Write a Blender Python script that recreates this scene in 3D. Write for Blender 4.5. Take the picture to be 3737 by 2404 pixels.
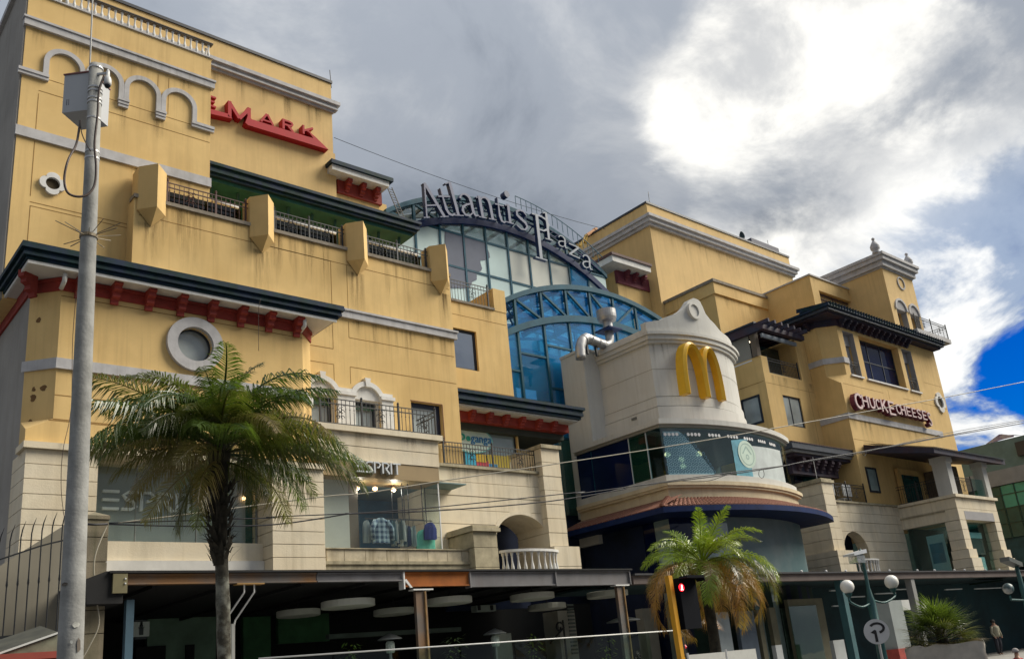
import bpy, math, random
from mathutils import Vector, Matrix

for _o in list(bpy.data.objects):
    bpy.data.objects.remove(_o)
SC = bpy.context.scene
COL = SC.collection
RND = random.Random(11)
rad = math.radians

# ---------------------------------------------------------------- camera
EYE = Vector((0.0, 0.0, 1.6))
FPX, CX, CY, PW, PH = 3296.9, 1931.9, 1390.4, 3737.0, 2404.0
YAW, PITCH, ROLL = rad(42.4964), rad(17.8162), rad(5.8527)


def cam_axes():
    cy, sy, cp, sp = math.cos(YAW), math.sin(YAW), math.cos(PITCH), math.sin(PITCH)
    f = Vector((sy * cp, cy * cp, sp))
    r = Vector((cy, -sy, 0))
    d = f.cross(r)
    cr, sr = math.cos(ROLL), math.sin(ROLL)
    return cr * r + sr * d, -sr * r + cr * d, f


CR, CD, CF = cam_axes()
cam = bpy.data.objects.new('camera', bpy.data.cameras.new('camera'))
COL.objects.link(cam)
m3 = Matrix((CR, -CD, -CF)).transposed()
cam.matrix_world = Matrix.Translation(EYE) @ m3.to_4x4()
cam.data.sensor_fit = 'HORIZONTAL'
cam.data.sensor_width = 36.0
cam.data.lens = FPX / PW * 36.0
cam.data.shift_x = (PW / 2 - CX) / PW
cam.data.shift_y = (CY - PH / 2) / PW
cam.data.clip_start = 0.1
cam.data.clip_end = 3000
SC.camera = cam

# ---------------------------------------------------------------- light
SUN_AZ, SUN_EL = 119.0, 43.0          # azimuth from +Y towards +X
SUN_DIR = Vector((math.sin(rad(SUN_AZ)) * math.cos(rad(SUN_EL)), math.cos(rad(SUN_AZ)) * math.cos(rad(SUN_EL)), math.sin(rad(SUN_EL))))
sun = bpy.data.objects.new('sun', bpy.data.lights.new('sun', 'SUN'))
COL.objects.link(sun)
sun.rotation_euler = (-SUN_DIR).to_track_quat('-Z', 'Y').to_euler()
sun.data.energy = 2.5
sun.data.angle = rad(36)
sun.data.color = (1.0, 0.93, 0.8)
VS = SC.view_settings
VS.view_transform = 'Standard'
VS.look = 'None'
VS.exposure = 1.1
VS.gamma = 1.0
VS.use_curve_mapping = False


def ray(px, py):
    """direction of a photograph pixel (source pixels)"""
    return CR * ((px - CX) / FPX) + CD * ((py - CY) / FPX) + CF


class NT:
    def __init__(self, tree):
        self.t = tree
        tree.nodes.clear()

    def n(self, typ, ins=None, **kw):
        nd = self.t.nodes.new(typ)
        for k, v in kw.items():
            setattr(nd, k, v)
        for k, v in (ins or {}).items():
            s = nd.inputs[k]
            if isinstance(v, bpy.types.NodeSocket):
                self.t.links.new(v, s)
            else:
                s.default_value = v
        return nd

    def math(self, op, a, b=0.0, c=None, clamp=False):
        ins = {0: a, 1: b}
        if c is not None:
            ins[2] = c
        return self.n('ShaderNodeMath', ins, operation=op, use_clamp=clamp).outputs[0]

    def mix(self, f, a, b):
        nd = self.n('ShaderNodeMix', data_type='RGBA')
        for k, v in ((0, f), (6, a), (7, b)):
            if isinstance(v, bpy.types.NodeSocket):
                self.t.links.new(v, nd.inputs[k])
            else:
                nd.inputs[k].default_value = v if k == 0 or len(v) == 4 else (*v, 1)
        return nd.outputs[2]

    def ramp(self, f, stops, interp='EASE'):
        nd = self.n('ShaderNodeValToRGB', {0: f})
        cr = nd.color_ramp
        cr.interpolation = interp
        while len(cr.elements) < len(stops):
            cr.elements.new(0.5)
        for e, (p, c) in zip(cr.elements, stops):
            e.position = p
            e.color = (*c, 1) if isinstance(c, tuple) else (c, c, c, 1)
        return nd.outputs[0]

    def noise(self, vec, scale, detail=4, rough=0.55, dist=0.0):
        return self.n('ShaderNodeTexNoise', {'Vector': vec, 'Scale': scale, 'Detail': detail, 'Roughness': rough, 'Distortion': dist}).outputs[0]


# ---------------------------------------------------------------- sky
SKYX, SKYY = 3.1, 1.7
GAPX, GAPY = 3.3, 9.7
world = bpy.data.worlds.new('World')
SC.world = world
world.use_nodes = True
w = NT(world.node_tree)
wout = w.n('ShaderNodeOutputWorld')
wbg = w.n('ShaderNodeBackground', {'Strength': 0.1})
w.t.links.new(wbg.outputs[0], wout.inputs[0])
sky = w.n('ShaderNodeTexSky', sky_type='NISHITA', sun_disc=False)
sky.sun_elevation = rad(SUN_EL)
sky.sun_rotation = rad(SUN_AZ)
sky.air_density = 1.0
sky.dust_density = 0.2
sky.ozone_density = 4.0
tc = w.n('ShaderNodeTexCoord').outputs['Generated']
sep = w.n('ShaderNodeSeparateXYZ', {0: tc})
dz = w.math('MAXIMUM', sep.outputs[2], 0.02)
dzz = w.math('ADD', dz, 0.42)
flat = w.n('ShaderNodeCombineXYZ', {0: w.math('DIVIDE', sep.outputs[0], dzz), 1: w.math('DIVIDE', sep.outputs[1], dzz), 2: 0.0}).outputs[0]


def lobe(px, py, inner, outer):
    """1 in a cone round the direction of a cloud mass, falling to 0 (degrees)"""
    d = ray(px, py).normalized()
    dt = w.n('ShaderNodeVectorMath', {0: tc, 1: tuple(d)}, operation='DOT_PRODUCT').outputs['Value']
    return w.n('ShaderNodeMapRange', {0: dt, 1: math.cos(rad(outer)), 2: math.cos(rad(inner)), 3: 0.0, 4: 1.0}, interpolation_type='SMOOTHSTEP').outputs[0]


big = w.noise(flat, 1.5, 5, 0.5, 0.3)
fine = w.noise(flat, 4.2, 10, 0.62, 0.4)
shape = w.math('ADD', w.math('MULTIPLY', big, 0.55), w.math('MULTIPLY', fine, 0.45))
# grey of the cloud deck from its own thickness
over = w.math('ADD', w.math('MULTIPLY', dz, 1.1), 0.5)      # an overcast deck brightens towards the zenith
deck = w.ramp(shape, [(0.36, (1.0, 1.15, 1.4)), (0.5, (1.6, 1.76, 2.02)), (0.62, (2.4, 2.5, 2.65))])
deck = w.n('ShaderNodeVectorMath', {0: deck, 3: over}, operation='SCALE').outputs[0]
# thin cloud in front of the sun burns white where the deck is thin
g = w.math('ADD', lobe(3560, 430, 1, 21), w.math('MULTIPLY', lobe(2780, 560, 1, 12), 0.62), clamp=True)
ragv = w.n('ShaderNodeMapping', {'Vector': flat, 'Location': (SKYX, SKYY, 0.0)}).outputs[0]
rag = w.n('ShaderNodeMapRange', {0: w.noise(ragv, 3.1, 10, 0.6, 0.35), 1: 0.36, 2: 0.66}).outputs[0]
thin = w.math('ADD', w.math('MULTIPLY', rag, 0.62), w.math('MULTIPLY', g, 0.5))
burn = w.n('ShaderNodeMapRange', {0: thin, 1: 0.55, 2: 0.93, 3: 0.0, 4: 1.0}, interpolation_type='SMOOTHSTEP').outputs[0]
deck2 = w.mix(w.math('MULTIPLY', burn, w.math('MULTIPLY', g, 1.7, clamp=True)), deck, w.ramp(w.noise(ragv, 6.5, 8, 0.6, 0.3), [(0.36, (3.1, 3.15, 3.2)), (0.62, (5.4, 5.3, 5.0))]))
# blue gaps low in the sky on the sunny side, with lit and shaded banks between
band = lobe(3800, 1180, 4, 14)
gap = lobe(3800, 1470, 3, 10)
gapv = w.n('ShaderNodeMapping', {'Vector': flat, 'Location': (GAPX, GAPY, 0.0)}).outputs[0]
gn = w.noise(gapv, 2.9, 10, 0.58, 0.3)
bank = w.ramp(gn, [(0.38, (1.1, 1.5, 2.4)), (0.49, (1.7, 2.15, 2.95)), (0.58, (5.2, 5.2, 5.1))])
deck3 = w.mix(w.math('MULTIPLY', band, 0.95), deck2, bank)
cover = w.n('ShaderNodeMapRange', {0: w.math('SUBTRACT', gn, w.math('MULTIPLY', gap, 0.27)), 1: 0.195, 2: 0.275, 3: 0.0, 4: 1.0}, interpolation_type='SMOOTHSTEP').outputs[0]
blue = w.n('ShaderNodeHueSaturation', {'Hue': 0.53, 'Saturation': 1.7, 'Value': 0.42, 'Color': sky.outputs[0]}).outputs[0]
w.t.links.new(w.mix(cover, blue, deck3), wbg.inputs[0])

# ---------------------------------------------------------------- measuring
CROP = {0: (0, 0, .64061), 1: (0, 0, 1.8115), 2: (1200, 500, 1.8115), 3: (0, 800, 1.8115), 4: (1000, 1250, 1.8115), 5: (0, 1554, 1.8115),
        6: (1200, 1900, 1.8415), 7: (2000, 700, 2.369), 8: (2600, 800, 2.0536), 9: (2000, 1250, 2.369), 10: (2700, 1450, 2.1996),
        11: (2200, 1800, 2.55), 12: (2900, 1900, 2.86), 13: (2500, 1000, 4.788), 14: (2950, 1200, 4.278), 15: (1400, 640, 3.85),
        16: (3350, 1560, 4.53), 17: (0, 1850, 2.78), 18: (2000, 1000, 4.8125), 19: (1100, 1330, 3.99), 20: (3350, 2100, 5.065)}


def _ray(n, x, y):
    ox, oy, s = CROP[n]
    return ray(ox + x / s, oy + y / s)


def at(n, x, y, Y):
    """survey: the point where a sight line meets the facade plane y = Y"""
    v = _ray(n, x, y)
    return EYE + v * (Y / v.y)


def atX(n, x, y, X):
    v = _ray(n, x, y)
    return EYE + v * (X / v.x)


def psize(p, px):
    """real size of something px source pixels across at point p"""
    return px / FPX * (Vector(p) - EYE).dot(CF)


def X(n, x, y, Y):
    return at(n, x, y, Y).x


def Z(n, x, y, Y):
    return at(n, x, y, Y).z


# ---------------------------------------------------------------- materials
MATS = {}


def mat(name, col, rough=0.8, metal=0.0, var=0.12, scale=1.5, streak=0.0, dirt=(0.12, 0.1, 0.06), bump=0.0, bscale=40, emit=None, spec=0.5, col2=None):
    """painted / rendered / stone surface: base colour with blotches, rain streaks and fine relief"""
    if name in MATS:
        return MATS[name]
    m = bpy.data.materials.new(name)
    m.use_nodes = True
    t = NT(m.node_tree)
    out = t.n('ShaderNodeOutputMaterial')
    pos = t.n('ShaderNodeNewGeometry').outputs['Position']
    b = t.n('ShaderNodeBsdfPrincipled', {'Roughness': rough, 'Metallic': metal, 'Specular IOR Level': spec})
    c = (*col, 1)
    if var or streak:
        n1 = t.noise(pos, scale, 5, 0.6)
        k = t.n('ShaderNodeMapRange', {0: n1, 1: 0.3, 2: 0.7, 3: 1 - var, 4: 1 + var}).outputs[0]
        cc = t.n('ShaderNodeVectorMath', {0: tuple(col), 3: k}, operation='SCALE').outputs[0]
        if col2:
            n3 = t.noise(pos, scale * 0.45, 4, 0.6)
            f = t.n('ShaderNodeMapRange', {0: n3, 1: 0.42, 2: 0.62}).outputs[0]
            cc = t.mix(f, cc, col2)
        if streak:
            mp = t.n('ShaderNodeMapping', {'Vector': pos, 'Scale': (2.2, 2.2, 0.16)}).outputs[0]
            n2 = t.noise(mp, 1.3, 5, 0.62)
            n4 = t.noise(pos, 0.35, 3)
            f = t.n('ShaderNodeMapRange', {0: t.math('ADD', t.math('MULTIPLY', n2, .7), t.math('MULTIPLY', n4, .3)), 1: 0.5, 2: 0.72, 3: 0.0, 4: streak}).outputs[0]
            cc = t.mix(f, cc, dirt)
            mp2 = t.n('ShaderNodeMapping', {'Vector': pos, 'Scale': (7.0, 7.0, 0.22)}).outputs[0]
            f2 = t.n('ShaderNodeMapRange', {0: t.math('ADD', t.math('MULTIPLY', t.noise(mp2, 1.1, 4, 0.6), .6), t.math('MULTIPLY', t.noise(pos, 0.22, 3), .4)), 1: 0.54, 2: 0.68, 3: 0.0, 4: streak * .7}).outputs[0]
            cc = t.mix(f2, cc, dirt)
        t.t.links.new(cc, b.inputs['Base Color'])
    else:
        b.inputs['Base Color'].default_value = c
    if bump:
        h = t.noise(pos, bscale, 4, 0.6)
        bp = t.n('ShaderNodeBump', {'Strength': bump, 'Distance': 0.02, 'Height': h}).outputs[0]
        t.t.links.new(bp, b.inputs['Normal'])
    if emit:
        b.inputs['Emission Color'].default_value = (*emit[0], 1)
        b.inputs['Emission Strength'].default_value = emit[1]
    t.t.links.new(b.outputs[0], out.inputs[0])
    MATS[name] = m
    return m


def glass(name, tint, refl=0.08, refl_col=(1, 1, 1), rough=0.02, haze=0.0, hazecol=(0.6, 0.7, 0.7)):
    """thin pane: tinted see-through with a mirror share that grows at grazing angles; haze = diffuse share for film, dust and painted inside light"""
    if name in MATS:
        return MATS[name]
    m = bpy.data.materials.new(name)
    m.use_nodes = True
    t = NT(m.node_tree)
    out = t.n('ShaderNodeOutputMaterial')
    tr = t.n('ShaderNodeBsdfTransparent', {'Color': (*tint, 1)}).outputs[0]
    pos = t.n('ShaderNodeNewGeometry').outputs['Position']
    if haze:
        df = t.n('ShaderNodeBsdfDiffuse', {'Color': (*hazecol, 1)}).outputs[0]
        f = t.n('ShaderNodeMapRange', {0: t.noise(pos, 0.5, 4), 1: .3, 2: .7, 3: haze * .7, 4: min(1, haze * 1.3)}).outputs[0]
        tr = t.n('ShaderNodeMixShader', {0: f, 1: tr, 2: df}).outputs[0]
    bp = t.n('ShaderNodeBump', {'Strength': 0.04, 'Distance': 0.1, 'Height': t.noise(pos, 0.8, 2)}).outputs[0]
    gl = t.n('ShaderNodeBsdfGlossy', {'Color': (*refl_col, 1), 'Roughness': rough, 'Normal': bp}).outputs[0]
    lw = t.n('ShaderNodeLayerWeight', {0: 0.25}).outputs['Facing']
    f = t.math('ADD', t.math('MULTIPLY', t.math('POWER', lw, 2.0), 0.3), refl, clamp=True)
    t.t.links.new(t.n('ShaderNodeMixShader', {0: f, 1: tr, 2: gl}).outputs[0], out.inputs[0])
    MATS[name] = m
    return m


def darkglass(name, col, refl=0.25):
    """window pane in front of a dark or curtained room"""
    if name in MATS:
        return MATS[name]
    m = bpy.data.materials.new(name)
    m.use_nodes = True
    t = NT(m.node_tree)
    out = t.n('ShaderNodeOutputMaterial')
    pos = t.n('ShaderNodeNewGeometry').outputs['Position']
    k = t.n('ShaderNodeMapRange', {0: t.noise(pos, 0.8, 4), 1: .3, 2: .7, 3: .75, 4: 1.25}).outputs[0]
    cc = t.n('ShaderNodeVectorMath', {0: tuple(col), 3: k}, operation='SCALE').outputs[0]
    df = t.n('ShaderNodeBsdfDiffuse', {'Color': cc}).outputs[0]
    bp = t.n('ShaderNodeBump', {'Strength': 0.05, 'Distance': 0.1, 'Height': t.noise(pos, 0.9, 2)}).outputs[0]
    gl = t.n('ShaderNodeBsdfGlossy', {'Roughness': 0.03, 'Normal': bp}).outputs[0]
    lw = t.n('ShaderNodeLayerWeight', {0: 0.25}).outputs['Facing']
    f = t.math('ADD', t.math('MULTIPLY', t.math('POWER', lw, 2.0), 0.3), refl, clamp=True)
    t.t.links.new(t.n('ShaderNodeMixShader', {0: f, 1: df, 2: gl}).outputs[0], out.inputs[0])
    MATS[name] = m
    return m


YEL = mat('yellow stucco', (0.70, 0.485, 0.20), .9, var=.08, scale=.8, streak=.4, dirt=(0.36, 0.225, 0.085), bump=.25, bscale=60, col2=(0.63, 0.425, 0.165))
YEL2 = mat('pale yellow stucco', (0.66, 0.46, 0.2), .9, var=.08, scale=.7, streak=.3, dirt=(0.32, 0.2, 0.08), bump=.25, bscale=60)
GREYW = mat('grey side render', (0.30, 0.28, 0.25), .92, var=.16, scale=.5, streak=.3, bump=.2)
TRIM = mat('grey trim', (0.46, 0.45, 0.45), .85, var=.14, scale=2.5, streak=.42, dirt=(0.2, 0.18, 0.14), bump=.15)
WHITE = mat('white trim', (0.66, 0.65, 0.62), .8, var=.1, scale=3, streak=.3, dirt=(0.3, 0.27, 0.2), bump=.1)
SCORE = mat('score joint', (0.30, 0.17, 0.05), .95, var=.2, scale=4)  # groove shadow put in as the dark colour of thin strips
STONE = mat('limestone', (0.68, 0.60, 0.45), .88, var=.12, scale=1.6, streak=.42, dirt=(0.3, 0.24, 0.14), bump=.3, bscale=25, col2=(0.70, 0.60, 0.43))
STONED = mat('weathered limestone', (0.38, 0.33, 0.22), .92, var=.3, scale=2.5, streak=.7, dirt=(0.1, 0.085, 0.05), bump=.35, bscale=25)
JOINT = mat('stone joint', (0.17, 0.12, 0.06), .95, var=.2)
RED = mat('red oxide timber', (0.30, 0.035, 0.022), .75, var=.25, scale=3, bump=.15, col2=(0.24, 0.03, 0.02))
GREENT = mat('dark green eave tiles', (0.006, 0.024, 0.026), .6, spec=.18, var=.5, scale=5, col2=(0.012, 0.025, 0.055))
SOFFIT = mat('white soffit', (0.62, 0.6, 0.55), .85, var=.08)
GREENR = mat('green underside', (0.008, 0.075, 0.06), .7, var=.25, scale=2)
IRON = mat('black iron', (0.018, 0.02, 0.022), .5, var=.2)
IRONB = mat('brown iron', (0.07, 0.025, 0.018), .6, var=.2)
STEELB = mat('blue green steel', (0.012, 0.075, 0.115), .6, spec=.2, var=.25, scale=2)
NAVY = mat('navy steel', (0.006, 0.02, 0.085), .6, spec=.2, var=.3, scale=1.5)
RAILW = mat('white rail', (0.7, 0.7, 0.68), .5, var=.08)
DARK = mat('dark interior', (0.006, 0.007, 0.007), .95, var=.3, scale=1)  # near-black colour stands in for deep shade under the terrace
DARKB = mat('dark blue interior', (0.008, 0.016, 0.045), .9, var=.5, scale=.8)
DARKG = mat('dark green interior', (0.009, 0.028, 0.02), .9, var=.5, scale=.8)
FRAMEB = mat('dark window frame', (0.015, 0.02, 0.03), .45, var=.15)
CURT = darkglass('curtained pane', (0.33, 0.37, 0.37), .12)
CURTG = darkglass('grey green pane', (0.25, 0.33, 0.32), .16)
SKYP = darkglass('sky mirror pane', (0.02, 0.04, 0.08), .6)
NAVYP = darkglass('navy pane', (0.006, 0.012, 0.05), .05)
TEALP = darkglass('teal pane', (0.01, 0.075, 0.075), .12)


# ---------------------------------------------------------------- mesh builder
class MB:
    def __init__(self):
        self.v, self.f = [], []

    def add(self, vs, fs):
        o = len(self.v)
        self.v += [tuple(p) for p in vs]
        self.f += [tuple(i + o for i in f) for f in fs]
        return self

    def box(self, x0, x1, y0, y1, z0, z1):
        if x0 > x1: x0, x1 = x1, x0
        if y0 > y1: y0, y1 = y1, y0
        if z0 > z1: z0, z1 = z1, z0
        return self.add([(x0, y0, z0), (x1, y0, z0), (x1, y1, z0), (x0, y1, z0), (x0, y0, z1), (x1, y0, z1), (x1, y1, z1), (x0, y1, z1)],
                        [(0, 3, 2, 1), (4, 5, 6, 7), (0, 1, 5, 4), (1, 2, 6, 5), (2, 3, 7, 6), (3, 0, 4, 7)])

    def prism(self, poly, y0, y1):
        """polygon in x,z pushed from y0 to y1"""
        n = len(poly)
        return self.add([(x, y0, z) for x, z in poly] + [(x, y1, z) for x, z in poly],
                        [tuple(range(n)), tuple(range(2 * n - 1, n - 1, -1))] + [(i, i + n, (i + 1) % n + n, (i + 1) % n) for i in range(n)])

    def plan(self, poly, z0, z1):
        """polygon in x,y pushed from z0 to z1"""
        n = len(poly)
        return self.add([(x, y, z0) for x, y in poly] + [(x, y, z1) for x, y in poly],
                        [tuple(range(n - 1, -1, -1)), tuple(range(n, 2 * n))] + [(i, (i + 1) % n, (i + 1) % n + n, i + n) for i in range(n)])

    def strip(self, a, b, y0, y1):
        """ring-like band between two equally long x,z outlines (arches)"""
        n = len(a)
        vs = [(x, y0, z) for x, z in a] + [(x, y0, z) for x, z in b] + [(x, y1, z) for x, z in a] + [(x, y1, z) for x, z in b]
        fs = []
        for i in range(n - 1):
            fs += [(i, i + 1, n + i + 1, n + i), (2 * n + i, 3 * n + i, 3 * n + i + 1, 2 * n + i + 1),
                   (i, 2 * n + i, 2 * n + i + 1, i + 1), (n + i, n + i + 1, 3 * n + i + 1, 3 * n + i)]
        fs += [(0, n, 3 * n, 2 * n), (n - 1, 3 * n - 1, 4 * n - 1, 2 * n - 1)]
        return self.add(vs, fs)

    def tube(self, pts, r, n=6, cap=True):
        pts = [Vector(p) for p in pts]
        rs = r if isinstance(r, (list, tuple)) else [r] * len(pts)
        vs, fs = [], []
        a = None
        for i, p in enumerate(pts):
            d = (pts[min(i + 1, len(pts) - 1)] - pts[max(i - 1, 0)])
            d = d.normalized() if d.length > 1e-9 else Vector((0, 0, 1))
            if a is None:
                u = Vector((0.03, 0.05, 1)).normalized()
                if abs(d.dot(u)) > .9: u = Vector((1, 0.02, 0))
                a = d.cross(u).normalized()
            else:
                a = (a - d * a.dot(d)).normalized()
            b = d.cross(a)
            for k in range(n):
                t = 2 * math.pi * k / n
                vs.append(p + (a * math.cos(t) + b * math.sin(t)) * rs[i])
        for i in range(len(pts) - 1):
            for k in range(n):
                k2 = (k + 1) % n
                fs.append((i * n + k, i * n + k2, (i + 1) * n + k2, (i + 1) * n + k))
        if cap:
            fs += [tuple(range(n - 1, -1, -1)), tuple(range((len(pts) - 1) * n, len(pts) * n))]
        return self.add(vs, fs)

    def bar(self, a, b, w, d):
        """square bar from a to b: w across, d in depth"""
        a, b = Vector(a), Vector(b)
        t = (b - a).normalized()
        n = Vector((0, 1, 0)) if abs(t.y) < .9 else Vector((1, 0, 0))
        s = t.cross(n).normalized()
        n = s.cross(t).normalized()
        vs = []
        for p in (a, b):
            for i, j in ((-1, -1), (1, -1), (1, 1), (-1, 1)):
                vs.append(p + s * (i * w / 2) + n * (j * d / 2))
        return self.add(vs, [(0, 3, 2, 1), (4, 5, 6, 7), (0, 1, 5, 4), (1, 2, 6, 5), (2, 3, 7, 6), (3, 0, 4, 7)])

    def lathe(self, c, prof, n=12):
        """prof: (radius, height) pairs"""
        vs = [(c[0] + r * math.cos(2 * math.pi * k / n), c[1] + r * math.sin(2 * math.pi * k / n), c[2] + h) for r, h in prof for k in range(n)]
        fs = [(i * n + k, i * n + (k + 1) % n, (i + 1) * n + (k + 1) % n, (i + 1) * n + k) for i in range(len(prof) - 1) for k in range(n)]
        fs += [tuple(range(n - 1, -1, -1)), tuple(range((len(prof) - 1) * n, len(prof) * n))]
        return self.add(vs, fs)

    def build(self, name, m, parent=None, smooth=False, origin=None):
        xs, ys, zs = zip(*self.v)
        o = Vector(origin) if origin else Vector(((min(xs) + max(xs)) / 2, (min(ys) + max(ys)) / 2, min(zs)))
        me = bpy.data.meshes.new(name)
        me.from_pydata([(a - o.x, b - o.y, c - o.z) for a, b, c in self.v], [], self.f)
        me.update()
        if smooth:
            me.polygons.foreach_set('use_smooth', [True] * len(me.polygons))
        for q in (m if isinstance(m, (list, tuple)) else [m]):
            me.materials.append(q)
        return link(name, me, o, parent)


WL = {}


def link(name, data, loc, parent=None):
    ob = bpy.data.objects.new(name, data)
    COL.objects.link(ob)
    loc = Vector(loc)
    if parent:
        ob.parent = parent
        ob.location = loc - WL[parent.name]
    else:
        ob.location = loc
    WL[ob.name] = loc
    return ob


def again(src, loc, parent, rz=0.0, scale=None):
    """another piece sharing the mesh of src"""
    ob = src.copy()
    COL.objects.link(ob)
    loc = Vector(loc)
    ob.parent = parent
    ob.location = loc - (WL[parent.name] if parent else Vector())
    ob.rotation_euler = (0, 0, rz)
    if scale:
        ob.scale = scale
    WL[ob.name] = loc
    return ob


def tag(o, label, cat, group=None, kind=None):
    if label: o['label'] = label
    if cat: o['category'] = cat
    if group: o['group'] = group
    if kind: o['kind'] = kind
    return o


def thing(name, label, cat, loc, group=None):
    return tag(link(name, None, loc), label, cat, group)


def box(name, m, parent, *b):
    return MB().box(*b).build(name, m, parent)


def struct(o):
    o['kind'] = 'structure'
    return o


def stuff(o):
    o['kind'] = 'stuff'
    return o


def wall(name, m, parent, x0, x1, z0, z1, yf, yb, holes=(), reveal=0.3):
    """solid wall block with recessed rectangular openings in its front"""
    b = MB()
    xs = sorted({x0, x1, *[h[0] for h in holes], *[h[1] for h in holes]})
    zs = sorted({z0, z1, *[h[2] for h in holes], *[h[3] for h in holes]})
    for i in range(len(xs) - 1):
        for j in range(len(zs) - 1):
            cx, cz = (xs[i] + xs[i + 1]) / 2, (zs[j] + zs[j + 1]) / 2
            if any(h[0] < cx < h[1] and h[2] < cz < h[3] for h in holes):
                continue
            b.add([(xs[i], yf, zs[j]), (xs[i + 1], yf, zs[j]), (xs[i + 1], yf, zs[j + 1]), (xs[i], yf, zs[j + 1])], [(0, 1, 2, 3)])
    for h in holes:
        a0, a1, c0, c1 = h[:4]
        reveal_ = h[4] if len(h) > 4 else reveal
        q = [(a0, c0), (a1, c0), (a1, c1), (a0, c1)]
        b.add([(x, yf, z) for x, z in q] + [(x, yf + reveal_, z) for x, z in q],
              [(0, 4, 5, 1), (1, 5, 6, 2), (2, 6, 7, 3), (3, 7, 4, 0), (4, 7, 6, 5)])
    b.add([(x0, yf, z0), (x1, yf, z0), (x1, yb, z0), (x0, yb, z0), (x0, yf, z1), (x1, yf, z1), (x1, yb, z1), (x0, yb, z1)],
          [(0, 3, 2, 1), (4, 5, 6, 7), (1, 2, 6, 5), (2, 3, 7, 6), (3, 0, 4, 7)])
    return b.build(name, m, parent)


def window(parent, x0, x1, z0, z1, y, fm=FRAMEB, pm=CURT, fw=.09, mull=(), rows=(), name='window', pms=None):
    """frame with panes standing in an opening whose back is at y"""
    f = MB()
    d = .07
    f.box(x0, x1, y - d, y - .002, z1 - fw, z1)
    f.box(x0, x1, y - d, y - .002, z0, z0 + fw)
    f.box(x0, x0 + fw, y - d, y - .002, z0 + fw, z1 - fw)
    f.box(x1 - fw, x1, y - d, y - .002, z0 + fw, z1 - fw)
    xs = [x0 + fw] + [x0 + (x1 - x0) * t for t in mull] + [x1 - fw]
    zs = [z0 + fw] + [z0 + (z1 - z0) * t for t in rows] + [z1 - fw]
    for q in xs[1:-1]:
        f.box(q - fw * .35, q + fw * .35, y - d * .9, y - .004, z0 + fw, z1 - fw)
    for q in zs[1:-1]:
        f.box(x0 + fw, x1 - fw, y - d * .8, y - .006, q - fw * .35, q + fw * .35)
    w_ = f.build(name, fm, parent)
    k = 0
    for i in range(len(xs) - 1):
        for j in range(len(zs) - 1):
            box('pane', pms[k % len(pms)] if pms else pm, w_, xs[i] + .002, xs[i + 1] - .002, y - .03, y - .012, zs[j] + .002, zs[j + 1] - .002)
            k += 1
    return w_


def liner(parent, x0, x1, z0, z1, y0, y1, m, name='reveal'):
    """painted lining of a deep opening"""
    return MB().box(x0, x0 + .02, y0, y1, z0, z1 - .02).box(x1 - .02, x1, y0, y1, z0, z1 - .02).box(x0, x1, y0, y1, z1 - .02, z1).build(name, m, parent)


STAIN = bpy.data.materials.new('rain stain')
STAIN.use_nodes = True
_t = NT(STAIN.node_tree)
_g = _t.n('ShaderNodeSeparateXYZ', {0: _t.n('ShaderNodeTexCoord').outputs['Generated']})
_p = _t.n('ShaderNodeMapping', {'Vector': _t.n('ShaderNodeNewGeometry').outputs['Position'], 'Scale': (9.0, 9.0, 0.5)}).outputs[0]
_n = _t.n('ShaderNodeMapRange', {0: _t.noise(_p, 1.4, 5, 0.65), 1: 0.38, 2: 0.68}).outputs[0]
_e = _t.math('SINE', _t.math('MULTIPLY', _g.outputs[0], 3.14159))
_a = _t.math('MULTIPLY', _t.math('MULTIPLY', _t.math('POWER', _g.outputs[2], 1.3), _e), _t.math('MULTIPLY', _n, 0.45), clamp=True)
_d = _t.n('ShaderNodeBsdfDiffuse', {'Color': (0.14, 0.10, 0.055, 1)}).outputs[0]
_t.t.links.new(_t.n('ShaderNodeMixShader', {0: _a, 1: _t.n('ShaderNodeBsdfTransparent').outputs[0], 2: _d}).outputs[0], _t.n('ShaderNodeOutputMaterial').inputs[0])
RS_ = random.Random(77)


def stains(parent, x0, x1, ztop, y, n, lmin=.5, lmax=1.6):
    """dried rain runs under a ledge"""
    for k in range(n):
        x = RS_.uniform(x0, x1)
        wd = RS_.uniform(.15, .6)
        MB().add([(x - wd / 2, y, ztop - RS_.uniform(lmin, lmax)), (x + wd / 2, y, ztop - RS_.uniform(lmin, lmax)), (x + wd / 2, y, ztop), (x - wd / 2, y, ztop)], [(0, 1, 2, 3)]).build('rain_stain', STAIN, parent)


def score(parent, m, y, *lines):
    """grooves scored in the render, as narrow strips: (x0, z0, x1, z1)"""
    b = MB()
    for k, (x0, z0, x1, z1) in enumerate(lines):
        if abs(x1 - x0) > abs(z1 - z0):
            b.box(x0, x1, y - .004 - .0007 * (k % 3), y + .02, z0 - .011, z0 + .011)
        else:
            b.box(x0 - .011, x0 + .011, y - .003 - .0009 * (k % 2), y + .02, z0, z1)
    return b.build('scored_joints', m, parent)


def arc(cx, cz, rx, rz, a0, a1, n):
    return [(cx + rx * math.cos(rad(a0 + (a1 - a0) * i / n)), cz + rz * math.sin(rad(a0 + (a1 - a0) * i / n))) for i in range(n + 1)]


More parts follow.
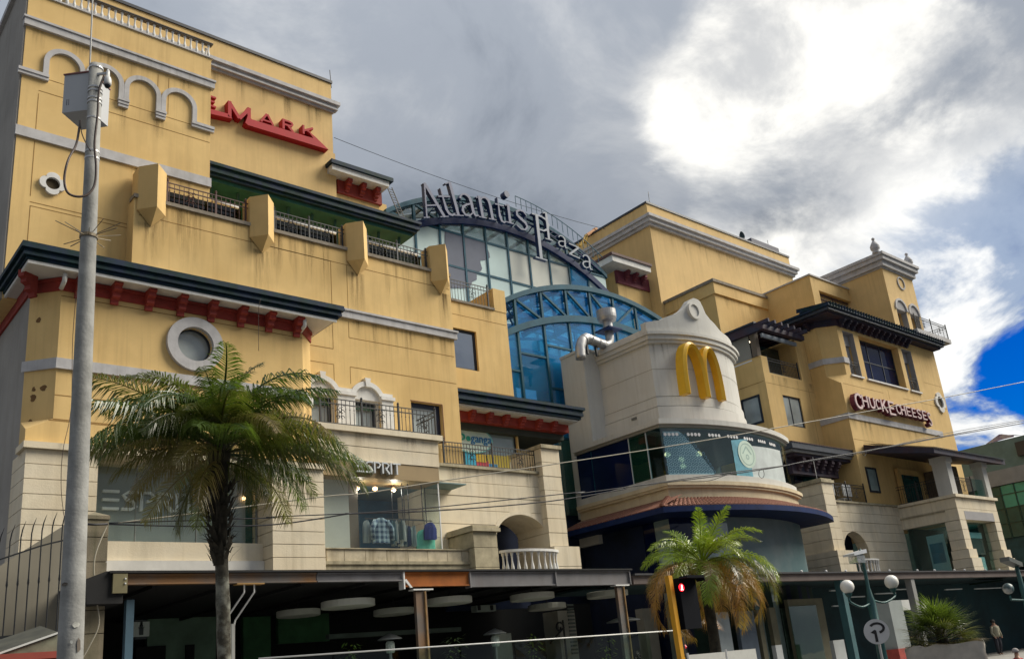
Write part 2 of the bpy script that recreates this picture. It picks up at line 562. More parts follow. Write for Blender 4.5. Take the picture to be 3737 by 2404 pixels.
def railing(parent, p0, p1, z0, h, m=IRON, pitch=.14, posts=(0, 1), scrolls=(), name='railing', second=.16):
    """wrought iron rail between two plan points: rails, posts, bars, scroll panels"""
    a, b = Vector((p0[0], p0[1], 0)), Vector((p1[0], p1[1], 0))
    L = (b - a).length
    t = (b - a) / L
    r = MB()
    for hh in (h, h - second, .06):
        r.bar(a + Vector((0, 0, z0 + hh)), b + Vector((0, 0, z0 + hh)), .03, .03)
    rl = r.build(name, m, parent)
    kn = MB().bar((0, 0, .03), (0, 0, h - .02), .016, .016)
    kn.lathe((0, 0, h * .62), [(.008, 0), (.026, .02), (.008, .04)], 6)
    src = None
    n = max(2, int(L / pitch))
    for i in range(1, n):
        p = a + t * (L * i / n)
        if src is None:
            o_ = WL[rl.name]
            kk = MB()
            kk.add([Vector(v) + Vector((p.x, p.y, z0)) for v in kn.v], kn.f)
            src = kk.build('bar', m, rl, origin=(p.x, p.y, z0))
        else:
            again(src, (p.x, p.y, z0), rl)
    for q in posts:
        p = a + t * (L * q)
        k = MB().bar((p.x, p.y, z0), (p.x, p.y, z0 + h + .05), .055, .055)
        k.lathe((p.x, p.y, z0 + h + .05), [(.045, 0), (.03, .03), (.045, .07), (.01, .12)], 8)
        k.build('post', m, rl)
    for q in scrolls:
        p = a + t * (L * q)
        k = MB()
        for s in (-1, 1):
            for zc, rr in ((.3, .08), (.52, .09), (.74, .07)):
                pts = []
                for i in range(15):
                    an = i / 14 * 5.2
                    r_ = rr * (1 - i / 18)
                    pp = p + t * (s * (.1 + r_ * math.cos(an) - rr * .3)) + Vector((0, -.012, z0 + h * zc + r_ * math.sin(an)))
                    pts.append(pp)
                k.tube(pts, .012, 4)
        for zc in (.42, .6):
            k.tube([p + t * (.055 * math.cos(i / 10 * 6.283)) + Vector((0, -.015, z0 + h * zc + .07 * math.sin(i / 10 * 6.283))) for i in range(11)], .011, 4)
        k.build('scroll', m, rl)
    return rl


BALPROF = [(.11, 0), (.11, .05), (.06, .08), (.075, .12), (.105, .24), (.1, .32), (.06, .5), (.045, .66), (.06, .78), (.055, .84), (.085, .87), (.085, .92), (.1, .94), (.1, 1.0)]


def baluster(parent, x, y, z, h, m, src=None, rs=1.0):
    if src:
        return again(src, (x, y, z), parent)
    b = MB().lathe((x, y, z), [(r * h * rs, q * h) for r, q in BALPROF], 10)
    return b.build('baluster', m, parent, smooth=True, origin=(x, y, z))


def letter(ch, m, parent, x, y, z, h, depth, xs=1.0, bold=0.0, mside=None, name='letter', tilt=0.0):
    """one solid capital, its left foot at x,z, front at y, extruded backwards; returns its width"""
    cu = bpy.data.curves.new('glyph', 'FONT')
    cu.body = ch
    cu.size = h / .72
    cu.offset = bold
    cu.extrude = depth / 2
    cu.resolution_u = 4
    tmp = bpy.data.objects.new('glyph', cu)
    COL.objects.link(tmp)
    bpy.context.view_layer.update()
    me = bpy.data.meshes.new_from_object(tmp.evaluated_get(bpy.context.evaluated_depsgraph_get()))
    bpy.data.objects.remove(tmp)
    vx = [v.co.x for v in me.vertices]
    x0, x1 = min(vx), max(vx)
    M = Matrix.Translation((-x0, 0, 0))
    M = Matrix(((xs, 0, 0, 0), (0, 0, -1, depth / 2), (0, 1, 0, 0), (0, 0, 0, 1))) @ M
    me.transform(M)
    if tilt:
        me.transform(Matrix.Rotation(tilt, 4, 'Y'))
    me.materials.clear()
    me.materials.append(m)
    if mside:
        me.materials.append(mside)
        for p in me.polygons:
            p.material_index = 0 if p.normal.y < -.7 else 1
    link(name, me, (x, y, z), parent)
    return (x1 - x0) * xs


def word(txt, m, parent, x0, x1, y, z, h, depth, bold=0.0, mside=None, gap=.12, zfun=None, hs=None):
    """letters of a word spaced to run from x0 to x1"""
    import re as _re
    ws = []
    for c in txt:
        cu = bpy.data.curves.new('glyph', 'FONT')
        cu.body = c
        cu.size = h / .72
        t = bpy.data.objects.new('glyph', cu)
        COL.objects.link(t)
        bpy.context.view_layer.update()
        ws.append(t.dimensions.x if c != ' ' else h * .25)
        bpy.data.objects.remove(t)
    g = gap * h
    k = (x1 - x0) / (sum(ws) + g * (len(txt) - 1))
    x = x0
    for i, c in enumerate(txt):
        if c != ' ':
            hh = h * (hs[i] if hs else 1)
            letter(c, m, parent, x, y, z + (zfun(i) if zfun else 0), hh, depth, k * (h / hh), bold, mside)
        x += (ws[i] + g) * k


def eave(parent, x0, x1, y0, y1, z, h, m=GREENT, ribs=4, sides=''):
    """deep ribbed eave edge: a band of stacked tile courses with a pale soffit under it"""
    b = MB()
    for i in range(ribs):
        e = .05 * (i % 2) + .035 * i
        b.box(x0 - (e if 'l' in sides else 0), x1 + (e if 'r' in sides else 0), y0 - e, y1, z + h * i / ribs + .004, z + h * (i + 1) / ribs)
    return b.build('eave', m, parent)


def bracket(parent, x, y, z, w_, d, h, m, src=None, rz=0.0):
    """scrolled timber bracket; y = wall face it stands out from, z = its top"""
    if src:
        return again(src, (x, y, z), parent, rz)
    b = MB()
    prof = [(0, 0), (-d, 0), (-d, -h * .3), (-d * .8, -h * .34), (-d * .8, -h * .5), (-d * .5, -h * .56), (-d * .5, -h * .75), (-d * .22, -h * .82), (-d * .18, -h), (0, -h)]
    n = len(prof)
    b.add([(x - w_ / 2, y + p, z + q) for p, q in prof] + [(x + w_ / 2, y + p, z + q) for p, q in prof],
          [tuple(range(n)), tuple(range(2 * n - 1, n - 1, -1))] + [(i, i + n, (i + 1) % n + n, (i + 1) % n) for i in range(n)])
    return b.build('bracket', m, parent, origin=(x, y, z))


def courses(parent, x0, x1, yf, yb, zs, m=STONE, hole=None, lens=None, gap=.018):
    """stone courses with open joints over a backing; hole(z)->(xl,xr) leaves an opening"""
    bk = MB()
    for j in range(len(zs) - 1):
        za, zb = zs[j] + gap / 2, zs[j + 1] - gap / 2
        segs = [(x0, x1)]
        dy = RND.uniform(-.006, .006)
        h0, h1 = (hole(za), hole(zb)) if hole else (None, None)
        if h0 or h1:
            n = 6
            zz = [za + (zb - za) * i / n for i in range(n + 1)]
            hs = [(z, hole(z)) for z in zz]
            hs = [q for q in hs if q[1]]
            top = hs[-1][0]
            L = [(x0, za)] + [(q[0], z) for z, q in hs]
            Rr = [(x1, za)] + [(q[1], z) for z, q in hs]
            if len(hs) <= n:      # arch closes inside this course
                L += [((hs[-1][1][0] + hs[-1][1][1]) / 2, top + .03), ((hs[-1][1][0] + hs[-1][1][1]) / 2, zb), (x0, zb)]
                Rr += [((hs[-1][1][0] + hs[-1][1][1]) / 2 + .002, top + .03), ((hs[-1][1][0] + hs[-1][1][1]) / 2 + .002, zb), (x1, zb)]
            else:
                L += [(x0, zb)]
                Rr += [(x1, zb)]
            MB().prism(L, yf + dy, yb).build('stone', m, parent)
            MB().prism(Rr[::-1], yf + dy, yb).build('stone', m, parent)
            continue
        if lens:
            cut = x0 + lens * RND.uniform(.3, 1)
            segs = []
            a = x0
            while cut < x1 - .3:
                segs.append((a, cut - gap / 3))
                a = cut + gap / 3
                cut += lens * RND.uniform(.8, 1.2)
            segs.append((a, x1))
        for a, b in segs:
            box('stone', m, parent, a, b, yf + dy + RND.uniform(-.003, .003), yb, za, zb)


# ================================================================ ground
struct(MB().box(-220, 420, -60, 500, -1.2, 0).build('ground', mat('asphalt', (.05, .05, .052), .9, var=.2, bump=.2), None))
struct(MB().box(-40, 140, 14.5, 24, .004, .13).build('pavement', mat('paving', (.26, .25, .23), .9, var=.2, scale=2, bump=.2), None))

# ================================================================ WEST WING
YA, YB, YBAY, YC, Y2 = 25.8, 25.2, 23.9, 27.0, 36.0
W = thing('west_wing', 'yellow stuccoed mall wing with round window and limestone base, left of the glass vaults', 'building', (12, 30, 0))
AX0, AX1 = 4.67, X(1, 1390, 900, YA)
BX0, BX1 = X(0, 310, 560, YB), X(4, 1200, 120, YB)
zA = Z(0, 490, 137, YA)

# --- block A: the tall corner block with blind arches
box('wall', YEL, W, AX0, AX1, YA, 35.5, 12.6, zA)
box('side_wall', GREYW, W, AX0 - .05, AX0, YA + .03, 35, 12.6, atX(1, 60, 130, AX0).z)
box('side_ledge', TRIM, W, AX0 - .16, AX0 + .02, YA - .06, 35, atX(1, 60, 130, AX0).z, atX(1, 60, 130, AX0).z + .22)
zc = Z(0, 62, 49, YA)
MB().box(AX0 - .07, AX1 + .1, YA - .1, YA + .1, zc - .17, zc + .06).box(AX0 - .1, AX1 + .13, YA - .14, YA + .1, zc + .06, zc + .13).build('cornice', TRIM, W)
zl = Z(1, 97, 857, YA)
box('string_course', TRIM, W, AX0 - .05, AX1 + .03, YA - .07, YA + .05, zl - .16, zl + .16)
# balustrade on top
MB().box(AX0 - .1, AX1 + .06, YA - .05, YA + .22, zA, zA + .05).build('balustrade_plinth', TRIM, W)
zbt = Z(0, 490, 101, YA)
hb = zbt - zA - .05 - .07
MB().box(AX0 - .1, AX1 + .04, YA - .02, YA + .14, zbt - .07, zbt - .03).box(AX0 - .1, AX1 + .06, YA - .04, YA + .16, zbt - .03, zbt).build('balustrade_rail', mat('dark coping', (.12, .1, .08), .8, var=.3), W)
src = None
x = AX1 - .08
while x > AX0 - .05:
    src0 = baluster(W, x, YA + .06, zA + .05, hb, WHITE, src)
    src = src or src0
    x -= .205
for k in range(1, 7):
    baluster(W, AX1 - .08, YA + .06 + .21 * k, zA + .05, hb, WHITE, src)
# blind arches
ex = [X(1, 280, 480, YA), X(1, 557, 560, YA), X(1, 812, 680, YA), X(1, 1058, 760, YA), X(1, 1296, 830, YA)]
zleg = Z(1, 815, 665, YA)
for i in range(4):
    cx = (ex[i] + ex[i + 1]) / 2
    ro = (ex[i + 1] - ex[i]) / 2 - .004
    ri = ro - .15
    ztop = Z(1, 930, 512, YA)
    zs = ztop - ro
    a = [(cx + ro, zleg)] + arc(cx, zs, ro, ro, 0, 180, 20) + [(cx - ro, zleg)]
    b = [(cx + ri, zleg)] + arc(cx, zs, ri, ri, 0, 180, 20) + [(cx - ri, zleg)]
    MB().strip(a, b, YA - .09, YA + .03).build('blind_arch', TRIM, W)
for i in (1, 2, 3):
    k = MB()
    for j in range(3):
        k.box(ex[i] - .17 + .01 * j, ex[i] + .17 - .01 * j, YA - .13 + .025 * j, YA + .03, zleg - .1 * (j + 1) + .012, zleg - .1 * j)
    k.build('corbel', TRIM, W)
for x0, x1 in ((AX0 - .12, ex[0] + .17), (ex[4] - .17, AX1 + .1)):
    MB().box(x0, x1, YA - .12, YA + .03, zleg - .1, zleg).box(x0, x1, YA - .09, YA + .03, zleg - .2, zleg - .1).build('impost', TRIM, W)
# quatrefoil vent
qc = at(1, 345, 1222, YA)
qr = (X(1, 440, 1240, YA) - X(1, 235, 1180, YA)) / 4.1
out = []
for i in range(48):
    t = 2 * math.pi * i / 48
    r = qr * (1.25 + .52 * abs(math.cos(2 * t)) ** .6)
    out.append((qc.x + r * math.cos(t), qc.z + r * math.sin(t)))
inn = [(qc.x + qr * .95 * math.cos(2 * math.pi * i / 48), qc.z + qr * .95 * math.sin(2 * math.pi * i / 48)) for i in range(48)]
MB().strip(out + out[:1], inn + inn[:1], YA - .1, YA + .02).build('quatrefoil_surround', WHITE, W)
MB().prism(inn, YA - .006, YA + .01).build('vent_hole', mat('vent dark', (.05, .035, .015), .95), W)
pl = lambda n, x, y: (X(n, x, y, YA), Z(n, x, y, YA))
z1, z2, z3 = Z(1, 960, 700, YA), Z(1, 1100, 860, YA), Z(1, 255, 620, YA)
xg = X(1, 255, 620, YA)
score(W, SCORE, YA, (ex[0] + .1, zleg - .1, AX1 - .05, zleg - .1), (xg, z2 + .02, AX1 - .02, z2 + .02), (xg, zl + .2, xg, z3), (xg, zl - 2.0, xg, zl - .2),
      (X(1, 1047, 460, YA), zleg, X(1, 1047, 460, YA), zc - .3), (X(1, 1118, 480, YA), zleg, X(1, 1118, 480, YA), zc - .3),
      (X(1, 200, 1360, YA), Z(1, 200, 1360, YA), BX0 + .2, Z(1, 200, 1360, YA)), (X(1, 200, 1360, YA), 12, X(1, 200, 1360, YA), Z(1, 200, 1360, YA)), (xg, Z(1, 700, 1450, YA), BX0, Z(1, 700, 1450, YA)))

# --- block 2: cinema box set back behind the terrace
x2r = X(1, 2192, 700, Y2)
z2t = Z(1, 2190, 556, Y2)
box('cinema_wall', YEL2, W, 8, x2r, Y2, 50, 14, z2t)
box('cinema_wall_foot', YEL2, W, 14, X(1, 2215, 1060, Y2), Y2 - .03, 49, 14, Z(1, 2210, 1018, Y2))
box('roof_edge', mat('black flashing', (.02, .022, .03), .5), W, 8, x2r + .06, Y2 - .07, 50.05, z2t, z2t + .16)
z2c = Z(1, 1400, 398, Y2)
b = MB()
for e, za, zb in ((.34, -.2, 0), (.2, -.36, -.2), (.24, -.46, -.36), (.1, -.58, -.46)):
    b.box(8, x2r + e, Y2 - e, Y2 + .1, z2c + za, z2c + zb)
b.build('cinema_cornice', TRIM, W)
score(W, SCORE, Y2, (X(1, 1503, 900, Y2), 20, X(1, 1503, 900, Y2), z2c - 2.6))

# --- lift tower stub beside the cinema box, with a bracketed roof
YT = 36.3
tx1 = X(2, 330, 400, YT)
box('tower_wall', YEL, W, x2r - .5, tx1, YT, 48, 16, Z(0, 885, 478, YT) + .9)
box('tower_flank', YEL, W, tx1, X(2, 385, 520, YT + .8), YT + .8, 48, 16, Z(2, 350, 440, YT + .8))
ze = Z(2, 400, 330, YT - .85)
box('tower_fascia', WHITE, W, x2r - .4, X(2, 400, 330, YT - .85), YT - .85, 44, ze, ze + .3)
MB().box(x2r - .5, X(2, 408, 280, YT - .85) + .1, YT - .98, 44.2, ze + .302, ze + .52).build('tower_roof', GREENT, W)
box('tower_frieze', RED, W, x2r + .28, tx1 + .1, YT - .14, YT + .1, ze - .75, ze - .02)
src = None
for i in range(3):
    s = bracket(W, x2r + .8 + i * .85, YT - .14, ze - .03, .24, .45, .6, RED, src)
    src = src or s

# --- lower wall in front of the roof terrace
zled = Z(0, 310, 631, YB)
zcop = Z(0, 575, 520, YB)
hole = lambda n, xa, ya, xb, yb, Y: (X(n, xa, (ya + yb) / 2, Y), X(n, xb, (ya + yb) / 2, Y), Z(n, (xa + xb) / 2, yb, Y), Z(n, (xa + xb) / 2, ya, Y))
zdoor = Z(4, 600, 385, YB + .3)
zfl = Z(4, 600, 604, YB)
d2x0, d2x1 = X(4, 530, 450, YB), X(4, 695, 480, YB)
pitch = (X(4, 640, 300, YB) - X(4, 365, 250, YB))
pitch = X(4, 595, 262, YB) - X(4, 297, 215, YB)
d1x0, d1x1 = d2x0 - pitch, d2x1 - pitch
w3 = (X(4, 908, 450, YB), X(4, 1112, 450, YB), Z(4, 1115, 668, YB), Z(4, 908, 384, YB))
zspr = Z(4, 530, 372, YB)
LWALL = wall('terrace_wall', YEL, W, BX0, BX1, 8.2, zcop - .12, YB, 36.2,
             [(d1x0, d1x1, zfl, zspr), (d2x0, d2x1, zfl, zspr), (w3[0], w3[1], w3[2], w3[3])], .28)
box('terrace_coping', mat('worn coping', (.22, .19, .15), .9, var=.3, scale=4), W, BX0 - .03, BX1 + .03, YB - .07, YB + .35, zcop - .12, zcop)
box('ledge', TRIM, W, BX0 - .06, BX1 + .1, YB - .1, YB + .04, zled - .2, zled + .05)
box('ledge_lip', TRIM, W, BX0 - .1, BX1 + .14, YB - .15, YB + .04, zled + .05, zled + .12)
# prow-shaped piers
pz0, pz1, ptip = Z(2, 118, 822, YB), Z(2, 100, 572, YB), Z(2, 188, 905, YB - .12)
pw = .84
for xc in ((X(1, 905, 1380, YB) + X(1, 1090, 1430, YB)) / 2, (X(3, 1650, 120, YB) + X(3, 1806, 155, YB)) / 2, (X(2, 118, 820, YB) + X(2, 255, 855, YB)) / 2, (X(2, 675, 965, YB) + X(2, 793, 985, YB)) / 2):
    b = MB()
    r_ = .46
    b.plan([(xc - pw / 2, YB - .05), (xc, YB - .05 - r_), (xc + pw / 2, YB - .05), (xc + pw / 2, YB + .5), (xc - pw / 2, YB + .5)], pz0, pz1)
    b.add([(xc - pw / 2, YB - .05, pz0), (xc, YB - .05 - r_, pz0), (xc + pw / 2, YB - .05, pz0), (xc, YB - .02, ptip)], [(0, 1, 3), (1, 2, 3), (0, 3, 2)])
    b.build('pier', YEL, W)
xs_p = [(X(1, 905, 1380, YB) + X(1, 1090, 1430, YB)) / 2, (X(3, 1650, 120, YB) + X(3, 1806, 155, YB)) / 2, (X(2, 118, 820, YB) + X(2, 255, 855, YB)) / 2, (X(2, 675, 965, YB) + X(2, 793, 985, YB)) / 2]
zr = Z(0, 575, 472, YB) - zcop
for i in range(3):
    a, c = xs_p[i] + pw / 2, xs_p[i + 1] - pw / 2
    railing(W, (a, YB + .1), (c, YB + .1), zcop, zr, IRONB if i == 0 else IRON, .15, (.03, .6, .97) if i == 0 else (.03, .5, .97), (.3,) if i == 0 else (.25, .75))
    # planter screens and glazing close behind the rail
    box('wind_screen', glass('smoked screen', (.16, .17, .12), .05), W, a + .05, c - .05, YB + .5, YB + .52, zcop - .1, zcop + zr * .92)
    if i:
        MB().tube([(a - .3, YB + 1.0, zcop + zr + .32), (c + .2, YB + 1.0, zcop + zr + .32)], .06, 8).build('awning_tube', RAILW, W, True)
        MB().bar((a, YB + 1.05, zcop + zr + .16), (c, YB + 1.05, zcop + zr + .16), .05, .05).build('awning_bar', RAILW, W)
MB().tube([(X(1, 1390, 1250, YB + 1), YB + 1, zcop + zr + .32), (xs_p[1] - .35, YB + 1, zcop + zr + .32)], .06, 8).build('awning_tube', RAILW, W, True)
sg = lambda n, x, y: (X(n, x, y, YB), Z(n, x, y, YB))
gz1 = Z(3, 1100, 15, YB)
gl = [(BX0 + .15, gz1, BX1 - .05, gz1)]
xv = [X(3, 2185, 275, YB), X(3, 2290, 300, YB)]
gz2 = Z(3, 2180, 275, YB)
gl += [(xv[0], zled + .15, xv[0], gz2), (xv[1], zled + .15, xv[1], gz2), (X(3, 1790, 190, YB), gz2, xv[0], gz2), (xv[1], gz2, BX1 - .1, gz2)]
zq1, zq2, zq3, zq4 = Z(4, 300, 25, YB), Z(4, 300, 128, YB), Z(4, 850, 100, YB), Z(4, 850, 215, YB)
xq1, xq2 = X(4, 393, 80, YB), X(4, 500, 80, YB)
gl += [(d1x0, zq1, xq1, zq1), (d1x0, zq2, xq1, zq2), (xq2, zq3 + .4, BX1 - .05, zq3 + .4), (xq2, zq4, BX1 - .05, zq4), (xq1, zq2 - 1.1, xq1, zq2), (xq2, zq4 - .6, xq2, zq4), (xq1, zq1, xq1, zled - .3), (xq2, zq3 + .4, xq2, zled - .3)]
score(W, SCORE, YB, *gl)
# doors with arched heads
for x0, x1 in ((d1x0, d1x1), (d2x0, d2x1)):
    dr = window(W, x0, x1, zfl, zspr - .02, YB + .28, FRAMEB, CURT, .13, name='balcony_door')
    liner(W, x0, x1, zfl, zspr, YB + .004, YB + .2, WHITE, 'door_reveal')
    box('shutter_head', mat('green shutter', (.01, .05, .02), .6), dr, x0 + .14, x1 - .14, YB + .13, YB + .17, zspr - .3, zspr - .16)
    cx, hw = (x0 + x1) / 2, (x1 - x0) / 2
    rise = Z(4, 595, 262, YB) - zspr - .15
    a = arc(cx, zspr - .02, hw + .19, rise + .17, 0, 180, 18)
    b_ = arc(cx, zspr - .02, hw + .02, rise, 0, 180, 18)
    MB().strip(a, b_, YB - .13, YB + .05).build('arch_trim', WHITE, W)
    MB().prism(arc(cx, zspr + .003, hw + .03, rise + .02, 0, 180, 18), YB - .03, YB + .05).build('arch_infill', WHITE, W)
    MB().prism([(cx - .07, zspr + rise - .05), (cx + .07, zspr + rise - .05), (cx + .11, zspr + rise + .26), (cx - .11, zspr + rise + .26)], YB - .17, YB + .04).build('keystone', WHITE, W)
for x0, x1 in ((d1x1 + .05, d2x0 - .03), (d2x1 + .05, X(4, 775, 420, YB))):
    MB().box(x0, x1, YB - .14, YB + .05, zfl, zspr + .05).box(x0 - .05, x1 + .05, YB - .2, YB + .05, zspr + .05, zspr + .17).box(x0, x1, YB - .12, YB + .05, zspr + .17, zspr + .3).build('door_pilaster', WHITE, W)
window(W, w3[0], w3[1], w3[2], w3[3], YB + .24, mat('blue frame', (.012, .02, .05), .4), CURT, .16)
score(W, mat('oxide edge', (.12, .03, .02), .8), YB - .004, (w3[0] - .02, w3[3] + .015, w3[1] + .02, w3[3] + .015), (w3[1] + .02, w3[2], w3[1] + .02, w3[3]))

# --- recessed right part
CX1 = X(4, 1572, 200, YC)
zct = Z(2, 950, 1100, YC)
w4 = (BX1 - .4, X(4, 1352, 120, YC), Z(4, 1345, 188, YC), Z(2, 825, 1257, YC))
zlime = Z(4, 1180, 805, 25.0)
shop = (BX1 + .2, CX1 - .06, zlime - .9, Z(4, 1400, 520, YC), 1.6)
wall('recessed_wall', YEL, W, BX1 - .8, CX1, 7.4, zct - .1, YC, 38, [w4, shop], .2)
box('recessed_pier', YEL, W, X(2, 1080, 1000, YC), CX1 + .012, YC - .02, 37.9, zct - .1, Z(2, 1120, 1010, YC))
box('recessed_coping', mat('worn coping', ()), W, BX1 - .6, X(2, 1080, 1000, YC) - .01, YC - .06, YC + .35, zct - .1, zct)
railing(W, (BX1 - .3, YC + .1), (X(2, 1080, 1050, YC) - .05, YC + .1), zct, Z(2, 1000, 1000, YC) - zct + .15, IRON, .15, (.45, .97), (.25, .75))
window(W, *w4, YC + .18, FRAMEB, SKYP, .09, mull=(.45,))
score(W, SCORE, YC, (BX1 - .1, Z(2, 900, 1185, YC), CX1 - .05, Z(2, 900, 1185, YC)), (BX1, Z(4, 1400, 325, YC), CX1 - .02, Z(4, 1400, 325, YC)))
# shop glazing behind the limestone parapet
sw = window(W, *shop[:4], YC + .18, FRAMEB, glass('shop pane', (.8, .86, .86), .08, haze=.55, hazecol=(.42, .52, .54)), .06, mull=(.66,))  # pale haze in the panes stands in for light inside the shop
box('shop_back', mat('shop back', (.55, .62, .62), .8, var=.2), W, shop[0], X(4, 1680, 700, YC), YC + .62, YC + .7, shop[2], shop[3])
liner(W, shop[0], shop[1], shop[2], shop[3], YC + .2, YC + 1.58, DARKG)
# red bracketed canopy over it
YE = 25.9
zee = Z(4, 1235, 395, YE)
ex1 = X(4, 2030, 500, YE)
eave(W, BX1 + .02, ex1, YE, 29.5, zee, .5, sides='r')
box('canopy_fascia', WHITE, W, BX1 + .03, ex1 - .1, YE + .1, 29.4, zee - .07, zee - .004)
box('canopy_soffit', SOFFIT, W, BX1 + .03, ex1 - .2, YE + .2, 29.3, zee - .11, zee - .072)
rx1 = X(4, 1945, 540, YE + .55)
box('canopy_beam', RED, W, BX1 + .04, rx1, YE + .55, YE + .9, Z(4, 1235, 503, YE + .55), zee - .114)
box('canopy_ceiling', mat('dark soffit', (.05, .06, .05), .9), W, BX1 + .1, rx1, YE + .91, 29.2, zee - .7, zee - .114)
src = None
for px, py in ((1310, 445), (1425, 460), (1535, 475), (1640, 490), (1750, 503), (1850, 515)):
    s = bracket(W, X(4, px, py, YE + .4), YE + .55, zee - .114, .2, .3, .4, RED, src)
    src = src or s

# --- terrace canopy in front of the cinema box
YN = 28.4
nx1 = X(0, 975, 537, YN)
nz = Z(0, 975, 545, YN)
eave(W, 9.0, nx1, YN, 35.9, nz, Z(0, 975, 530, YN) - nz + .18, sides='r')
box('canopy_lining', GREENR, W, 9.0, nx1 - .15, YN + .14, 35.9, nz - .14, nz - .004)
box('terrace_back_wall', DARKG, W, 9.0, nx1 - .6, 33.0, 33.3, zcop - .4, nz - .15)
src = None
for i in range(11):
    xx = 9.6 + i * (nx1 - .6 - 9.6) / 10
    k = MB()
    for j in range(9):
        pass
    k.tube([(xx, YN + .5, nz - .16), (xx, YN + .55, nz - .42), (xx, YN + .8, nz - .55), (xx, YN + 1.1, nz - .5), (xx, YN + 1.2, nz - .16)], .06, 6)
    k.build('canopy_hook', mat('hook green', (.01, .06, .05), .6), W)

# --- round-window bay
bx0, bxa = X(0, 60, 1060, 23.7), X(3, 375, 950, YBAY)
bxb, bx1 = X(3, 2000, 900, YBAY), X(0, 756, 1120, 23.7)
cl, crr = bxa - bx0, .56
zbb = Z(3, 1000, 1500, YBAY) - .35
zbt2 = Z(3, 400, 470, YBAY)
zchl = Z(3, 350, 1318, YBAY)
rw = at(3, 1285, 832, YBAY)
rro = (X(3, 1470, 880, YBAY) - X(3, 1100, 800, YBAY)) / 2
rri = (X(3, 1405, 850, YBAY) - X(3, 1168, 820, YBAY)) / 2
b = MB()
# front face with the round hole
n = 40
sq = []
hx, hz0, hz1 = rro * 1.05, rw.z - rro * 1.05, rw.z + rro * 1.05
x0_, x1_ = rw.x - hx, rw.x + hx
for i in range(n):
    t = 2 * math.pi * i / n
    c, s = math.cos(t), math.sin(t)
    k = 1 / max(abs(c), abs(s))
    sq.append((rw.x + hx * c * k, rw.z + rro * 1.05 * s * k))
ci = [(rw.x + rri * math.cos(2 * math.pi * i / n), rw.z + rri * math.sin(2 * math.pi * i / n)) for i in range(n)]
b.add([(x, YBAY, z) for x, z in sq] + [(x, YBAY, z) for x, z in ci] + [(x, YBAY + .3, z) for x, z in ci],
      [(i, (i + 1) % n, n + (i + 1) % n, n + i) for i in range(n)] + [(n + i, n + (i + 1) % n, 2 * n + (i + 1) % n, 2 * n + i) for i in range(n)])
for xa, xb, za, zb in ((bxa, x0_, zchl, zbt2), (x1_, bxb, zchl, zbt2), (x0_, x1_, zchl, hz0), (x0_, x1_, hz1, zbt2)):
    b.add([(xa, YBAY, za), (xb, YBAY, za), (xb, YBAY, zb), (xa, YBAY, zb)], [(0, 1, 2, 3)])
yl = YBAY + cl
yr = YBAY + crr
b.add([(bxa, YBAY, zchl), (bxa, YBAY, zbt2), (bx0, yl, zbt2), (bx0, yl, zchl)], [(0, 1, 2, 3)])
b.add([(bxb, YBAY, zchl), (bxb, YBAY, zbt2), (bxb + crr, yr, zbt2), (bxb + crr, yr, zchl)], [(0, 1, 2, 3)])
b.add([(bxb + crr, yr, zbb), (bxb + crr, yr, zbt2), (bxb + crr, 26, zbt2), (bxb + crr, 26, zbb)], [(0, 1, 2, 3)])
# corbelled transition and square foot
zft = zchl - (cl * .55)
b.add([(bxa, YBAY, zchl), (bx0, yl, zchl), (bx0, YBAY, zft)], [(0, 1, 2)])
b.add([(bxa, YBAY, zchl), (bx0, YBAY, zft), (bx0, YBAY, zbb), (bxb, YBAY, zbb), (bxb, YBAY, zchl)], [(0, 1, 2, 3, 4)])
b.add([(bx0, yl, zchl), (bx0, YBAY, zft), (bx0, YBAY, zbb), (bx0, yl, zbb)], [(0, 1, 2, 3)])
b.add([(bxb, YBAY, zbb), (bxb, YBAY, zchl), (bxb + crr, yr, zchl), (bxb + crr, yr, zbb)], [(0, 1, 2, 3)])
b.build('bay_wall', YEL, W)
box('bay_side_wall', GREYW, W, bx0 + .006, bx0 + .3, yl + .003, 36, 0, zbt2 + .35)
MB().strip([(rw.x + rro * math.cos(2 * math.pi * i / 48), rw.z + rro * math.sin(2 * math.pi * i / 48)) for i in range(49)],
           [(rw.x + rri * math.cos(2 * math.pi * i / 48), rw.z + rri * math.sin(2 * math.pi * i / 48)) for i in range(49)], YBAY - .13, YBAY + .22).build('round_surround', TRIM, W)
MB().prism(ci[::-1], YBAY + .2, YBAY + .22).build('round_pane', CURT, W)
MB().strip([(rw.x + rri * 1.0 * math.cos(2 * math.pi * i / 48), rw.z + rri * 1.0 * math.sin(2 * math.pi * i / 48)) for i in range(49)],
           [(rw.x + rri * .93 * math.cos(2 * math.pi * i / 48), rw.z + rri * .93 * math.sin(2 * math.pi * i / 48)) for i in range(49)], YBAY + .12, YBAY + .199).build('round_frame', FRAMEB, W)
# band round the bay
zbd = Z(3, 375, 917, YBAY), Z(3, 370, 985, YBAY)
p_ = .07
MB().plan([(bx0 - p_, yl + .03), (bxa - .03, YBAY - p_), (bxb + .03, YBAY - p_), (bxb + crr + p_, yr), (bxb + crr + p_, 26), (bxb + crr - .1, 26), (bxb + crr - .1, yr + .1), (bxb, YBAY + .1), (bxa, YBAY + .1), (bx0 + .1, yl + .1)], zbd[1], zbd[0]).build('band', TRIM, W)
score(W, SCORE, YBAY, (bxa, Z(3, 1300, 662, YBAY), bxb, Z(3, 1300, 662, YBAY)), (bxa, Z(3, 420, 1165, YBAY), bxb, Z(3, 420, 1165, YBAY)), (bxa, zchl, bxb, zchl), (bx0 + .5, Z(3, 700, 1355, YBAY) - .02, bxb, Z(3, 700, 1355, YBAY) - .02))
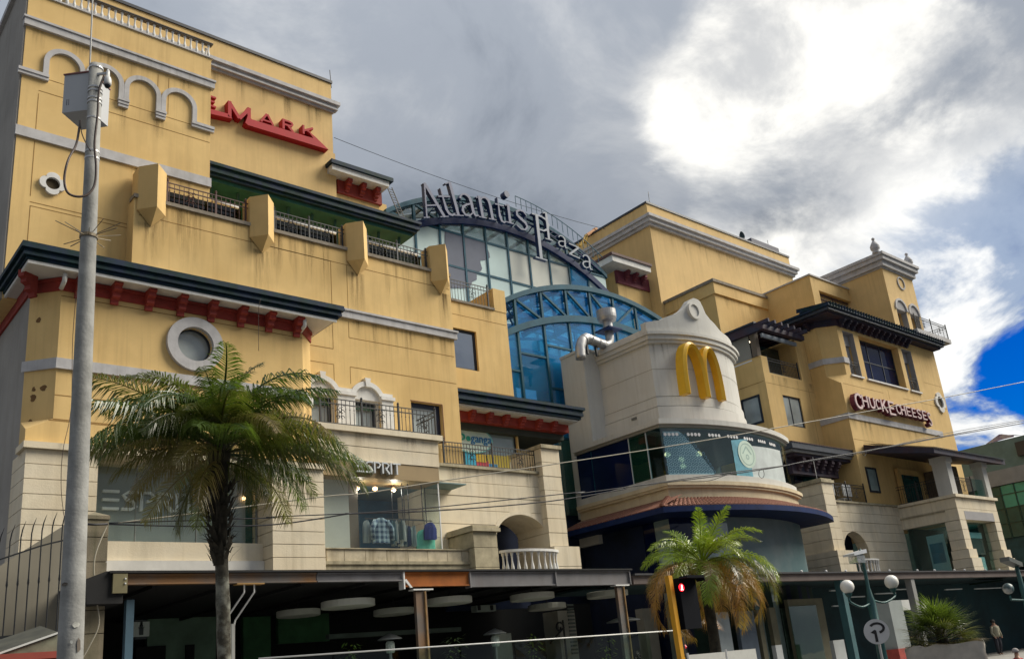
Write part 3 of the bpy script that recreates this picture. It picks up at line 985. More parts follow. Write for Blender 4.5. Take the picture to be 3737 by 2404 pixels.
# red frieze with brackets, soffit and deep green tiled eave
zf1 = zbt2
zf2 = Z(3, 400, 395, YBAY)
q = .05
MB().plan([(bx0 - q, 30), (bx0 - q, yl), (bxa - .02, YBAY - q), (bxb + .02, YBAY - q), (bxb + crr + q, yr), (bxb + crr + q, 26), (bx0 + .3, 26.2), (bx0 + .3, 30)], zf1, zf2 + .3).build('frieze', RED, W)
q2 = .1
MB().plan([(bx0 - q2, yl), (bxa - .04, YBAY - q2), (bxb + .04, YBAY - q2), (bxb + crr + q2, yr), (bxb + crr + q2, 26), (bx0, 26)], zf2 - .06, zf2 + .02).build('frieze_moulding', RED, W)
YEV = YBAY - .62
ex0_, ex1_ = bx0 - .4, bxb + crr + .38
zev = Z(3, 240, 300, YEV)
src = None
bxs = [X(3, px, 480, YBAY) for px in (515, 752, 978, 1187, 1387, 1582, 1765, 1945)]
for xx in bxs:
    s = bracket(W, xx, YBAY - q, zf2 + .16, .2, .44, .66, RED, src)
    src = src or s
again(src, (bx0 + .02, yl - .3, zf2 + .12), W, rad(-60))
box('bay_soffit', SOFFIT, W, ex0_ + .1, ex1_ - .1, YEV + .1, 36, zev + .06, zev + .115)
box('bay_fascia', WHITE, W, ex0_ + .04, ex1_ - .04, YEV + .03, YEV + .1, zev + .03, zev + .12)
box('bay_fascia', WHITE, W, ex0_ + .04, ex0_ + .1, YEV + .11, 36, zev + .03, zev + .12)
eave(W, ex0_, ex1_, YEV, 36, zev + .125, .42, sides='lr', ribs=5)
for xx in (X(3, 425, 350, YEV + .3), X(3, 2005, 650, YEV + .3)):
    MB().tube([(xx, YEV + .2, zev), (xx, YEV + .22, zev - .2), (xx, YEV + .5, zev - .3)], .06, 8).build('spout', WHITE, W, True)

# --- limestone storey
SZ = [4.2, 4.98]
zs_ = Z(0, 400, 1270, 24.6)
ztop = zbb
pier_z = [Z(5, 200, y_, 23.7) for y_ in (880, 768, 658, 606, 482, 358, 235, 120)]
pz = [4.48, 4.9, 5.35] + [5.35 + (ztop - 5.35) * k / 7 for k in range(1, 8)]
courses(W, bx0, X(0, 224, 1200, 23.7), 23.7, 25.0, pz)
box('bay_plinth', STONE, W, bx0 - .08, bx1 + .03, 23.6, 24.4, ztop, ztop + .16)
px0 = X(0, 637, 1200, 23.7)
courses(W, px0, bx1, 23.7, 25.0, pz)
glx0 = X(0, 224, 1200, 23.7)
zlt = Z(0, 700, 1120, 23.9) + .35
box('lintel', STONE, W, glx0 + .01, px0 - .01, 24.35, 25, zlt, ztop)
zsl = zs_
for k, (za, zb) in enumerate(((4.95, zsl),)):
    courses(W, glx0, px0, 24.3, 25.0, [Z(5, 1200, 890, 24.3), zsl], lens=None)
box('white_band', mat('white band', (.62, .6, .55), .8, var=.12, scale=2), W, glx0, px0 - .01, 24.22, 25, 4.48, Z(5, 1200, 892, 24.3))
# shop window with the grey show panel
PANEL = mat('grey display panel', (.33, .36, .335), .6, var=.1, scale=.6)
gx1 = px0 - .02
lw_ = window(W, glx0 + .02, gx1, zsl + .01, zlt - .01, 24.72, mat('thin grey frame', (.2, .22, .21), .6), glass('clear shopfront', (.93, .96, .95), .03), .03, mull=(.27, .62))
pxr = X(5, 1622, 600, 25.0)
box('display_panel', PANEL, W, glx0, pxr, 25.0, 25.04, zsl - .1, zlt)
box('display_side', mat('green room wall', (.012, .10, .08), .8, var=.3), W, pxr, X(5, 1715, 650, 25.0), 25.0, 25.05, zsl - .1, zlt)
box('display_floor', PANEL, W, glx0, gx1, 24.75, 25.0, zsl - .12, zsl - .1)

# --- glazed display box with the sign fascia and balcony over it
YG = 24.0
gx0, gxr = bx1 + .01, X(4, 1090, 860, YG)
zg0, zg1 = Z(4, 400, 1357, YG), Z(4, 400, 875, YG)
zfa = Z(4, 400, 770, YG)
FASC = mat('bronze fascia', (.30, .21, .095), .55, var=.1, scale=1.5, streak=.2)
box('sign_fascia', FASC, W, gx0, gxr, YG, 25.1, zg1, zfa)
zb_ = [zfa + .012, Z(4, 700, 700, YG), Z(4, 700, 598, YG) - .08]
courses(W, gx0, gxr + .02, YG - .03, 25.1, zb_)
zslab = Z(4, 700, 598, YG)
box('balcony_slab', STONE, W, gx0 - .05, gxr + .14, YG - .16, 25.15, zslab - .08, zslab + .1)
railing(W, (gx0 + .1, YG - .02), (gxr - .02, YG - .02), zslab + .1, Z(4, 700, 412, YG) - zslab - .1, IRON, .145, (0, .34, .66, 1), (.16, .5, .87))
railing(W, (gxr - .02, YG + .05), (gxr - .02, 25.1), zslab + .1, Z(4, 700, 412, YG) - zslab - .1, IRON, .145, (), (.5,))
CLEAR = glass('clear shopfront', ())
for xa, xb in ((gx0 + .02, gx0 + (gxr - gx0) * .31), (gx0 + (gxr - gx0) * .312, gxr - .05)):
    box('shop_pane', CLEAR, W, xa, xb, YG + .06, YG + .08, zg0, zg1 - .005)
box('shop_pane', CLEAR, W, gxr - .045, gxr - .03, YG + .09, 25.0, zg0, zg1 - .005)
box('corner_bead', RAILW, W, gxr - .045, gxr - .01, YG + .05, YG + .085, zg0, zg1 - .006)
# sill under the glass: stained stone panels
zsb = Z(4, 700, 1445, YG)
pxs = [340, 460, 600, 740, 880, 1010, 1140, 1235, 1315]
for k in range(len(pxs) - 1):
    box('sill_panel', mat('stained stone', (.5, .43, .3), .9, var=.25, scale=3, streak=.85, dirt=(.16, .12, .06), bump=.3), W, max(gx0, X(4, pxs[k], 1400, YG)) + .008, X(4, pxs[k + 1], 1400, YG) - .008, YG - .05, 25, zsb, zg0 - .03)
MB().box(gx0, X(4, 1315, 1360, YG), YG - .1, 25, zg0 - .03, zg0).box(gx0, X(4, 1320, 1450, YG), YG - .12, 25, zsb - .1, zsb - .004).box(gx0, X(4, 1320, 1480, YG), YG - .06, 25, zsb - .35, zsb - .104).build('sill_moulding', STONED, W)
box('white_band', MATS['white band'], W, gx0 - 2.0, X(4, 1320, 1480, YG), YG - .14, 24.9, 4.48, zsb - .36)
# room seen through the display glass, lit by its own ceiling spots
for px_ in (560, 800):
    p = at(4, px_, 985, 24.6)
    lp = bpy.data.objects.new('display_spot_light', bpy.data.lights.new('display_spot_light', 'POINT'))
    COL.objects.link(lp)
    lp.location = p
    lp.data.energy = 9
    lp.data.color = (1, .95, .88)
    lp.data.shadow_soft_size = .08
YR = 27.2
box('room_floor', mat('room floor', (.1, .1, .1), .6), W, gx0, gxr + 1.2, 24.1, YR, zg0 - .06, zg0 - .035)
box('room_ceiling', mat('room ceiling', (.16, .24, .24), .8), W, gx0, gxr + 1.2, 24.12, YR, zg1 + .02, zg1 + .06)
box('room_back_wall', mat('room wall blue', (.02, .10, .17), .8, var=.4, scale=1.2), W, gx0, gxr + 1.5, YR, YR + .1, zg0 - .1, zg1 + .1)
box('room_right_wall', mat('room wall pale', (.3, .36, .33), .8), W, gxr + .9, gxr + 1.0, 25.3, YR, zg0 - .1, zg1 + .1)
xw = X(4, 490, 1100, 24.6)
box('room_screen', mat('pale panel', (.44, .44, .41), .7, var=.06), W, gx0 + .02, xw, 24.55, 24.6, zg0 - .03, zg1 + .02)
box('room_post', mat('brown post', (.13, .1, .07), .7), W, xw + .004, X(4, 556, 1100, 24.6), 24.6, 24.9, zg0 - .03, zg1 + .02)

# --- limestone wall with the arch
YL = 25.0
lx0, lx1 = gxr + .02, X(0, 1275, 1080, 24.7)
ac = X(4, 1645, 1300, YL)
arx = (X(4, 1822, 1290, YL) - X(4, 1478, 1290, YL)) / 2
azs = Z(4, 1650, 1310, YL)
atop = Z(4, 1610, 1135, YL)


def ahole(z):
    if z < azs: return (ac - arx, ac + arx)
    k = (z - azs) / (atop - azs)
    if k >= 1: return None
    e = arx * math.sqrt(1 - k * k)
    return (ac - e, ac + e)


zc_ = [4.0, Z(4, 1150, 1365, YL) - .02]
top_l = zlime - .1
nco = 6
lz = [4.48, 4.75] + [4.75 + (top_l - 4.75) * k / 8 for k in range(1, 9)]
courses(W, lx0, lx1, YL, 26.6, lz, hole=ahole)
MB().strip([(ac + (arx + .16) * math.cos(rad(a)), azs + (atop - azs + .16) * math.sin(rad(a))) for a in range(0, 181, 9)],
           [(ac + (arx + .004) * math.cos(rad(a)), azs + (atop - azs + .004) * math.sin(rad(a))) for a in range(0, 181, 9)], YL - .02, YL + .1).build('arch_moulding', STONE, W)
box('parapet_cap', STONED, W, lx0, lx1 + .02, YL - .1, 25.6, top_l, zlime)
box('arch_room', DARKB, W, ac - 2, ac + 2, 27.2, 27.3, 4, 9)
for dx, c in ((-.75, (.01, .06, .12)), (-.1, (.03, .09, .16)), (.1, (.01, .03, .08))):
    box('arch_curtain', mat('curtain %.2f' % dx, c, .8, var=.3), W, ac + dx - .09, ac + dx + .09, 27.05, 27.12, 4.2, azs + 1.1)
railing(W, (lx0 + 1.05, YL + .1), (lx1 - .03, YL + .1), zlime, Z(4, 1500, 688, YL) - zlime, IRON, .13, (0, .5, .97), (.28, .8))
# corner pilaster
plx0, plx1 = X(0, 1277, 1180, 24.7), X(4, 1900, 900, 24.7)
zpt = Z(4, 1800, 700, 24.7)
zfo = Z(4, 1850, 1350, 24.7)
courses(W, plx0, plx1, 24.7, 26.5, [zfo + (zpt - zfo) * k / 7 for k in range(8)])
courses(W, plx0 - .04, plx1 + .3, 24.45, 26.5, [4.48, 4.8, 5.2, zfo])
MB().plan([(plx0 - .04, 24.45), (plx1 + .3, 24.45), (plx1 + .3, 26.5), (plx0 - .04, 26.5)], zfo - .001, zfo).build('pilaster_foot', STONED, W)
box('pilaster_cap', STONED, W, plx0 - .05, plx1 + .07, 24.6, 26.5, zpt, zpt + .14)
# stone post left of the arch, moulded foot
qx0, qx1 = X(4, 1320, 1300, 23.6), X(4, 1475, 1300, 23.6)
zq = Z(4, 1330, 1245, 23.6)
courses(W, qx0, qx1, 23.6, 25.0, [4.48, 4.75, 5.05, Z(4, 1330, 1350, 23.6), zq], m=STONED)
MB().box(qx0 - .09, qx1 + .1, 23.5, 25, zq, zq + .12).box(qx0 - .05, qx1 + .06, 23.55, 25, zq + .12, zq + .2).build('post_cap', STONED, W)
MB().box(qx0 - .12, qx1 + .14, 23.45, 24.9, 4.75, 4.85).box(qx0 - .08, qx1 + .2, 23.5, 24.9, 4.49, 4.6).build('post_foot', STONED, W)
# bowed balcony with balusters in front of the arch
zbr, zbf = Z(4, 1650, 1362, 24.3), Z(4, 1650, 1500, 24.3) - .12
pts = [(ac + (arx + .12) * math.cos(rad(a)), 24.75 - .62 * math.sin(rad(a))) for a in range(0, 181, 10)]
inn_ = [(ac + (arx - .1) * math.cos(rad(a)), 24.75 - .4 * math.sin(rad(a))) for a in range(0, 181, 10)]
for nm, za, zb in (('bow_rail', zbr - .09, zbr), ('bow_floor', zbf - .3, zbf)):
    MB().plan(pts + (inn_[::-1] if nm == 'bow_rail' else []), za, zb).build(nm, WHITE, W)
src = None
for i in range(13):
    a = rad(6 + 168 * i / 12)
    s = baluster(W, ac + (arx + .01) * math.cos(a), 24.75 - .51 * math.sin(a), zbf, zbr - .09 - zbf, WHITE, src, .8)
    src = src or s

# weathering: rain runs under ledges and piers, flaked patches on the bay corner
yS = .006
stains(W, BX0 + .3, BX1 - .2, zcop - .13, YB - yS, 26, .5, 2.6)
for xc in xs_p:
    stains(W, xc - .3, xc + .3, ptip + .1, YB - yS, 3, .8, 2.2)
stains(W, BX0 + .3, BX1 - .1, zled - .21, YB - yS - .001, 22, .4, 1.6)
stains(W, AX0 + .2, AX1 - .2, zc - .18, YA - yS, 8, .3, 1.0)
stains(W, AX0 + .2, AX1 - .2, zl - .17, YA - yS, 8, .4, 1.4)
for e_ in ex[1:4]:
    stains(W, e_ - .05, e_ + .05, zleg - .3, YA - yS - .001, 2, .5, 1.2)
stains(W, bxa, bxb, zbd[1] - .01, YBAY - yS, 10, .3, .9)
stains(W, 9, x2r - .3, z2c - .6, Y2 - yS, 16, .5, 2.2)
stains(W, BX1 + .1, CX1 - .3, zct - .12, YC - yS, 6, .4, 1.6)
stains(W, gx0 + .2, gxr - .2, zslab - .09, YG - .04, 9, .15, .5)
stains(W, lx0 + .1, lx1 - .1, top_l - .01, YL - .016, 8, .3, 1.0)
R6 = random.Random(4)
for px_, py_5, r_ in ((243, 682, .09), (262, 1140, .1), (205, 1200, .1), (208, 1140, .06), (185, 1350, .07), (228, 520, .05)):
    p = at(3, px_, py_5, YBAY + .62)
    t_ = min(max(p.x, bx0 + .12), bxa - .12)
    yy_ = YBAY + (bxa - t_)
    pts = []
    for k in range(10):
        a = k / 10 * 6.283
        q_ = r_ * R6.uniform(.5, 1.2)
        dx = q_ * math.cos(a) * .7
        pts.append((t_ + dx - .004, yy_ - dx - .004, p.z + q_ * math.sin(a)))
    MB().add(pts, [tuple(range(10))]).build('flaked_patch', mat('bare render', (.16, .085, .03), .95, var=.3, scale=8), W)
# ================================================================ GLASS ATRIUM
A = thing('glass_atrium', 'blue green steel and glass atrium with two stepped arched vaults between the yellow wings', 'building', (33, 33, 0))
YU, XU, RU = 36.5, 32.7, 14.6
ZUA = Z(0, 1150, 468, YU) - .1


def uz(x, apex, R): return apex - R + math.sqrt(max(R * R - (x - XU) ** 2, 0))


GUP = glass('pale atrium pane', (.80, .88, .87), .07, haze=.12, hazecol=(.7, .78, .76))
GBL = glass('blue atrium pane', (.36, .74, 1.0), .09, haze=.22, hazecol=(.03, .40, .74))
GFR = mat('cream blind', (.60, .60, .53), .8, var=.08, scale=.4)
GPAL = mat('pale green blind', (.52, .64, .62), .8, var=.1, scale=.4)
SIL = mat('grey printed film', (.10, .115, .16), .7, var=.08)
HW = 8.5
xs_m = [XU - HW + 2 * HW * i / 40 for i in range(41)]
outer_t = [(x, uz(x, ZUA, RU)) for x in xs_m]
outer_b = [(x, z - .3) for x, z in outer_t]
zia = Z(0, 1180, 533, YU)
inner_t = [(x, uz(x, zia, RU + .5) + .1) for x in xs_m]
inner_b = [(x, z - .42) for x, z in inner_t]
MB().strip(outer_t, outer_b, YU - .12, YU + .12).build('outer_arch', STEELB, A)
MB().strip(inner_t, inner_b, YU - .2, YU + .2).build('inner_arch', NAVY, A)
NB = 10
mx = [XU - HW + 2 * HW * i / NB for i in range(NB + 1)]
mx = [X(15, 780, 800, YU) + (i - 3) * (X(15, 1415, 780, YU) - X(15, 780, 800, YU)) / 2 for i in range(0, 11)]
mx = [q for q in mx if XU - HW - .1 < q < XU + HW + .1]
for i, q in enumerate(mx):
    b = MB().bar((q, YU, uz(q, zia, RU + .5)), (q, YU, uz(q, ZUA, RU) - .05), .16, .14)
    b.build('truss_post', STEELB, A)
    if i < len(mx) - 1:
        q2 = mx[i + 1]
        if q < XU - 1:
            MB().bar((q, YU, uz(q, ZUA, RU) - .2), (q2, YU, uz(q2, zia, RU + .5)), .13, .12).build('truss_brace', STEELB, A)
        else:
            MB().bar((q2, YU, uz(q2, ZUA, RU) - .2), (q, YU, uz(q, zia, RU + .5)), .13, .12).build('truss_brace', STEELB, A)
# window wall under the inner arch
zt1, zt2 = Z(2, 1110, 720, YU), Z(2, 1140, 940, YU)
zt3 = zt2 - (zt1 - zt2)
ZLOW = 17.0
gx = [XU - HW + .05] + mx + [XU + HW - .05]
gx = sorted(set(round(q, 3) for q in gx))
for q in gx:
    MB().box(q - .06, q + .06, YU - .09, YU + .09, ZLOW, uz(q, zia, RU + .5) - .2).build('mullion', STEELB, A)
for zz in (zt1, zt2, zt3):
    MB().box(gx[0], gx[-1], YU - .07, YU + .07, zz - .06, zz + .06).build('transom', STEELB, A)
rows = [ZLOW, zt3, zt2, zt1]
xs1 = X(2, 1465, 850, YU)
for i in range(len(gx) - 1):
    a, c = gx[i] + .062, gx[i + 1] - .062
    if c - a < .2: continue
    blue_side = a > xs1 + 1.5
    for j in range(3):
        if blue_side: m_ = GBL if (i + j) % 3 else GPAL
        elif j == 2: m_ = GFR if a > X(2, 1060, 800, YU) else GPAL
        elif j == 1: m_ = GPAL
        else: m_ = GPAL
        box('pane', m_, A, a, c, YU - .02, YU + .01, rows[j] + .062, rows[j + 1] - .062)
    za, zb = uz(a, zia, RU + .5) - .3, uz(c, zia, RU + .5) - .3
    if min(za, zb) > zt1 + .2:
        MB().prism([(a, zt1 + .062), (c, zt1 + .062), (c, zb), (a, za)], YU - .02, YU + .01).build('pane', GBL if a > xs1 + .5 else GUP, A)
# printed profile on the blinds
prof = [(770, 690), (1030, 735), (1058, 770), (1062, 800), (1030, 815), (1000, 818), (998, 830), (1010, 870), (1005, 885), (968, 900), (975, 915), (975, 945), (945, 958), (930, 1000), (770, 1000)]
pp = [(X(2, x_, y_, YU), Z(2, x_, y_, YU)) for x_, y_ in prof]
pp[0] = (pp[0][0], zt1); pp[1] = (pp[1][0], zt1 - .03)
MB().prism(pp, YU - .05, YU - .03).build('printed_profile', SIL, A)
# arched glass roof behind the upper front
ROOFP = glass('roof pane', (.86, .9, .9), .05, haze=.35, hazecol=(.85, .9, .88))
RIB = mat('roof rib grey', (.26, .29, .29), .6, var=.15)
for k in range(6):
    y0 = YU + .3 + k * 1.9
    MB().strip([(x, z - .05) for x, z in outer_t[::2]], [(x, z - .32) for x, z in outer_t[::2]], y0, y0 + .14).build('roof_rib', RIB if k else STEELB, A)
    if k < 5:
        for i in range(0, 40, 4):
            (xa, za), (xb, zb) = outer_t[i], outer_t[i + 4]
            MB().add([(xa, y0 + .16, za), (xb, y0 + .16, zb), (xb, y0 + 1.88, zb), (xa, y0 + 1.88, za), (xa, y0 + .16, za - .02), (xb, y0 + .16, zb - .02), (xb, y0 + 1.88, zb - .02), (xa, y0 + 1.88, za - .02)],
                     [(0, 1, 2, 3), (7, 6, 5, 4), (0, 4, 5, 1), (1, 5, 6, 2), (2, 6, 7, 3), (3, 7, 4, 0)]).build('roof_pane', ROOFP, A)
for i in range(0, 41, 4):
    x_, z_ = outer_t[i]
    MB().box(x_ - .07, x_ + .07, YU + .3, YU + 10, z_ - .24, z_ - .06).build('purlin', RIB, A)
box('inner_wall', mat('hall wall', (.06, .1, .14), .9, var=.3, scale=.4), A, XU - 9, XU + 9, 47.0, 47.3, 0, 27)

# ---- lower vault, further forward
YV, XV, RV = 29.6, 33.0, 14.0
ZVA = 20.34


def vz(x, apex=ZVA, R=RV): return apex - R + math.sqrt(max(R * R - (x - XV) ** 2, 0))


HV = 7.9
xv_ = [XV - HV + 2 * HV * i / 40 for i in range(41)]
vo_t = [(x, vz(x)) for x in xv_]
vo_b = [(x, z - .26) for x, z in vo_t]
vi_t = [(x, vz(x, 18.62, RV + 1)) for x in xv_]
vi_b = [(x, z - .34) for x, z in vi_t]
MB().strip(vo_t, vo_b, YV - .12, YV + .14).build('outer_arch', STEELB, A)
MB().strip(vi_t, vi_b, YV - .16, YV + .16).build('inner_arch', STEELB, A)
vm = [33.63 + 1.742 * k for k in range(-5, 5)]
vm = [q for q in vm if XV - HV < q < XV + HV]
for i, q in enumerate(vm):
    MB().bar((q, YV, vz(q, 18.62, RV + 1) - .1), (q, YV, vz(q) - .1), .13, .13).build('truss_post', STEELB, A)
    if i < len(vm) - 1:
        q2 = vm[i + 1]
        if q < 33.0:
            MB().bar((q, YV, vz(q) - .2), (q2, YV, vz(q2, 18.62, RV + 1) - .1), .11, .1).build('truss_brace', STEELB, A)
        else:
            MB().bar((q2, YV, vz(q2) - .2), (q, YV, vz(q, 18.62, RV + 1) - .1), .11, .1).build('truss_brace', STEELB, A)
        MB().prism([(q + .07, vz(q, 18.62, RV + 1) + .02), (q2 - .07, vz(q2, 18.62, RV + 1) + .02), (q2 - .07, vz(q2) - .27), (q + .07, vz(q) - .27)], YV + .1, YV + .12).build('truss_pane', GBL, A)
vg = [XV - HV + .02] + vm
tr = {0: (14.9, 12.3), 1: (15.84, 13.55, 11.2), 2: (16.52, 14.34, 11.9), 3: (16.0, 13.6, 11)}
for i in range(len(vg)):
    q = vg[i]
    MB().box(q - .06, q + .06, YV - .08, YV + .08, 8.2, vz(q, 18.62, RV + 1) - .25).build('mullion', STEELB, A)
    if i == len(vg) - 1: break
    a, c = q + .062, vg[i + 1] - .062
    zz = [8.2] + sorted(tr[min(i, 3)]) + [None]
    for j in range(len(zz) - 1):
        if zz[j + 1] is None:
            MB().prism([(a, zz[j] + .05), (c, zz[j] + .05), (c, vz(c, 18.62, RV + 1) - .3), (a, vz(a, 18.62, RV + 1) - .3)], YV - .015, YV + .01).build('pane', GBL, A)
        else:
            box('pane', GBL if j else glass('low atrium pane', (.45, .6, .55), .15, haze=.2, hazecol=(.15, .3, .25)), A, a, c, YV - .015, YV + .01, zz[j] + .05, zz[j + 1] - .05)
            MB().box(a, c, YV - .06, YV + .06, zz[j + 1] - .048, zz[j + 1] + .048).build('transom', STEELB, A)
RIBB = mat('blue roof rib', (.03, .16, .34), .5, var=.2)
VP_ = glass('vault pane', (.80, .9, .95), .05, haze=.2, hazecol=(.8, .9, .92))
for k in range(4):
    y0 = YV + .4 + k * 1.7
    MB().strip([(x, z - .06) for x, z in vo_t[::2]], [(x, z - .36) for x, z in vo_t[::2]], y0, y0 + .2).build('vault_rib', RIBB, A)
    MB().strip([(x, z - 1.5) for x, z in vo_t[::2]], [(x, z - 1.62) for x, z in vo_t[::2]], y0, y0 + .12).build('vault_tie', RIBB, A)
    for i in range(0, 40, 4):
        (xa, za), (xb, zb) = vo_t[i], vo_t[i + 4]
        MB().add([(xa, y0 + .22, za), (xb, y0 + .22, zb), (xb, y0 + 1.68, zb), (xa, y0 + 1.68, za), (xa, y0 + .22, za - .02), (xb, y0 + .22, zb - .02), (xb, y0 + 1.68, zb - .02), (xa, y0 + 1.68, za - .02)],
                 [(0, 1, 2, 3), (7, 6, 5, 4), (0, 4, 5, 1), (1, 5, 6, 2), (2, 6, 7, 3), (3, 7, 4, 0)]).build('vault_pane', VP_, A)
        if k < 3:
            MB().bar((xa, y0 + .2, za - .3), (xb, y0 + 1.7, zb - .3), .1, .1).build('vault_brace', RIBB, A)
for i in range(0, 41, 4):
    x_, z_ = vo_t[i]
    MB().box(x_ - .09, x_ + .09, YV + .2, YU - .3, z_ - .3, z_ - .05).build('vault_purlin', RIBB, A)
for q in (27.5, 31.0, 34.5, 38):
    MB().tube([(q, YU - .8, 0), (q, YU - .8, 17.3)], .3, 10).build('column', mat('column blue', (.04, .16, .26), .6), A, True)
box('gallery_floor', mat('gallery', (.05, .13, .2), .8, var=.2), A, XV - 7.8, XV + 7.8, YV + 2.6, YU - .2, 12.6, 13.2)
box('gallery_floor', MATS['gallery'], A, XV - 7.8, XV + 7.8, YV + 2.6, YU - .2, 16.9, 17.0 + .2)
box('gallery_front', mat('gallery wall', (.20, .24, .15), .9, var=.3), A, XV - 7.8, XV + 7.8, YV + 2.5, YV + 2.58, 9, 13.0)
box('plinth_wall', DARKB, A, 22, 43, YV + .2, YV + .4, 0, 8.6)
# roof access ladder at the left springing
L0, L1 = at(15, 80, 160, YU - .6), at(15, 300, 690, YU - .6)
b = MB()
for s in (-.16, .16):
    b.bar(L0 + Vector((s, 0, 0)), L1 + Vector((s, 0, 0)), .04, .04)
for i in range(1, 14):
    p = L0.lerp(L1, i / 14)
    b.bar(p - Vector((.16, 0, 0)), p + Vector((.16, 0, 0)), .03, .03)
tag(b.build('roof_ladder', IRON, None), 'thin black ladder leaning from the small tower roof down to the glass arch', 'ladder')

# ---- the big letters on the arch
SG = thing('mall_name_sign', 'large grey serif letters reading Atlantis Plaza standing along the glass arch', 'sign', (XU, 35.6, 26))
LFACE = mat('letter grey', (.065, .08, .155), .55, var=.1)
LFACE2 = mat('letter pale', (.20, .23, .28), .55, var=.08)
LSIDE = mat('letter navy', (.012, .03, .10), .5)


def stroke(b, pts, wd, y0, y1):
    n = len(pts)
    L, Rr = [], []
    for i, (x_, z_) in enumerate(pts):
        d = Vector((pts[min(i + 1, n - 1)][0] - pts[max(i - 1, 0)][0], pts[min(i + 1, n - 1)][1] - pts[max(i - 1, 0)][1])).normalized()
        w_ = (wd[i] if isinstance(wd, (list, tuple)) else wd) / 2
        L.append((x_ - d.y * w_, z_ + d.x * w_))
        Rr.append((x_ + d.y * w_, z_ - d.x * w_))
    b.strip(L, Rr, y0, y1)


def ell(cx, cz, rx, rz, a0, a1, n=12): return arc(cx, cz, rx, rz, a0, a1, n)


GL = {
    'A': (.86, [([(.02, 0), (.4, 1)], .075), ([(.4, 1.02), (.78, 0)], .16), ([(.17, .36), (.6, .36)], .07), ([(-.1, .02), (.16, .02)], .05), ([(.6, .02), (.96, .02)], .05)]),
    't': (.42, [([(.15, .86), (.15, .2), (.2, .06), (.3, .02), (.42, .08)], [.02, .14, .14, .1, .04]), ([(0, .6), (.4, .6)], .07)]),
    'l': (.32, [([(.16, .02), (.16, 1.12)], .15), ([(-.02, .02), (.34, .02)], .05), ([(0, 1.06), (.16, 1.13)], .06)]),
    'a': (.58, [(ell(.25, .44, .18, .17, 170, 20, 8) + [(.43, .4), (.43, .12), (.48, .03), (.6, .05)], [.12, .07, .07, .07, .08, .1, .12, .13, .14, .14, .14, .1, .04]),
                ([(.42, .36), (.25, .32), (.1, .24), (.06, .13), (.12, .03), (.25, .01), (.4, .1)], [.06, .08, .11, .12, .1, .07, .05])]),
    'n': (.62, [([(.14, 0), (.14, .62)], .14), ([(.14, .48), (.24, .59), (.36, .62), (.46, .56), (.5, .42), (.5, 0)], [.05, .07, .1, .13, .14, .14]), ([(0, .02), (.28, .02)], .05), ([(.36, .02), (.64, .02)], .05), ([(.02, .56), (.14, .6)], .06)]),
    'i': (.3, [([(.15, 0), (.15, .62)], .14), ([(0, .02), (.3, .02)], .05), ([(.02, .56), (.15, .6)], .06)]),
    's': (.46, [([(.42, .5), (.32, .6), (.2, .61), (.09, .53), (.1, .42), (.22, .34), (.36, .26), (.41, .15), (.34, .04), (.2, .01), (.05, .1)], [.04, .06, .08, .1, .12, .14, .13, .1, .08, .06, .04])]),
    'P': (.62, [([(.16, -.62), (.16, 1)], .17), ([(.12, .96), (.34, .97), (.52, .92), (.6, .74), (.54, .55), (.38, .46), (.16, .46)], [.07, .07, .12, .16, .13, .08, .06]), ([(-.06, -.6), (.4, -.6)], .06), ([(-.02, .97), (.16, .97)], .06)]),
    'z': (.5, [([(.02, .58), (.46, .58)], .08), ([(.42, .56), (.06, .05)], .14), ([(.02, .04), (.48, .04)], .08)]),
}


def serif(ch, xl, xr, zb, h, y, tilt, face):
    wu, st = GL[ch]
    sx = (xr - xl) / wu
    b, bs = MB(), MB()
    for k, (pts, wd) in enumerate(st):
        q = [(p * sx, r * h) for p, r in pts]
        s = min(sx, h)
        ww = [v * s * .68 for v in wd] if isinstance(wd, list) else wd * s * .7
        stroke(b, q, ww, .004 * k, .05 + .002 * k)
        stroke(bs, q, ww, .052 + .004 * k, .26 + .004 * k)
    for mb_ in (b, bs):
        c, s = math.cos(tilt), math.sin(tilt)
        mb_.v = [(xl + p * c - r * s, y + q_, zb + p * s + r * c) for p, q_, r in mb_.v]
    lt = b.build('letter', face, SG)
    bs.build('return', LSIDE, lt)
    if ch == 'i':
        cx_, cz_ = .15 * sx, .95 * h
        p = (xl + cx_ * math.cos(tilt) - cz_ * math.sin(tilt), zb + cx_ * math.sin(tilt) + cz_ * math.cos(tilt))
        MB().prism(arc(p[0], p[1], .2, .22, 0, 345, 23), y, y + .4).build('dot', LSIDE, lt)


YS = 35.5
specs = [('A', 605, 905, 622, 205, 640), ('t', 850, 1025, 565, 210, 600), ('l', 990, 1125, 565, 125, 570), ('a', 1105, 1340, 560, 272, 575), ('n', 1345, 1580, 588, 300, 600),
         ('t', 1600, 1730, 645, 300, 650), ('i', 1730, 1830, 660, 400, 670), ('s', 1850, 2040, 730, 460, 735)]
frac = {'A': 1.0, 't': .86, 'l': 1.13, 'a': .62, 'n': .62, 'i': .62, 's': .62}
for ch, xl, xr, yb_, yt, _ in specs:
    xm = (xl + xr) / 2
    pb, ptp = at(15, xm, yb_, YS), at(15, xm, yt, YS)
    x0, x1 = X(15, xl, yb_, YS), X(15, xr, yb_, YS)
    tilt = math.asin(max(-.9, min(.9, (XU - pb.x) / RU))) * .95
    h = (ptp.z - pb.z) / frac[ch] / max(.8, math.cos(tilt))
    if ch in 'lt': h *= .97
    serif(ch, x0, x1, at(15, xl, yb_, YS).z + (0 if ch != 'A' else .1), h, YS, tilt * .8, LFACE)
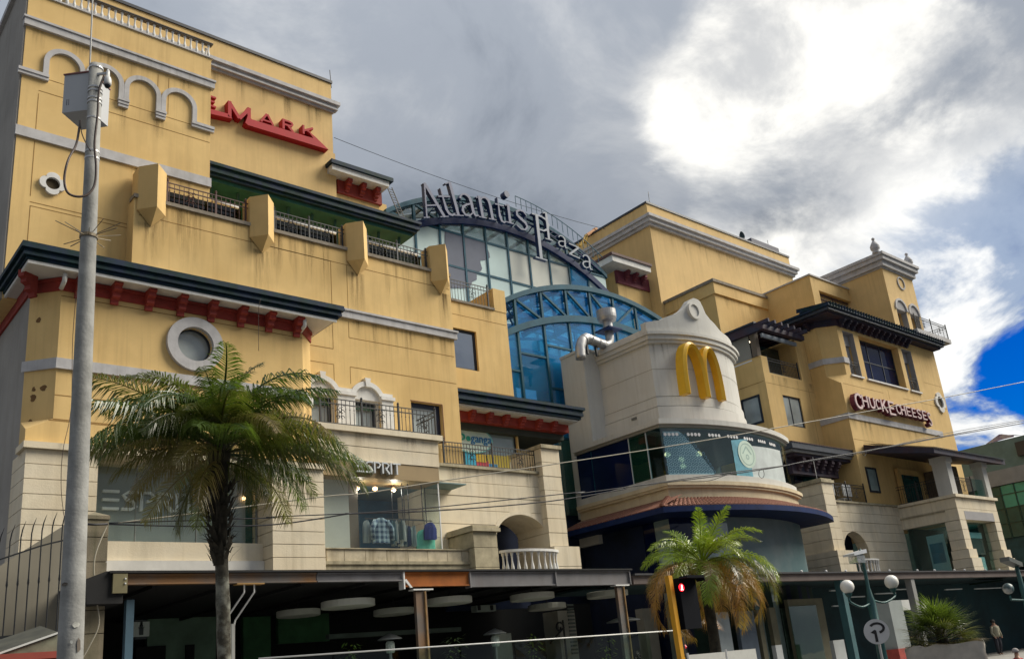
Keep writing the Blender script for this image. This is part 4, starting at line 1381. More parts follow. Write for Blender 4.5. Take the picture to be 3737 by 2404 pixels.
for ch, xl, xr, yb_, yt, fr in (('P', 1362, 1450, 640, 508, 1.0), ('l', 1436, 1478, 680, 505, 1.13), ('a', 1515, 1578, 722, 650, .62), ('z', 1588, 1662, 785, 708, .62), ('a', 1676, 1742, 862, 778, .62)):
    x0, x1 = X(2, xl, yb_, YS), X(2, xr, yb_, YS)
    xm = (xl + xr) / 2
    pb, ptp = at(2, xm, yb_, YS), at(2, xm, yt, YS)
    if ch == 'P':
        pb = at(2, 1380, 795, YS); ptp = at(2, 1375, 510, YS)
        h = (ptp.z - pb.z) / 1.6
        serif(ch, x0, x1 + .15, pb.z + .6 * h, h, YS, 0, LFACE2)
    else:
        serif(ch, x0, x1, pb.z, (ptp.z - pb.z) / fr, YS, -.12 if ch in 'az' else 0, LFACE2)
b = MB()
sx = [specs[0][1], 2700]
fr_ = [(x, z + .25) for x, z in inner_t[6:38]]
for i in range(len(fr_) - 1):
    b.bar((fr_[i][0], YS + .3, fr_[i][1]), (fr_[i + 1][0], YS + .3, fr_[i + 1][1]), .06, .06)
    b.bar((fr_[i][0], YS + .3, fr_[i][1] + .35), (fr_[i + 1][0], YS + .3, fr_[i + 1][1] + .35), .05, .05)
    b.bar((fr_[i][0], YS + .3, fr_[i][1]), (fr_[i + 1][0], YS + .3, fr_[i + 1][1] + .35), .035, .035)
    if i % 3 == 0:
        b.bar((fr_[i][0], YS + .3, fr_[i][1]), (fr_[i][0], YU, fr_[i][1] - .3), .05, .05)
b.build('support_frame', NAVY, SG)
# thin lattice walkway over the right half of the arch
b = MB()
for i in range(22, 39):
    (xa, za), (xb, zb) = outer_t[i], outer_t[i + 1]
    b.bar((xa, YU - .3, za + .75), (xb, YU - .3, zb + .75), .04, .04)
    b.bar((xa, YU - .3, za), (xa, YU - .3, za + .75), .03, .03)
b.build('catwalk_rail', STEELB, A)
# ================================================================ ROUND-FRONTED RESTAURANT
PV = thing('restaurant_pavilion', 'pale round fronted restaurant block with curved glass band and tiled skirt roof', 'building', (33.2, 26, 0))
PW_ = mat('pale render', (.56, .55, .51), .88, var=.07, scale=.7, streak=.28, dirt=(.25, .22, .15), bump=.15)
CRM = mat('cream sill', (.60, .51, .34), .85, var=.12, scale=1.2, streak=.35, dirt=(.3, .2, .08), bump=.15)
XM = 33.15


def bow(hw, Y, bulge, n=24):
    """plan curve of the bowed front, left to right"""
    R_ = (hw * hw + bulge * bulge) / (2 * bulge)
    yc = Y - bulge + R_
    a = math.asin(hw / R_)
    return [(XM + R_ * math.sin(-a + 2 * a * i / n), yc - R_ * math.cos(-a + 2 * a * i / n)) for i in range(n + 1)]


def drum(hw, Y, bulge, yb, z0, z1, name, m, n=24):
    c = bow(hw, Y, bulge, n)
    return MB().plan(c + [(XM + hw, yb), (XM - hw, yb)], z0, z1).build(name, m, PV)


YBK = 29.0
HD = 3.15
drum(HD, 24.6, .95, YBK, 10.9, 15.4, 'drum_wall', PW_)
zt = 16.35
for nm, e, za, zb in (('drum_cornice', .1, 15.12, 15.27), ('drum_cornice', .18, 15.272, 15.48), ('drum_cornice', .25, 15.482, 15.62), ('drum_coping', .1, 15.622, 15.84)):
    drum(HD + e, 24.6 - e, .95, YBK, za, zb, nm, PW_)
z_b1, z_b2, z_b0 = Z(9, 945, 555, 24.6), Z(9, 945, 478, 24.6), Z(9, 965, 640, 24.6)
drum(HD + .05, 24.55, .95, YBK, z_b1 + .02, z_b2, 'drum_band', PW_)
drum(HD + .1, 24.5, .95, YBK, 10.95, z_b1 - .02, 'drum_base', PW_)
box('wall_vent', mat('grey grille', (.14, .14, .13), .7), PV, XM - HD - .13, XM - HD - .1, 25.8, 26.1, Z(9, 855, 660, 25.6), Z(9, 855, 640, 25.6))
# shaped gable with medallion following the bow
c = bow(HD + .06, 24.55, .95, 48)
gz = [(885, 1070), (1035, 1080), (1060, 1062), (1120, 1045), (1160, 1018), (1185, 985), (1205, 940), (1240, 925), (1285, 945), (1310, 985), (1330, 1050), (1380, 1110), (1440, 1160), (1475, 1195), (1510, 1215), (1535, 1330)]


def gtop(x):
    pts = [(X(7, p, q, 23.75), Z(7, p, q, 23.75)) for p, q in gz]
    if x <= pts[0][0]: return pts[0][1]
    for (xa, za), (xb, zb) in zip(pts, pts[1:]):
        if xa <= x <= xb: return za + (zb - za) * (x - xa) / max(1e-6, xb - xa)
    return pts[-2][1]


vs, fs = [], []
for i, (x, y) in enumerate(c):
    t = max(gtop(x), 15.95)
    vs += [(x, y, 15.842), (x, y, t), (x, y + .3, t), (x, y + .3, 15.842)]
for i in range(len(c) - 1):
    a = i * 4
    for k in range(4):
        fs.append((a + k, a + 4 + k, a + 4 + (k + 1) % 4, a + (k + 1) % 4))
fs += [(0, 1, 2, 3), (len(vs) - 1, len(vs) - 2, len(vs) - 3, len(vs) - 4)]
MB().add(vs, fs).build('gable', PW_, PV)
mc = at(7, 1262, 1028, 23.6)
ym = min(c, key=lambda p: abs(p[0] - mc.x))[1]
mr = .42
MB().strip(arc(mc.x, mc.z, mr, mr, 0, 360, 30), arc(mc.x, mc.z, mr * .72, mr * .72, 0, 360, 30), ym - .1, ym + .12).build('medallion_ring', PW_, PV)
MB().prism(arc(mc.x, mc.z, mr * .72, mr * .72, 0, 350, 30), ym - .03, ym + .1).build('medallion', PW_, PV)
# pier at the back of the left wall
zp = Z(9, 260, 60, 27.8)
MB().box(29.0, 30.02, 27.8, 29.3, 8, zp).build('corner_pier', PW_, PV)
MB().box(28.95, 30.05, 27.75, 29.3, zp, zp + .12).build('pier_cap', PW_, PV)
# eave over the glass
HS = 4.62
drum(HS + .12, 23.35, .98, 28.6, 10.9, 11.12, 'glass_eave', PW_)
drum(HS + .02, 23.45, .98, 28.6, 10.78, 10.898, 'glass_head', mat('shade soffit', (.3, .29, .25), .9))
src = None
c = bow(HD + .35, 24.3, 1.0, 40)
for i in range(40):
    (xa, ya), (xb, yb_) = c[i], c[i + 1]
    MB().add([(xa, ya - .25, 11.13), (xb, yb_ - .25, 11.13), (xb, yb_ + .2, 11.35), (xa, ya + .2, 11.35), (xa, ya - .25, 11.08), (xb, yb_ - .25, 11.08)], [(0, 1, 2, 3), (4, 5, 1, 0)]).build('ridge_tile', mat('red clay tile', (.21, .085, .05), .85, var=.35, scale=6, col2=(.2, .08, .05)), PV)
# curved glass panes
c = bow(HS - .08, 23.5, .96, 36)
RG = glass('restaurant pane', (.62, .78, .78), .07)
npn = 6
for k in range(npn):
    seg = c[k * 6:k * 6 + 7]
    vs = [(x, y, z) for x, y in seg for z in (8.74, 10.77)] + [(x, y + .02, z) for x, y in seg for z in (8.74, 10.77)]
    n2 = len(seg) * 2
    fs = []
    for i in range(len(seg) - 1):
        a = 2 * i
        fs += [(a, a + 2, a + 3, a + 1), (n2 + a, n2 + a + 1, n2 + a + 3, n2 + a + 2)]
    MB().add(vs, fs).build('curved_pane', RG, PV, True)
# white roundels printed near the head of the glass
DOT = mat('white print', (.75, .75, .75), .7)
dots = MB()
lat = MB()
R2 = random.Random(3)


def on(u, z, off):
    """point on the curved glass at plan fraction u"""
    i = min(35, max(0, int(u * 36)))
    f = u * 36 - i
    x = c[i][0] + (c[i + 1][0] - c[i][0]) * f
    y = c[i][1] + (c[i + 1][1] - c[i][1]) * f
    d = Vector((c[i + 1][0] - c[i][0], c[i + 1][1] - c[i][1], 0)).normalized()
    nrm = Vector((d.y, -d.x, 0))
    return Vector((x, y, z)) + nrm * off, d


for k in range(42):
    if k % 6 in (4, 5): continue
    p, d = on(.02 + .83 * k / 42, 10.48, .018)
    dots.add([p + d * (.075 * math.cos(a / 10 * 6.283)) + Vector((0, 0, .075 * math.sin(a / 10 * 6.283))) for a in range(10)], [tuple(range(10))])
stuff(dots.build('printed_roundel', DOT, PV))
for r in range(11):
    for k in range(14):
        u = .012 + (k + (r % 2) / 2) * .0185
        zz = 8.88 + r * .155
        lim = .25 - (r / 11) * .13
        if u > lim + .02 * R2.random(): continue
        p, d = on(u, zz, .012)
        o = [p + d * (.078 * math.cos(a / 6 * 6.283)) + Vector((0, 0, .078 * math.sin(a / 6 * 6.283))) for a in range(6)]
        i_ = [p + d * (.04 * math.cos(a / 6 * 6.283)) + Vector((0, 0, .04 * math.sin(a / 6 * 6.283))) for a in range(6)]
        lat.add(o + i_, [(a, (a + 1) % 6, 6 + (a + 1) % 6, 6 + a) for a in range(6)])
stuff(lat.build('printed_lattice', mat('dark blue print', (.02, .10, .16), .7), PV))
b = MB()
for i in range(12):
    u0, u1 = .01 + .24 * i / 12, .01 + .24 * (i + 1) / 12
    p, d = on(u0, 8.76, .006); q, d = on(u1, 8.76, .006)
    zu = lambda u: 8.76 + 1.85 * (1 - max(0, (u - .1) / .16)) if u > .1 else 10.61
    b.add([p, q, (q.x, q.y, zu(u1)), (p.x, p.y, zu(u0))], [(0, 1, 2, 3)])
b.build('lattice_film', glass('lattice film', (.55, .75, .85), .02, haze=.65, hazecol=(.38, .62, .72)), PV)
for nm, m_, u0, u1, z0, z1, of in (('window_film', mat('pale film', (.48, .53, .52), .7, var=.15, scale=1.5), .51, .86, 8.76, 10.5, .014), ('window_film', mat('blue film', (.10, .33, .42), .6, var=.3, scale=2), .39, .51, 8.76, 10.65, .014)):
    b = MB()
    for i in range(8):
        p, d = on(u0 + (u1 - u0) * i / 8, z0, of); q, d = on(u0 + (u1 - u0) * (i + 1) / 8, z0, of)
        sh = -.12 + .02 * i
        b.add([p, q, (q.x, q.y, z1 - .2 + sh), (p.x, p.y, z1 - .2 - .14 + .02 * i)], [(0, 1, 2, 3)])
    b.build(nm, m_, PV)
p, d = on(.49, 9.75, .02)
b = MB()
b.add([p + d * (.62 * math.cos(a / 30 * 6.283)) + Vector((0, 0, .62 * math.sin(a / 30 * 6.283))) for a in range(30)], [tuple(range(30))])
eb = b.build('round_emblem', mat('pale mint print', (.55, .68, .58), .7), PV)
b = MB()
for rr, w_ in ((.5, .04), (.12, .05)):
    o = [p + Vector((0, -.004, 0)) + d * (rr * math.cos(a / 24 * 6.283)) + Vector((0, 0, rr * math.sin(a / 24 * 6.283) - (.12 if rr < .3 else 0))) for a in range(24)]
    i_ = [p + Vector((0, -.004, 0)) + d * ((rr - w_) * math.cos(a / 24 * 6.283)) + Vector((0, 0, (rr - w_) * math.sin(a / 24 * 6.283) - (.12 if rr < .3 else 0))) for a in range(24)]
    b.add(o + i_, [(a, (a + 1) % 24, 24 + (a + 1) % 24, 24 + a) for a in range(24)])
for s in (-1, 1):
    o = p + Vector((0, -.005, 0))
    b.add([o + d * (s * .02) + Vector((0, 0, .38)), o + d * (s * .34) + Vector((0, 0, .02)), o + d * (s * .28) + Vector((0, 0, 0)), o + d * (s * .0) + Vector((0, 0, .3))], [(0, 1, 2, 3)])
b.build('emblem_lines', mat('grey green print', (.32, .45, .40), .7), eb)
# glass and panels along the left flank
xl = XM - HS + .06
for ya, yb_, m_ in ((23.52, 24.3, RG), (24.33, 25.3, glass('teal flank pane', (.25, .5, .42), .1, haze=.2, hazecol=(.03, .15, .1))), (25.33, 27.6, NAVYP), (27.63, 28.55, NAVYP)):
    box('flank_pane', m_, PV, xl, xl + .02, ya, yb_, 8.74, 10.77)
for y_ in (24.31, 25.31, 27.61):
    box('flank_mullion', RAILW if y_ < 26 else STEELB, PV, xl - .03, xl + .05, y_ - .012, y_ + .012, 8.74, 10.77)
# room behind the glass
box('dining_floor', mat('dining floor', (.12, .11, .09), .7), PV, xl + .1, XM + HS, 23.6, 28.5, 8.5, 8.62)
drum(HS - .1, 23.7, .9, 28.5, 10.66, 10.77, 'dining_ceiling', mat('dining ceiling', (.06, .09, .09), .8))
box('dining_wall', mat('dining wall', (.035, .06, .055), .8, var=.3), PV, xl + .1, XM + HS, 27.5, 27.7, 8.5, 10.7)
for k, (u, zz) in enumerate(((30.2, 9.9), (31.1, 9.75), (31.15, 9.45), (32.4, 10.1))):
    MB().lathe((u, 24.6, zz), [(.02, .0), (.12, .04), (.14, .12), (.1, .2), (.02, .24)], 10).build('globe_lamp', mat('warm globe', (.7, .5, .3), .5, emit=((1, .75, .4), 1.0)), PV, True)
    MB().tube([(u, 24.6, zz + .24), (u, 24.6, 10.66)], .01, 4).build('lamp_cord', IRON, PV)
# sill mouldings
for nm, e, za, zb, m_ in (('sill', .10, 8.42, 8.73, PW_), ('sill_roll', .26, 8.26, 8.418, CRM), ('sill_roll', .2, 8.16, 8.258, CRM), ('sill_apron', .08, 7.55, 8.158, CRM)):
    drum(HS + e, 23.5 - e, .98, 28.6, za, zb, nm, m_)
# tiled skirt roof: rows of clay tiles between eave and apron
SK0 = bow(6.05, 22.7, 1.55, 60)
SK1 = bow(HS + .06, 23.45, .98, 60)
TL = mat('red clay tile', ())
b = MB()
for r in range(5):
    for i in range(60):
        for (i2, f0, f1) in ((i, 0.06, .94),):
            def pt(f, t):
                a0, a1 = Vector(SK0[i]), Vector(SK0[i + 1])
                b0, b1 = Vector(SK1[i]), Vector(SK1[i + 1])
                q = a0.lerp(a1, f).lerp(b0.lerp(b1, f), t)
                return q
            t0, t1 = r / 5, (r + 1.15) / 5
            za, zb = 7.2 + .55 * t0 + .05, 7.2 + .55 * t1 + .02
            q = [pt(f0, t0), pt(.5, t0), pt(f1, t0), pt(f1, t1), pt(.5, t1), pt(f0, t1)]
            h = [0, .045, 0, 0, .045, 0]
            zz = [za, za, za, zb, zb, zb]
            vs = [(p[0], p[1], z_ + k_) for p, z_, k_ in zip(q, zz, h)]
            vs += [(p[0], p[1], z_ - .03) for p, z_ in zip(q[:3], zz[:3])]
            b.add(vs, [(0, 1, 4, 5), (1, 2, 3, 4), (6, 7, 1, 0), (7, 8, 2, 1)])
stuff(b.build('roof_tiles', TL, PV))
for r in range(6):
    p = Vector(SK0[0]).lerp(Vector(SK1[0]), r / 6)
    MB().lathe((p[0], p[1], 7.24 + .55 * r / 6), [(.12, 0), (.1, .12), (.02, .14)], 8).build('hip_tile', TL, PV)
# flank of the skirt roof
b = MB()
for k in range(18):
    y0, y1 = 22.7 + k * .33, 22.7 + (k + .94) * .33
    b.add([(XM - 6.05, y0, 7.25), (XM - 6.05, y1, 7.25), (XM - HS - .05, y1, 7.8), (XM - HS - .05, y0, 7.8), (XM - 6.05, y0, 7.2), (XM - 6.05, y1, 7.2)], [(0, 1, 2, 3), (4, 5, 1, 0)])
stuff(b.build('roof_tiles', TL, PV))
ed = bow(6.12, 22.62, 1.55, 40)
MB().plan(ed + [(XM + 6.12, 28.6), (XM - 6.12, 28.6)], 6.98, 7.2).build('skirt_eave', NAVY, PV)
# ground storey behind the palm: curved metal wall, dark panels, green glass
c = bow(HS + .1, 23.6, 1.0, 24)
for k in range(24):
    (xa, ya), (xb, yb_) = c[k], c[k + 1]
    MB().add([(xa, ya, 0), (xb, yb_, 0), (xb, yb_, 4.15), (xa, ya, 4.15), (xa, ya + .2, 0), (xb, yb_ + .2, 0), (xb, yb_ + .2, 4.15), (xa, ya + .2, 4.15)], [(0, 1, 2, 3), (4, 7, 6, 5)]).build('base_panel', CURTG if k in (9, 12) else DARKG if k % 3 else DARKB, PV)  # shade under the shelter is put into these dark base colours
MET = mat('grey metal skin', (.16, .2, .2), .5, var=.25, scale=.7, col2=(.08, .15, .16))
for k in range(24):
    (xa, ya), (xb, yb_) = c[k], c[k + 1]
    m_ = NAVYP if k < 3 else CURTG if k < 7 else MET
    MB().add([(xa, ya, 4.16), (xb, yb_, 4.16), (xb, yb_, 6.97), (xa, ya, 6.97), (xa, ya + .2, 4.16), (xb, yb_ + .2, 4.16), (xb, yb_ + .2, 6.97), (xa, ya + .2, 6.97)], [(0, 1, 2, 3), (4, 7, 6, 5)]).build('wall_panel', m_, PV)
for y0, y1, m_ in ((23.6, 24.4, CURTG), (24.43, 25.0, NAVYP), (25.05, 28.6, DARKB)):
    box('flank_panel', m_, PV, XM - HS - .1, XM - HS + .1, y0, y1, 0, 6.97)
box('flank_block', PW_, PV, 28.2, 28.9, 27.4, 28.6, 6.6, 7.7)
# golden arches
GA = thing('arches_sign', 'golden double arch emblem mounted on the pale round wall', 'sign', (32.7, 23.6, 13))
GOLD = mat('golden yellow', (.66, .38, .012), .35, var=.1)
YM = 23.35
leg = lambda x, y: (X(9, x, y, YM), Z(9, x, y, YM))
xl0, zb0 = leg(1218, 438)
xr0, zb1 = leg(1522, 480)
xm_ = X(9, 1385, 430, YM)
zb_m = Z(9, 1385, 432, YM)
zt_ = (Z(9, 1255, 22, YM) + Z(9, 1385, 52, YM)) / 2
for (xa, xb, q, lab) in ((xl0, xm_, 0, 1), (xm_, xr0, 1, 2)):
    hw = (xb - xa) / 2
    cx = (xa + xb) / 2
    pts = []
    for i in range(29):
        t = -1 + 2 * i / 28
        s = 1 - abs(t) ** 2.6
        u = abs(t) ** 1.0
        xx = cx + hw * math.copysign(abs(math.sin(t * math.pi / 2)) ** .95, t)
        zz = zb0 + (zt_ - zb0) * (math.cos(t * math.pi / 2)) ** .62
        pts.append((xx, zz))
    b = MB()
    L, Rr = [], []
    for i, (x_, z_) in enumerate(pts):
        d = Vector((pts[min(i + 1, 28)][0] - pts[max(i - 1, 0)][0], pts[min(i + 1, 28)][1] - pts[max(i - 1, 0)][1])).normalized()
        w_ = .12 + .035 * abs(-1 + i / 14)
        L.append((x_ - d.y * w_, z_ + d.x * w_)); Rr.append((x_ + d.y * w_, z_ - d.x * w_))
    b.strip(L, Rr, YM - .0 - .005 * q, YM + .42)
    mid = [((l[0] + r[0]) / 2, (l[1] + r[1]) / 2) for l, r in zip(L, Rr)]
    # faceted front
    n = len(L)
    b.add([(x, YM - .004 - .005 * q, z) for x, z in L] + [(x, YM - .1 - .005 * q, z) for x, z in mid] + [(x, YM - .004 - .005 * q, z) for x, z in Rr],
          [f for i in range(n - 1) for f in ((i, i + 1, n + i + 1, n + i), (n + i, n + i + 1, 2 * n + i + 1, 2 * n + i))])
    b.build('arch', GOLD, GA)
# exhaust duct
DU = thing('exhaust_duct', 'shiny galvanised exhaust duct with round cowl on the restaurant roof', 'duct', (29.2, 27.0, 16))
GALV = mat('galvanised steel', (.42, .42, .42), .5, metal=.7, var=.2, scale=3)
YD = 27.2
cw = at(18, 1030, 760, YD)
rad_ = psize(cw, 347 / 4.8125) / 2
ztop_, zbot = Z(18, 1030, 650, YD), Z(18, 1030, 860, YD)
MB().lathe((cw.x, YD, zbot - .35), [(rad_ * .5, 0), (rad_ * .5, .38), (rad_ * .85, .45), (rad_ * .98, .6), (rad_ * 1.0, .75), (rad_ * 1.0, ztop_ - zbot + .35), (rad_ * .93, ztop_ - zbot + .36)], 26).build('cowl', GALV, DU)
MB().box(cw.x - rad_ * .95, cw.x + rad_ * .95, YD - .5, YD + .5, zbot - .42, zbot - .36).build('flange', NAVY, DU)
rr = rad_ * .44
ex = cw.x + .02
zel = Z(18, 1090, 1110, YD)
pts = [Vector((ex, YD, zbot - .40))] + [Vector((ex - .42 + .42 * math.cos(rad(t)), YD, zbot - .75 - (.42) * math.sin(rad(t)))) for t in range(0, 91, 15)]
pts += [pts[-1] + Vector((-.12, 0, 0))]
MB().tube(pts, rr, 16).build('elbow', GALV, DU, True)
hx = pts[-1]
h1 = at(18, 620, 1150, YD)
pts = [hx + Vector((.05, 0, 0)), hx + Vector((-.3, 0, .02)), hx.lerp(h1, .55) + Vector((0, 0, .06)), Vector((h1.x + .2, YD, h1.z + .12)), Vector((h1.x - .1, YD, h1.z - .08)), Vector((h1.x - .28, YD, h1.z - .45)), Vector((h1.x - .32, YD, h1.z - 1.0))]
out_ = [pts[0]]
for i in range(1, len(pts)):
    for t in (.25, .5, .75, 1.0):
        out_.append(pts[i - 1].lerp(pts[i], t))
MB().tube(out_, rr * 1.12, 16).build('trunk_duct', GALV, DU, True)
for k in (4, 9, 14):
    p, q = out_[k], out_[k + 1]
    d_ = (q - p).normalized()
    MB().tube([p, p + d_ * .06], rr * 1.2, 16).build('joint_ring', GALV, DU, True)
for xx in (hx.x - .5, hx.x - 1.1):
    MB().box(xx - .05, xx + .05, YD - .05, YD + .05, 15.3, zel - .2).build('duct_leg', IRON, DU)

for k in range(16):
    i = RS_.randrange(1, 46)
    c2 = bow(HD + .012, 24.59, .95, 48)
    (xa, ya), (xb, yb_) = c2[i], c2[i + 1]
    zt_s = RS_.choice((15.1, 12.1))
    MB().add([(xa, ya, zt_s - RS_.uniform(.4, 1.5)), (xb, yb_, zt_s - RS_.uniform(.4, 1.5)), (xb, yb_, zt_s), (xa, ya, zt_s)], [(0, 1, 2, 3)]).build('rain_stain', STAIN, PV)
for zz_s in (12.62, 13.9):
    c2 = bow(HD + .006, 24.594, .95, 24)
    b = MB()
    for i in range(24):
        (xa, ya), (xb, yb_) = c2[i], c2[i + 1]
        b.add([(xa, ya, zz_s), (xb, yb_, zz_s), (xb, yb_, zz_s + .02), (xa, ya, zz_s + .02)], [(0, 1, 2, 3)])
    b.add([(XM - HD - .006, 24.6, zz_s), (XM - HD - .006, 27.8, zz_s), (XM - HD - .006, 27.8, zz_s + .02), (XM - HD - .006, 24.6, zz_s + .02)], [(0, 1, 2, 3)])
    b.build('panel_joint', mat('render joint', (.25, .23, .19), .9), PV)
# ================================================================ EAST WING
E_ = thing('east_wing', 'yellow mall wing with corner turret, dark bracketed eaves and stone balcony bay', 'building', (53, 30, 0))
BRNE = mat('dark navy brown timber', (.022, .022, .045), .7, var=.4, scale=3, col2=(.04, .018, .03))
DKROOF = mat('dark tile edge', (.02, .028, .045), .55, var=.4, scale=4)
EGREY = mat('deep recess grey', (.33, .32, .32), .9, var=.08)
# stage box far behind
ry = 36.0
rx0, rx1 = X(7, 910, 500, ry), X(7, 2085, 600, ry)
rz = Z(7, 882, 108, ry)
box('stage_box_wall', YEL2, E_, rx0, rx1, ry, 47, 12, rz - .05)
b = MB()
zc0 = Z(7, 907, 262, ry)
for e, za, zb in ((.35, -.2, .1), (.5, .1, .32), (.18, -.42, -.2)):
    b.box(rx0 - e, rx1 + e, ry - e, 47.1, zc0 + za, zc0 + zb)
b.build('stage_box_cornice', TRIM, E_)
MB().box(rx0 - .07, rx1 + .05, ry - .07, 47.05, rz - .05, rz + .1).build('roof_edge', MATS['black flashing'], E_)
score(E_, SCORE, ry, (X(7, 1800, 650, ry), 24, X(7, 1800, 650, ry), zc0 - .45), (X(7, 1775, 460, ry), zc0 + .35, X(7, 1775, 460, ry), rz - .1))
box('roof_plant_box', mat('plant grey', (.12, .12, .15), .7), E_, X(7, 1750, 420, ry + .5), X(7, 1985, 500, ry + .5), ry + .4, ry + 3, rz, Z(7, 1765, 408, ry + .5))
# small lift tower mirrored
ty = 36.9
tx0 = X(7, 578, 640, ty)
tz = Z(7, 575, 590, ty - 1.1)
box('tower_wall', YEL, E_, tx0, rx0 + .3, ty, 46, 14, tz)
box('tower_flank', YEL, E_, X(7, 515, 680, ty + 1), tx0, ty + 1, 46, 14, Z(7, 515, 680, ty + 1))
fx0, fx1 = X(7, 565, 560, ty - 1.1), X(7, 893, 640, ty - 1.1)
box('tower_fascia', WHITE, E_, fx0, fx1, ty - 1.0, 45, tz, tz + .42)
box('tower_roof', mat('brown tile edge', (.08, .035, .03), .7, var=.3), E_, fx0 - .1, fx1 + .08, ty - 1.1, 45.2, tz + .422, tz + .6)
box('tower_frieze', mat('dull red timber', (.16, .03, .045), .75, var=.25), E_, tx0 - .05, Z(7, 1, 1, 1) * 0 + X(7, 858, 700, ty - .1), ty - .12, ty + .1, tz - .95, tz - .02)
src = None
for i in range(3):
    s = bracket(E_, tx0 + .75 + i * .85, ty - .12, tz - .03, .24, .45, .6, MATS['dull red timber'], src)
    src = src or s
# middle block
ly = 31.9
lx0 = X(7, 1430, 830, ly)
lzt = Z(7, 1425, 768, ly)
box('middle_block_wall', YEL, E_, lx0, 54, ly, 36.5, 8, lzt - .15)
MB().box(lx0 - .1, 53.0, ly - .12, 36.9, lzt - .95, lzt - .15).build('middle_parapet', YEL, E_)
MB().box(lx0 - .2, 53.0, ly - .2, 36.95, lzt - .15, lzt + .05).build('middle_coping', mat('worn coping', ()), E_)
# penthouse with strip windows
py_, pxl = 28.3, 52.25
pzt = 25.05
pw1 = (53.1, 57.6, 22.6, 24.14)
pw2 = (58.9, 62.4, 22.6, 24.14)
wall('penthouse_wall', YEL, E_, pxl, 63.2, 20, pzt, py_, 34, [pw1, pw2], .35)
box('penthouse_coping', TRIM, E_, pxl - .08, 63.3, py_ - .08, 34.1, pzt, pzt + .1)
for q in (pw1, pw2):
    window(E_, *q, py_ + .33, mat('brown frame', (.10, .05, .045), .6), SKYP, .1, mull=(.48, .55), rows=(.72,))
# corner turret
uy = 25.6
ux0, ux1 = 57.25, 61.55
uz1 = 25.62
th = [(57.95 + .0, 59.35, 21.0, 22.75), (59.85, 61.2, 21.0, 22.75)]
wall('turret_wall', YEL2, E_, ux0, ux1, 20.0, uz1, uy, 30.6, th, .5)
b = MB()
for e, za, zb in ((.05, 0, .12), (.22, .12, .5), (.4, .5, .8), (.5, .8, 1.0)):
    b.box(ux0 - e, ux1 + e, uy - e, 30.8 + e, uz1 + za, uz1 + zb)
b.build('turret_cornice', TRIM, E_)
for x0, x1, z0, z1 in th:
    cx, hw = (x0 + x1) / 2, (x1 - x0) / 2
    a = [(cx + hw + .16, z1)] + arc(cx, z1, hw + .16, hw + .16, 0, 180, 16) + [(cx - hw - .16, z1)]
    i_ = [(cx + hw, z1)] + arc(cx, z1, hw, hw, 0, 180, 16) + [(cx - hw, z1)]
    MB().strip(a, i_, uy - .1, uy + .06).build('turret_arch', TRIM, E_)
    MB().prism(arc(cx, z1 + .003, hw, hw, 0, 180, 16), uy - .012, uy + .05).build('turret_tympanum', EGREY, E_)
    window(E_, x0 + .05, x1 - .35, z0, z1 - .05, uy + .47, FRAMEB, TEALP, .08, name='turret_door')
    liner(E_, x0, x1, z0, z1, uy + .004, uy + .38, EGREY)
oc = at(8, 1410, 482, uy)
MB().strip(arc(oc.x, oc.z, .52, .5, 0, 360, 30), arc(oc.x, oc.z, .42, .4, 0, 360, 30), uy - .07, uy + .03).build('oval_medallion', TRIM, E_)
URN = [(.26, 0), (.26, .12), (.2, .2), (.3, .32), (.33, .42), (.3, .46), (.33, .52), (.24, .72), (.13, .9), (.06, 1.0), (.1, 1.04), (.12, 1.12), (.07, 1.2), (.01, 1.22)]
s = None
for px, qx, qy in ((8, 1240, 262), (8, 1485, 350)):
    xx = X(px, qx, qy, uy - .1)
    if s is None:
        s = MB().lathe((xx, uy, uz1 + 1.0), [(r * 1.0, z) for r, z in URN], 12).build('urn_finial', TRIM, E_, True, origin=(xx, uy, uz1 + 1.0))
    else:
        again(s, (min(xx, ux1 + .1), uy, uz1 + 1.0), E_)
# balcony slab and rail under the turret
box('turret_balcony', TRIM, E_, 57.4, 62.3, 24.3, 26, 20.45, 20.75)
railing(E_, (57.6, 24.4), (62.2, 24.4), 20.75, 1.0, IRON, .17, (0, .5, 1), (.25, .75))
railing(E_, (62.2, 24.45), (62.2, 25.9), 20.75, 1.0, IRON, .17, (), ())

# main block
ky, kx0, kx1 = 25.2, 47.6, 61.15
kc = .85                        # corner chamfer
kzc, kzt = 16.5, 20.3
o14 = lambda tl, tr, bl, br: ((X(14, *tl, ky) + X(14, *bl, ky)) / 2, (X(14, *tr, ky) + X(14, *br, ky)) / 2, (Z(14, *bl, ky) + Z(14, *br, ky)) / 2, (Z(14, *tl, ky) + Z(14, *tr, ky)) / 2)
k1 = o14((515, 25), (690, 70), (678, 705), (850, 765))
k2 = o14((770, 100), (1385, 290), (930, 785), (1545, 935))
k3 = o14((1440, 305), (1592, 350), (1605, 955), (1755, 995))
wall('main_wall', YEL, E_, kx0 + kc, kx1, kzc, kzt, ky, 40, [k1, k2, k3], .55)
box('main_wall', YEL, E_, kx0, kx1, ky, 39.9, 8.2, kzc - .65)
b = MB()
yk = ky + kc
b.add([(kx0 + kc, ky, kzc), (kx0 + kc, ky, kzt), (kx0, yk, kzt), (kx0, yk, kzc)], [(0, 1, 2, 3)])
b.add([(kx0, yk, kzc - .65), (kx0, yk, kzt), (kx0, 39.8, kzt), (kx0, 39.8, kzc - .65)], [(0, 1, 2, 3)])
b.add([(kx0 + kc, ky, kzc), (kx0, yk, kzc), (kx0, ky, kzc - .65)], [(0, 1, 2)])
b.add([(kx0, yk, kzc), (kx0, yk, kzc - .65), (kx0, ky, kzc - .65)], [(0, 1, 2)])
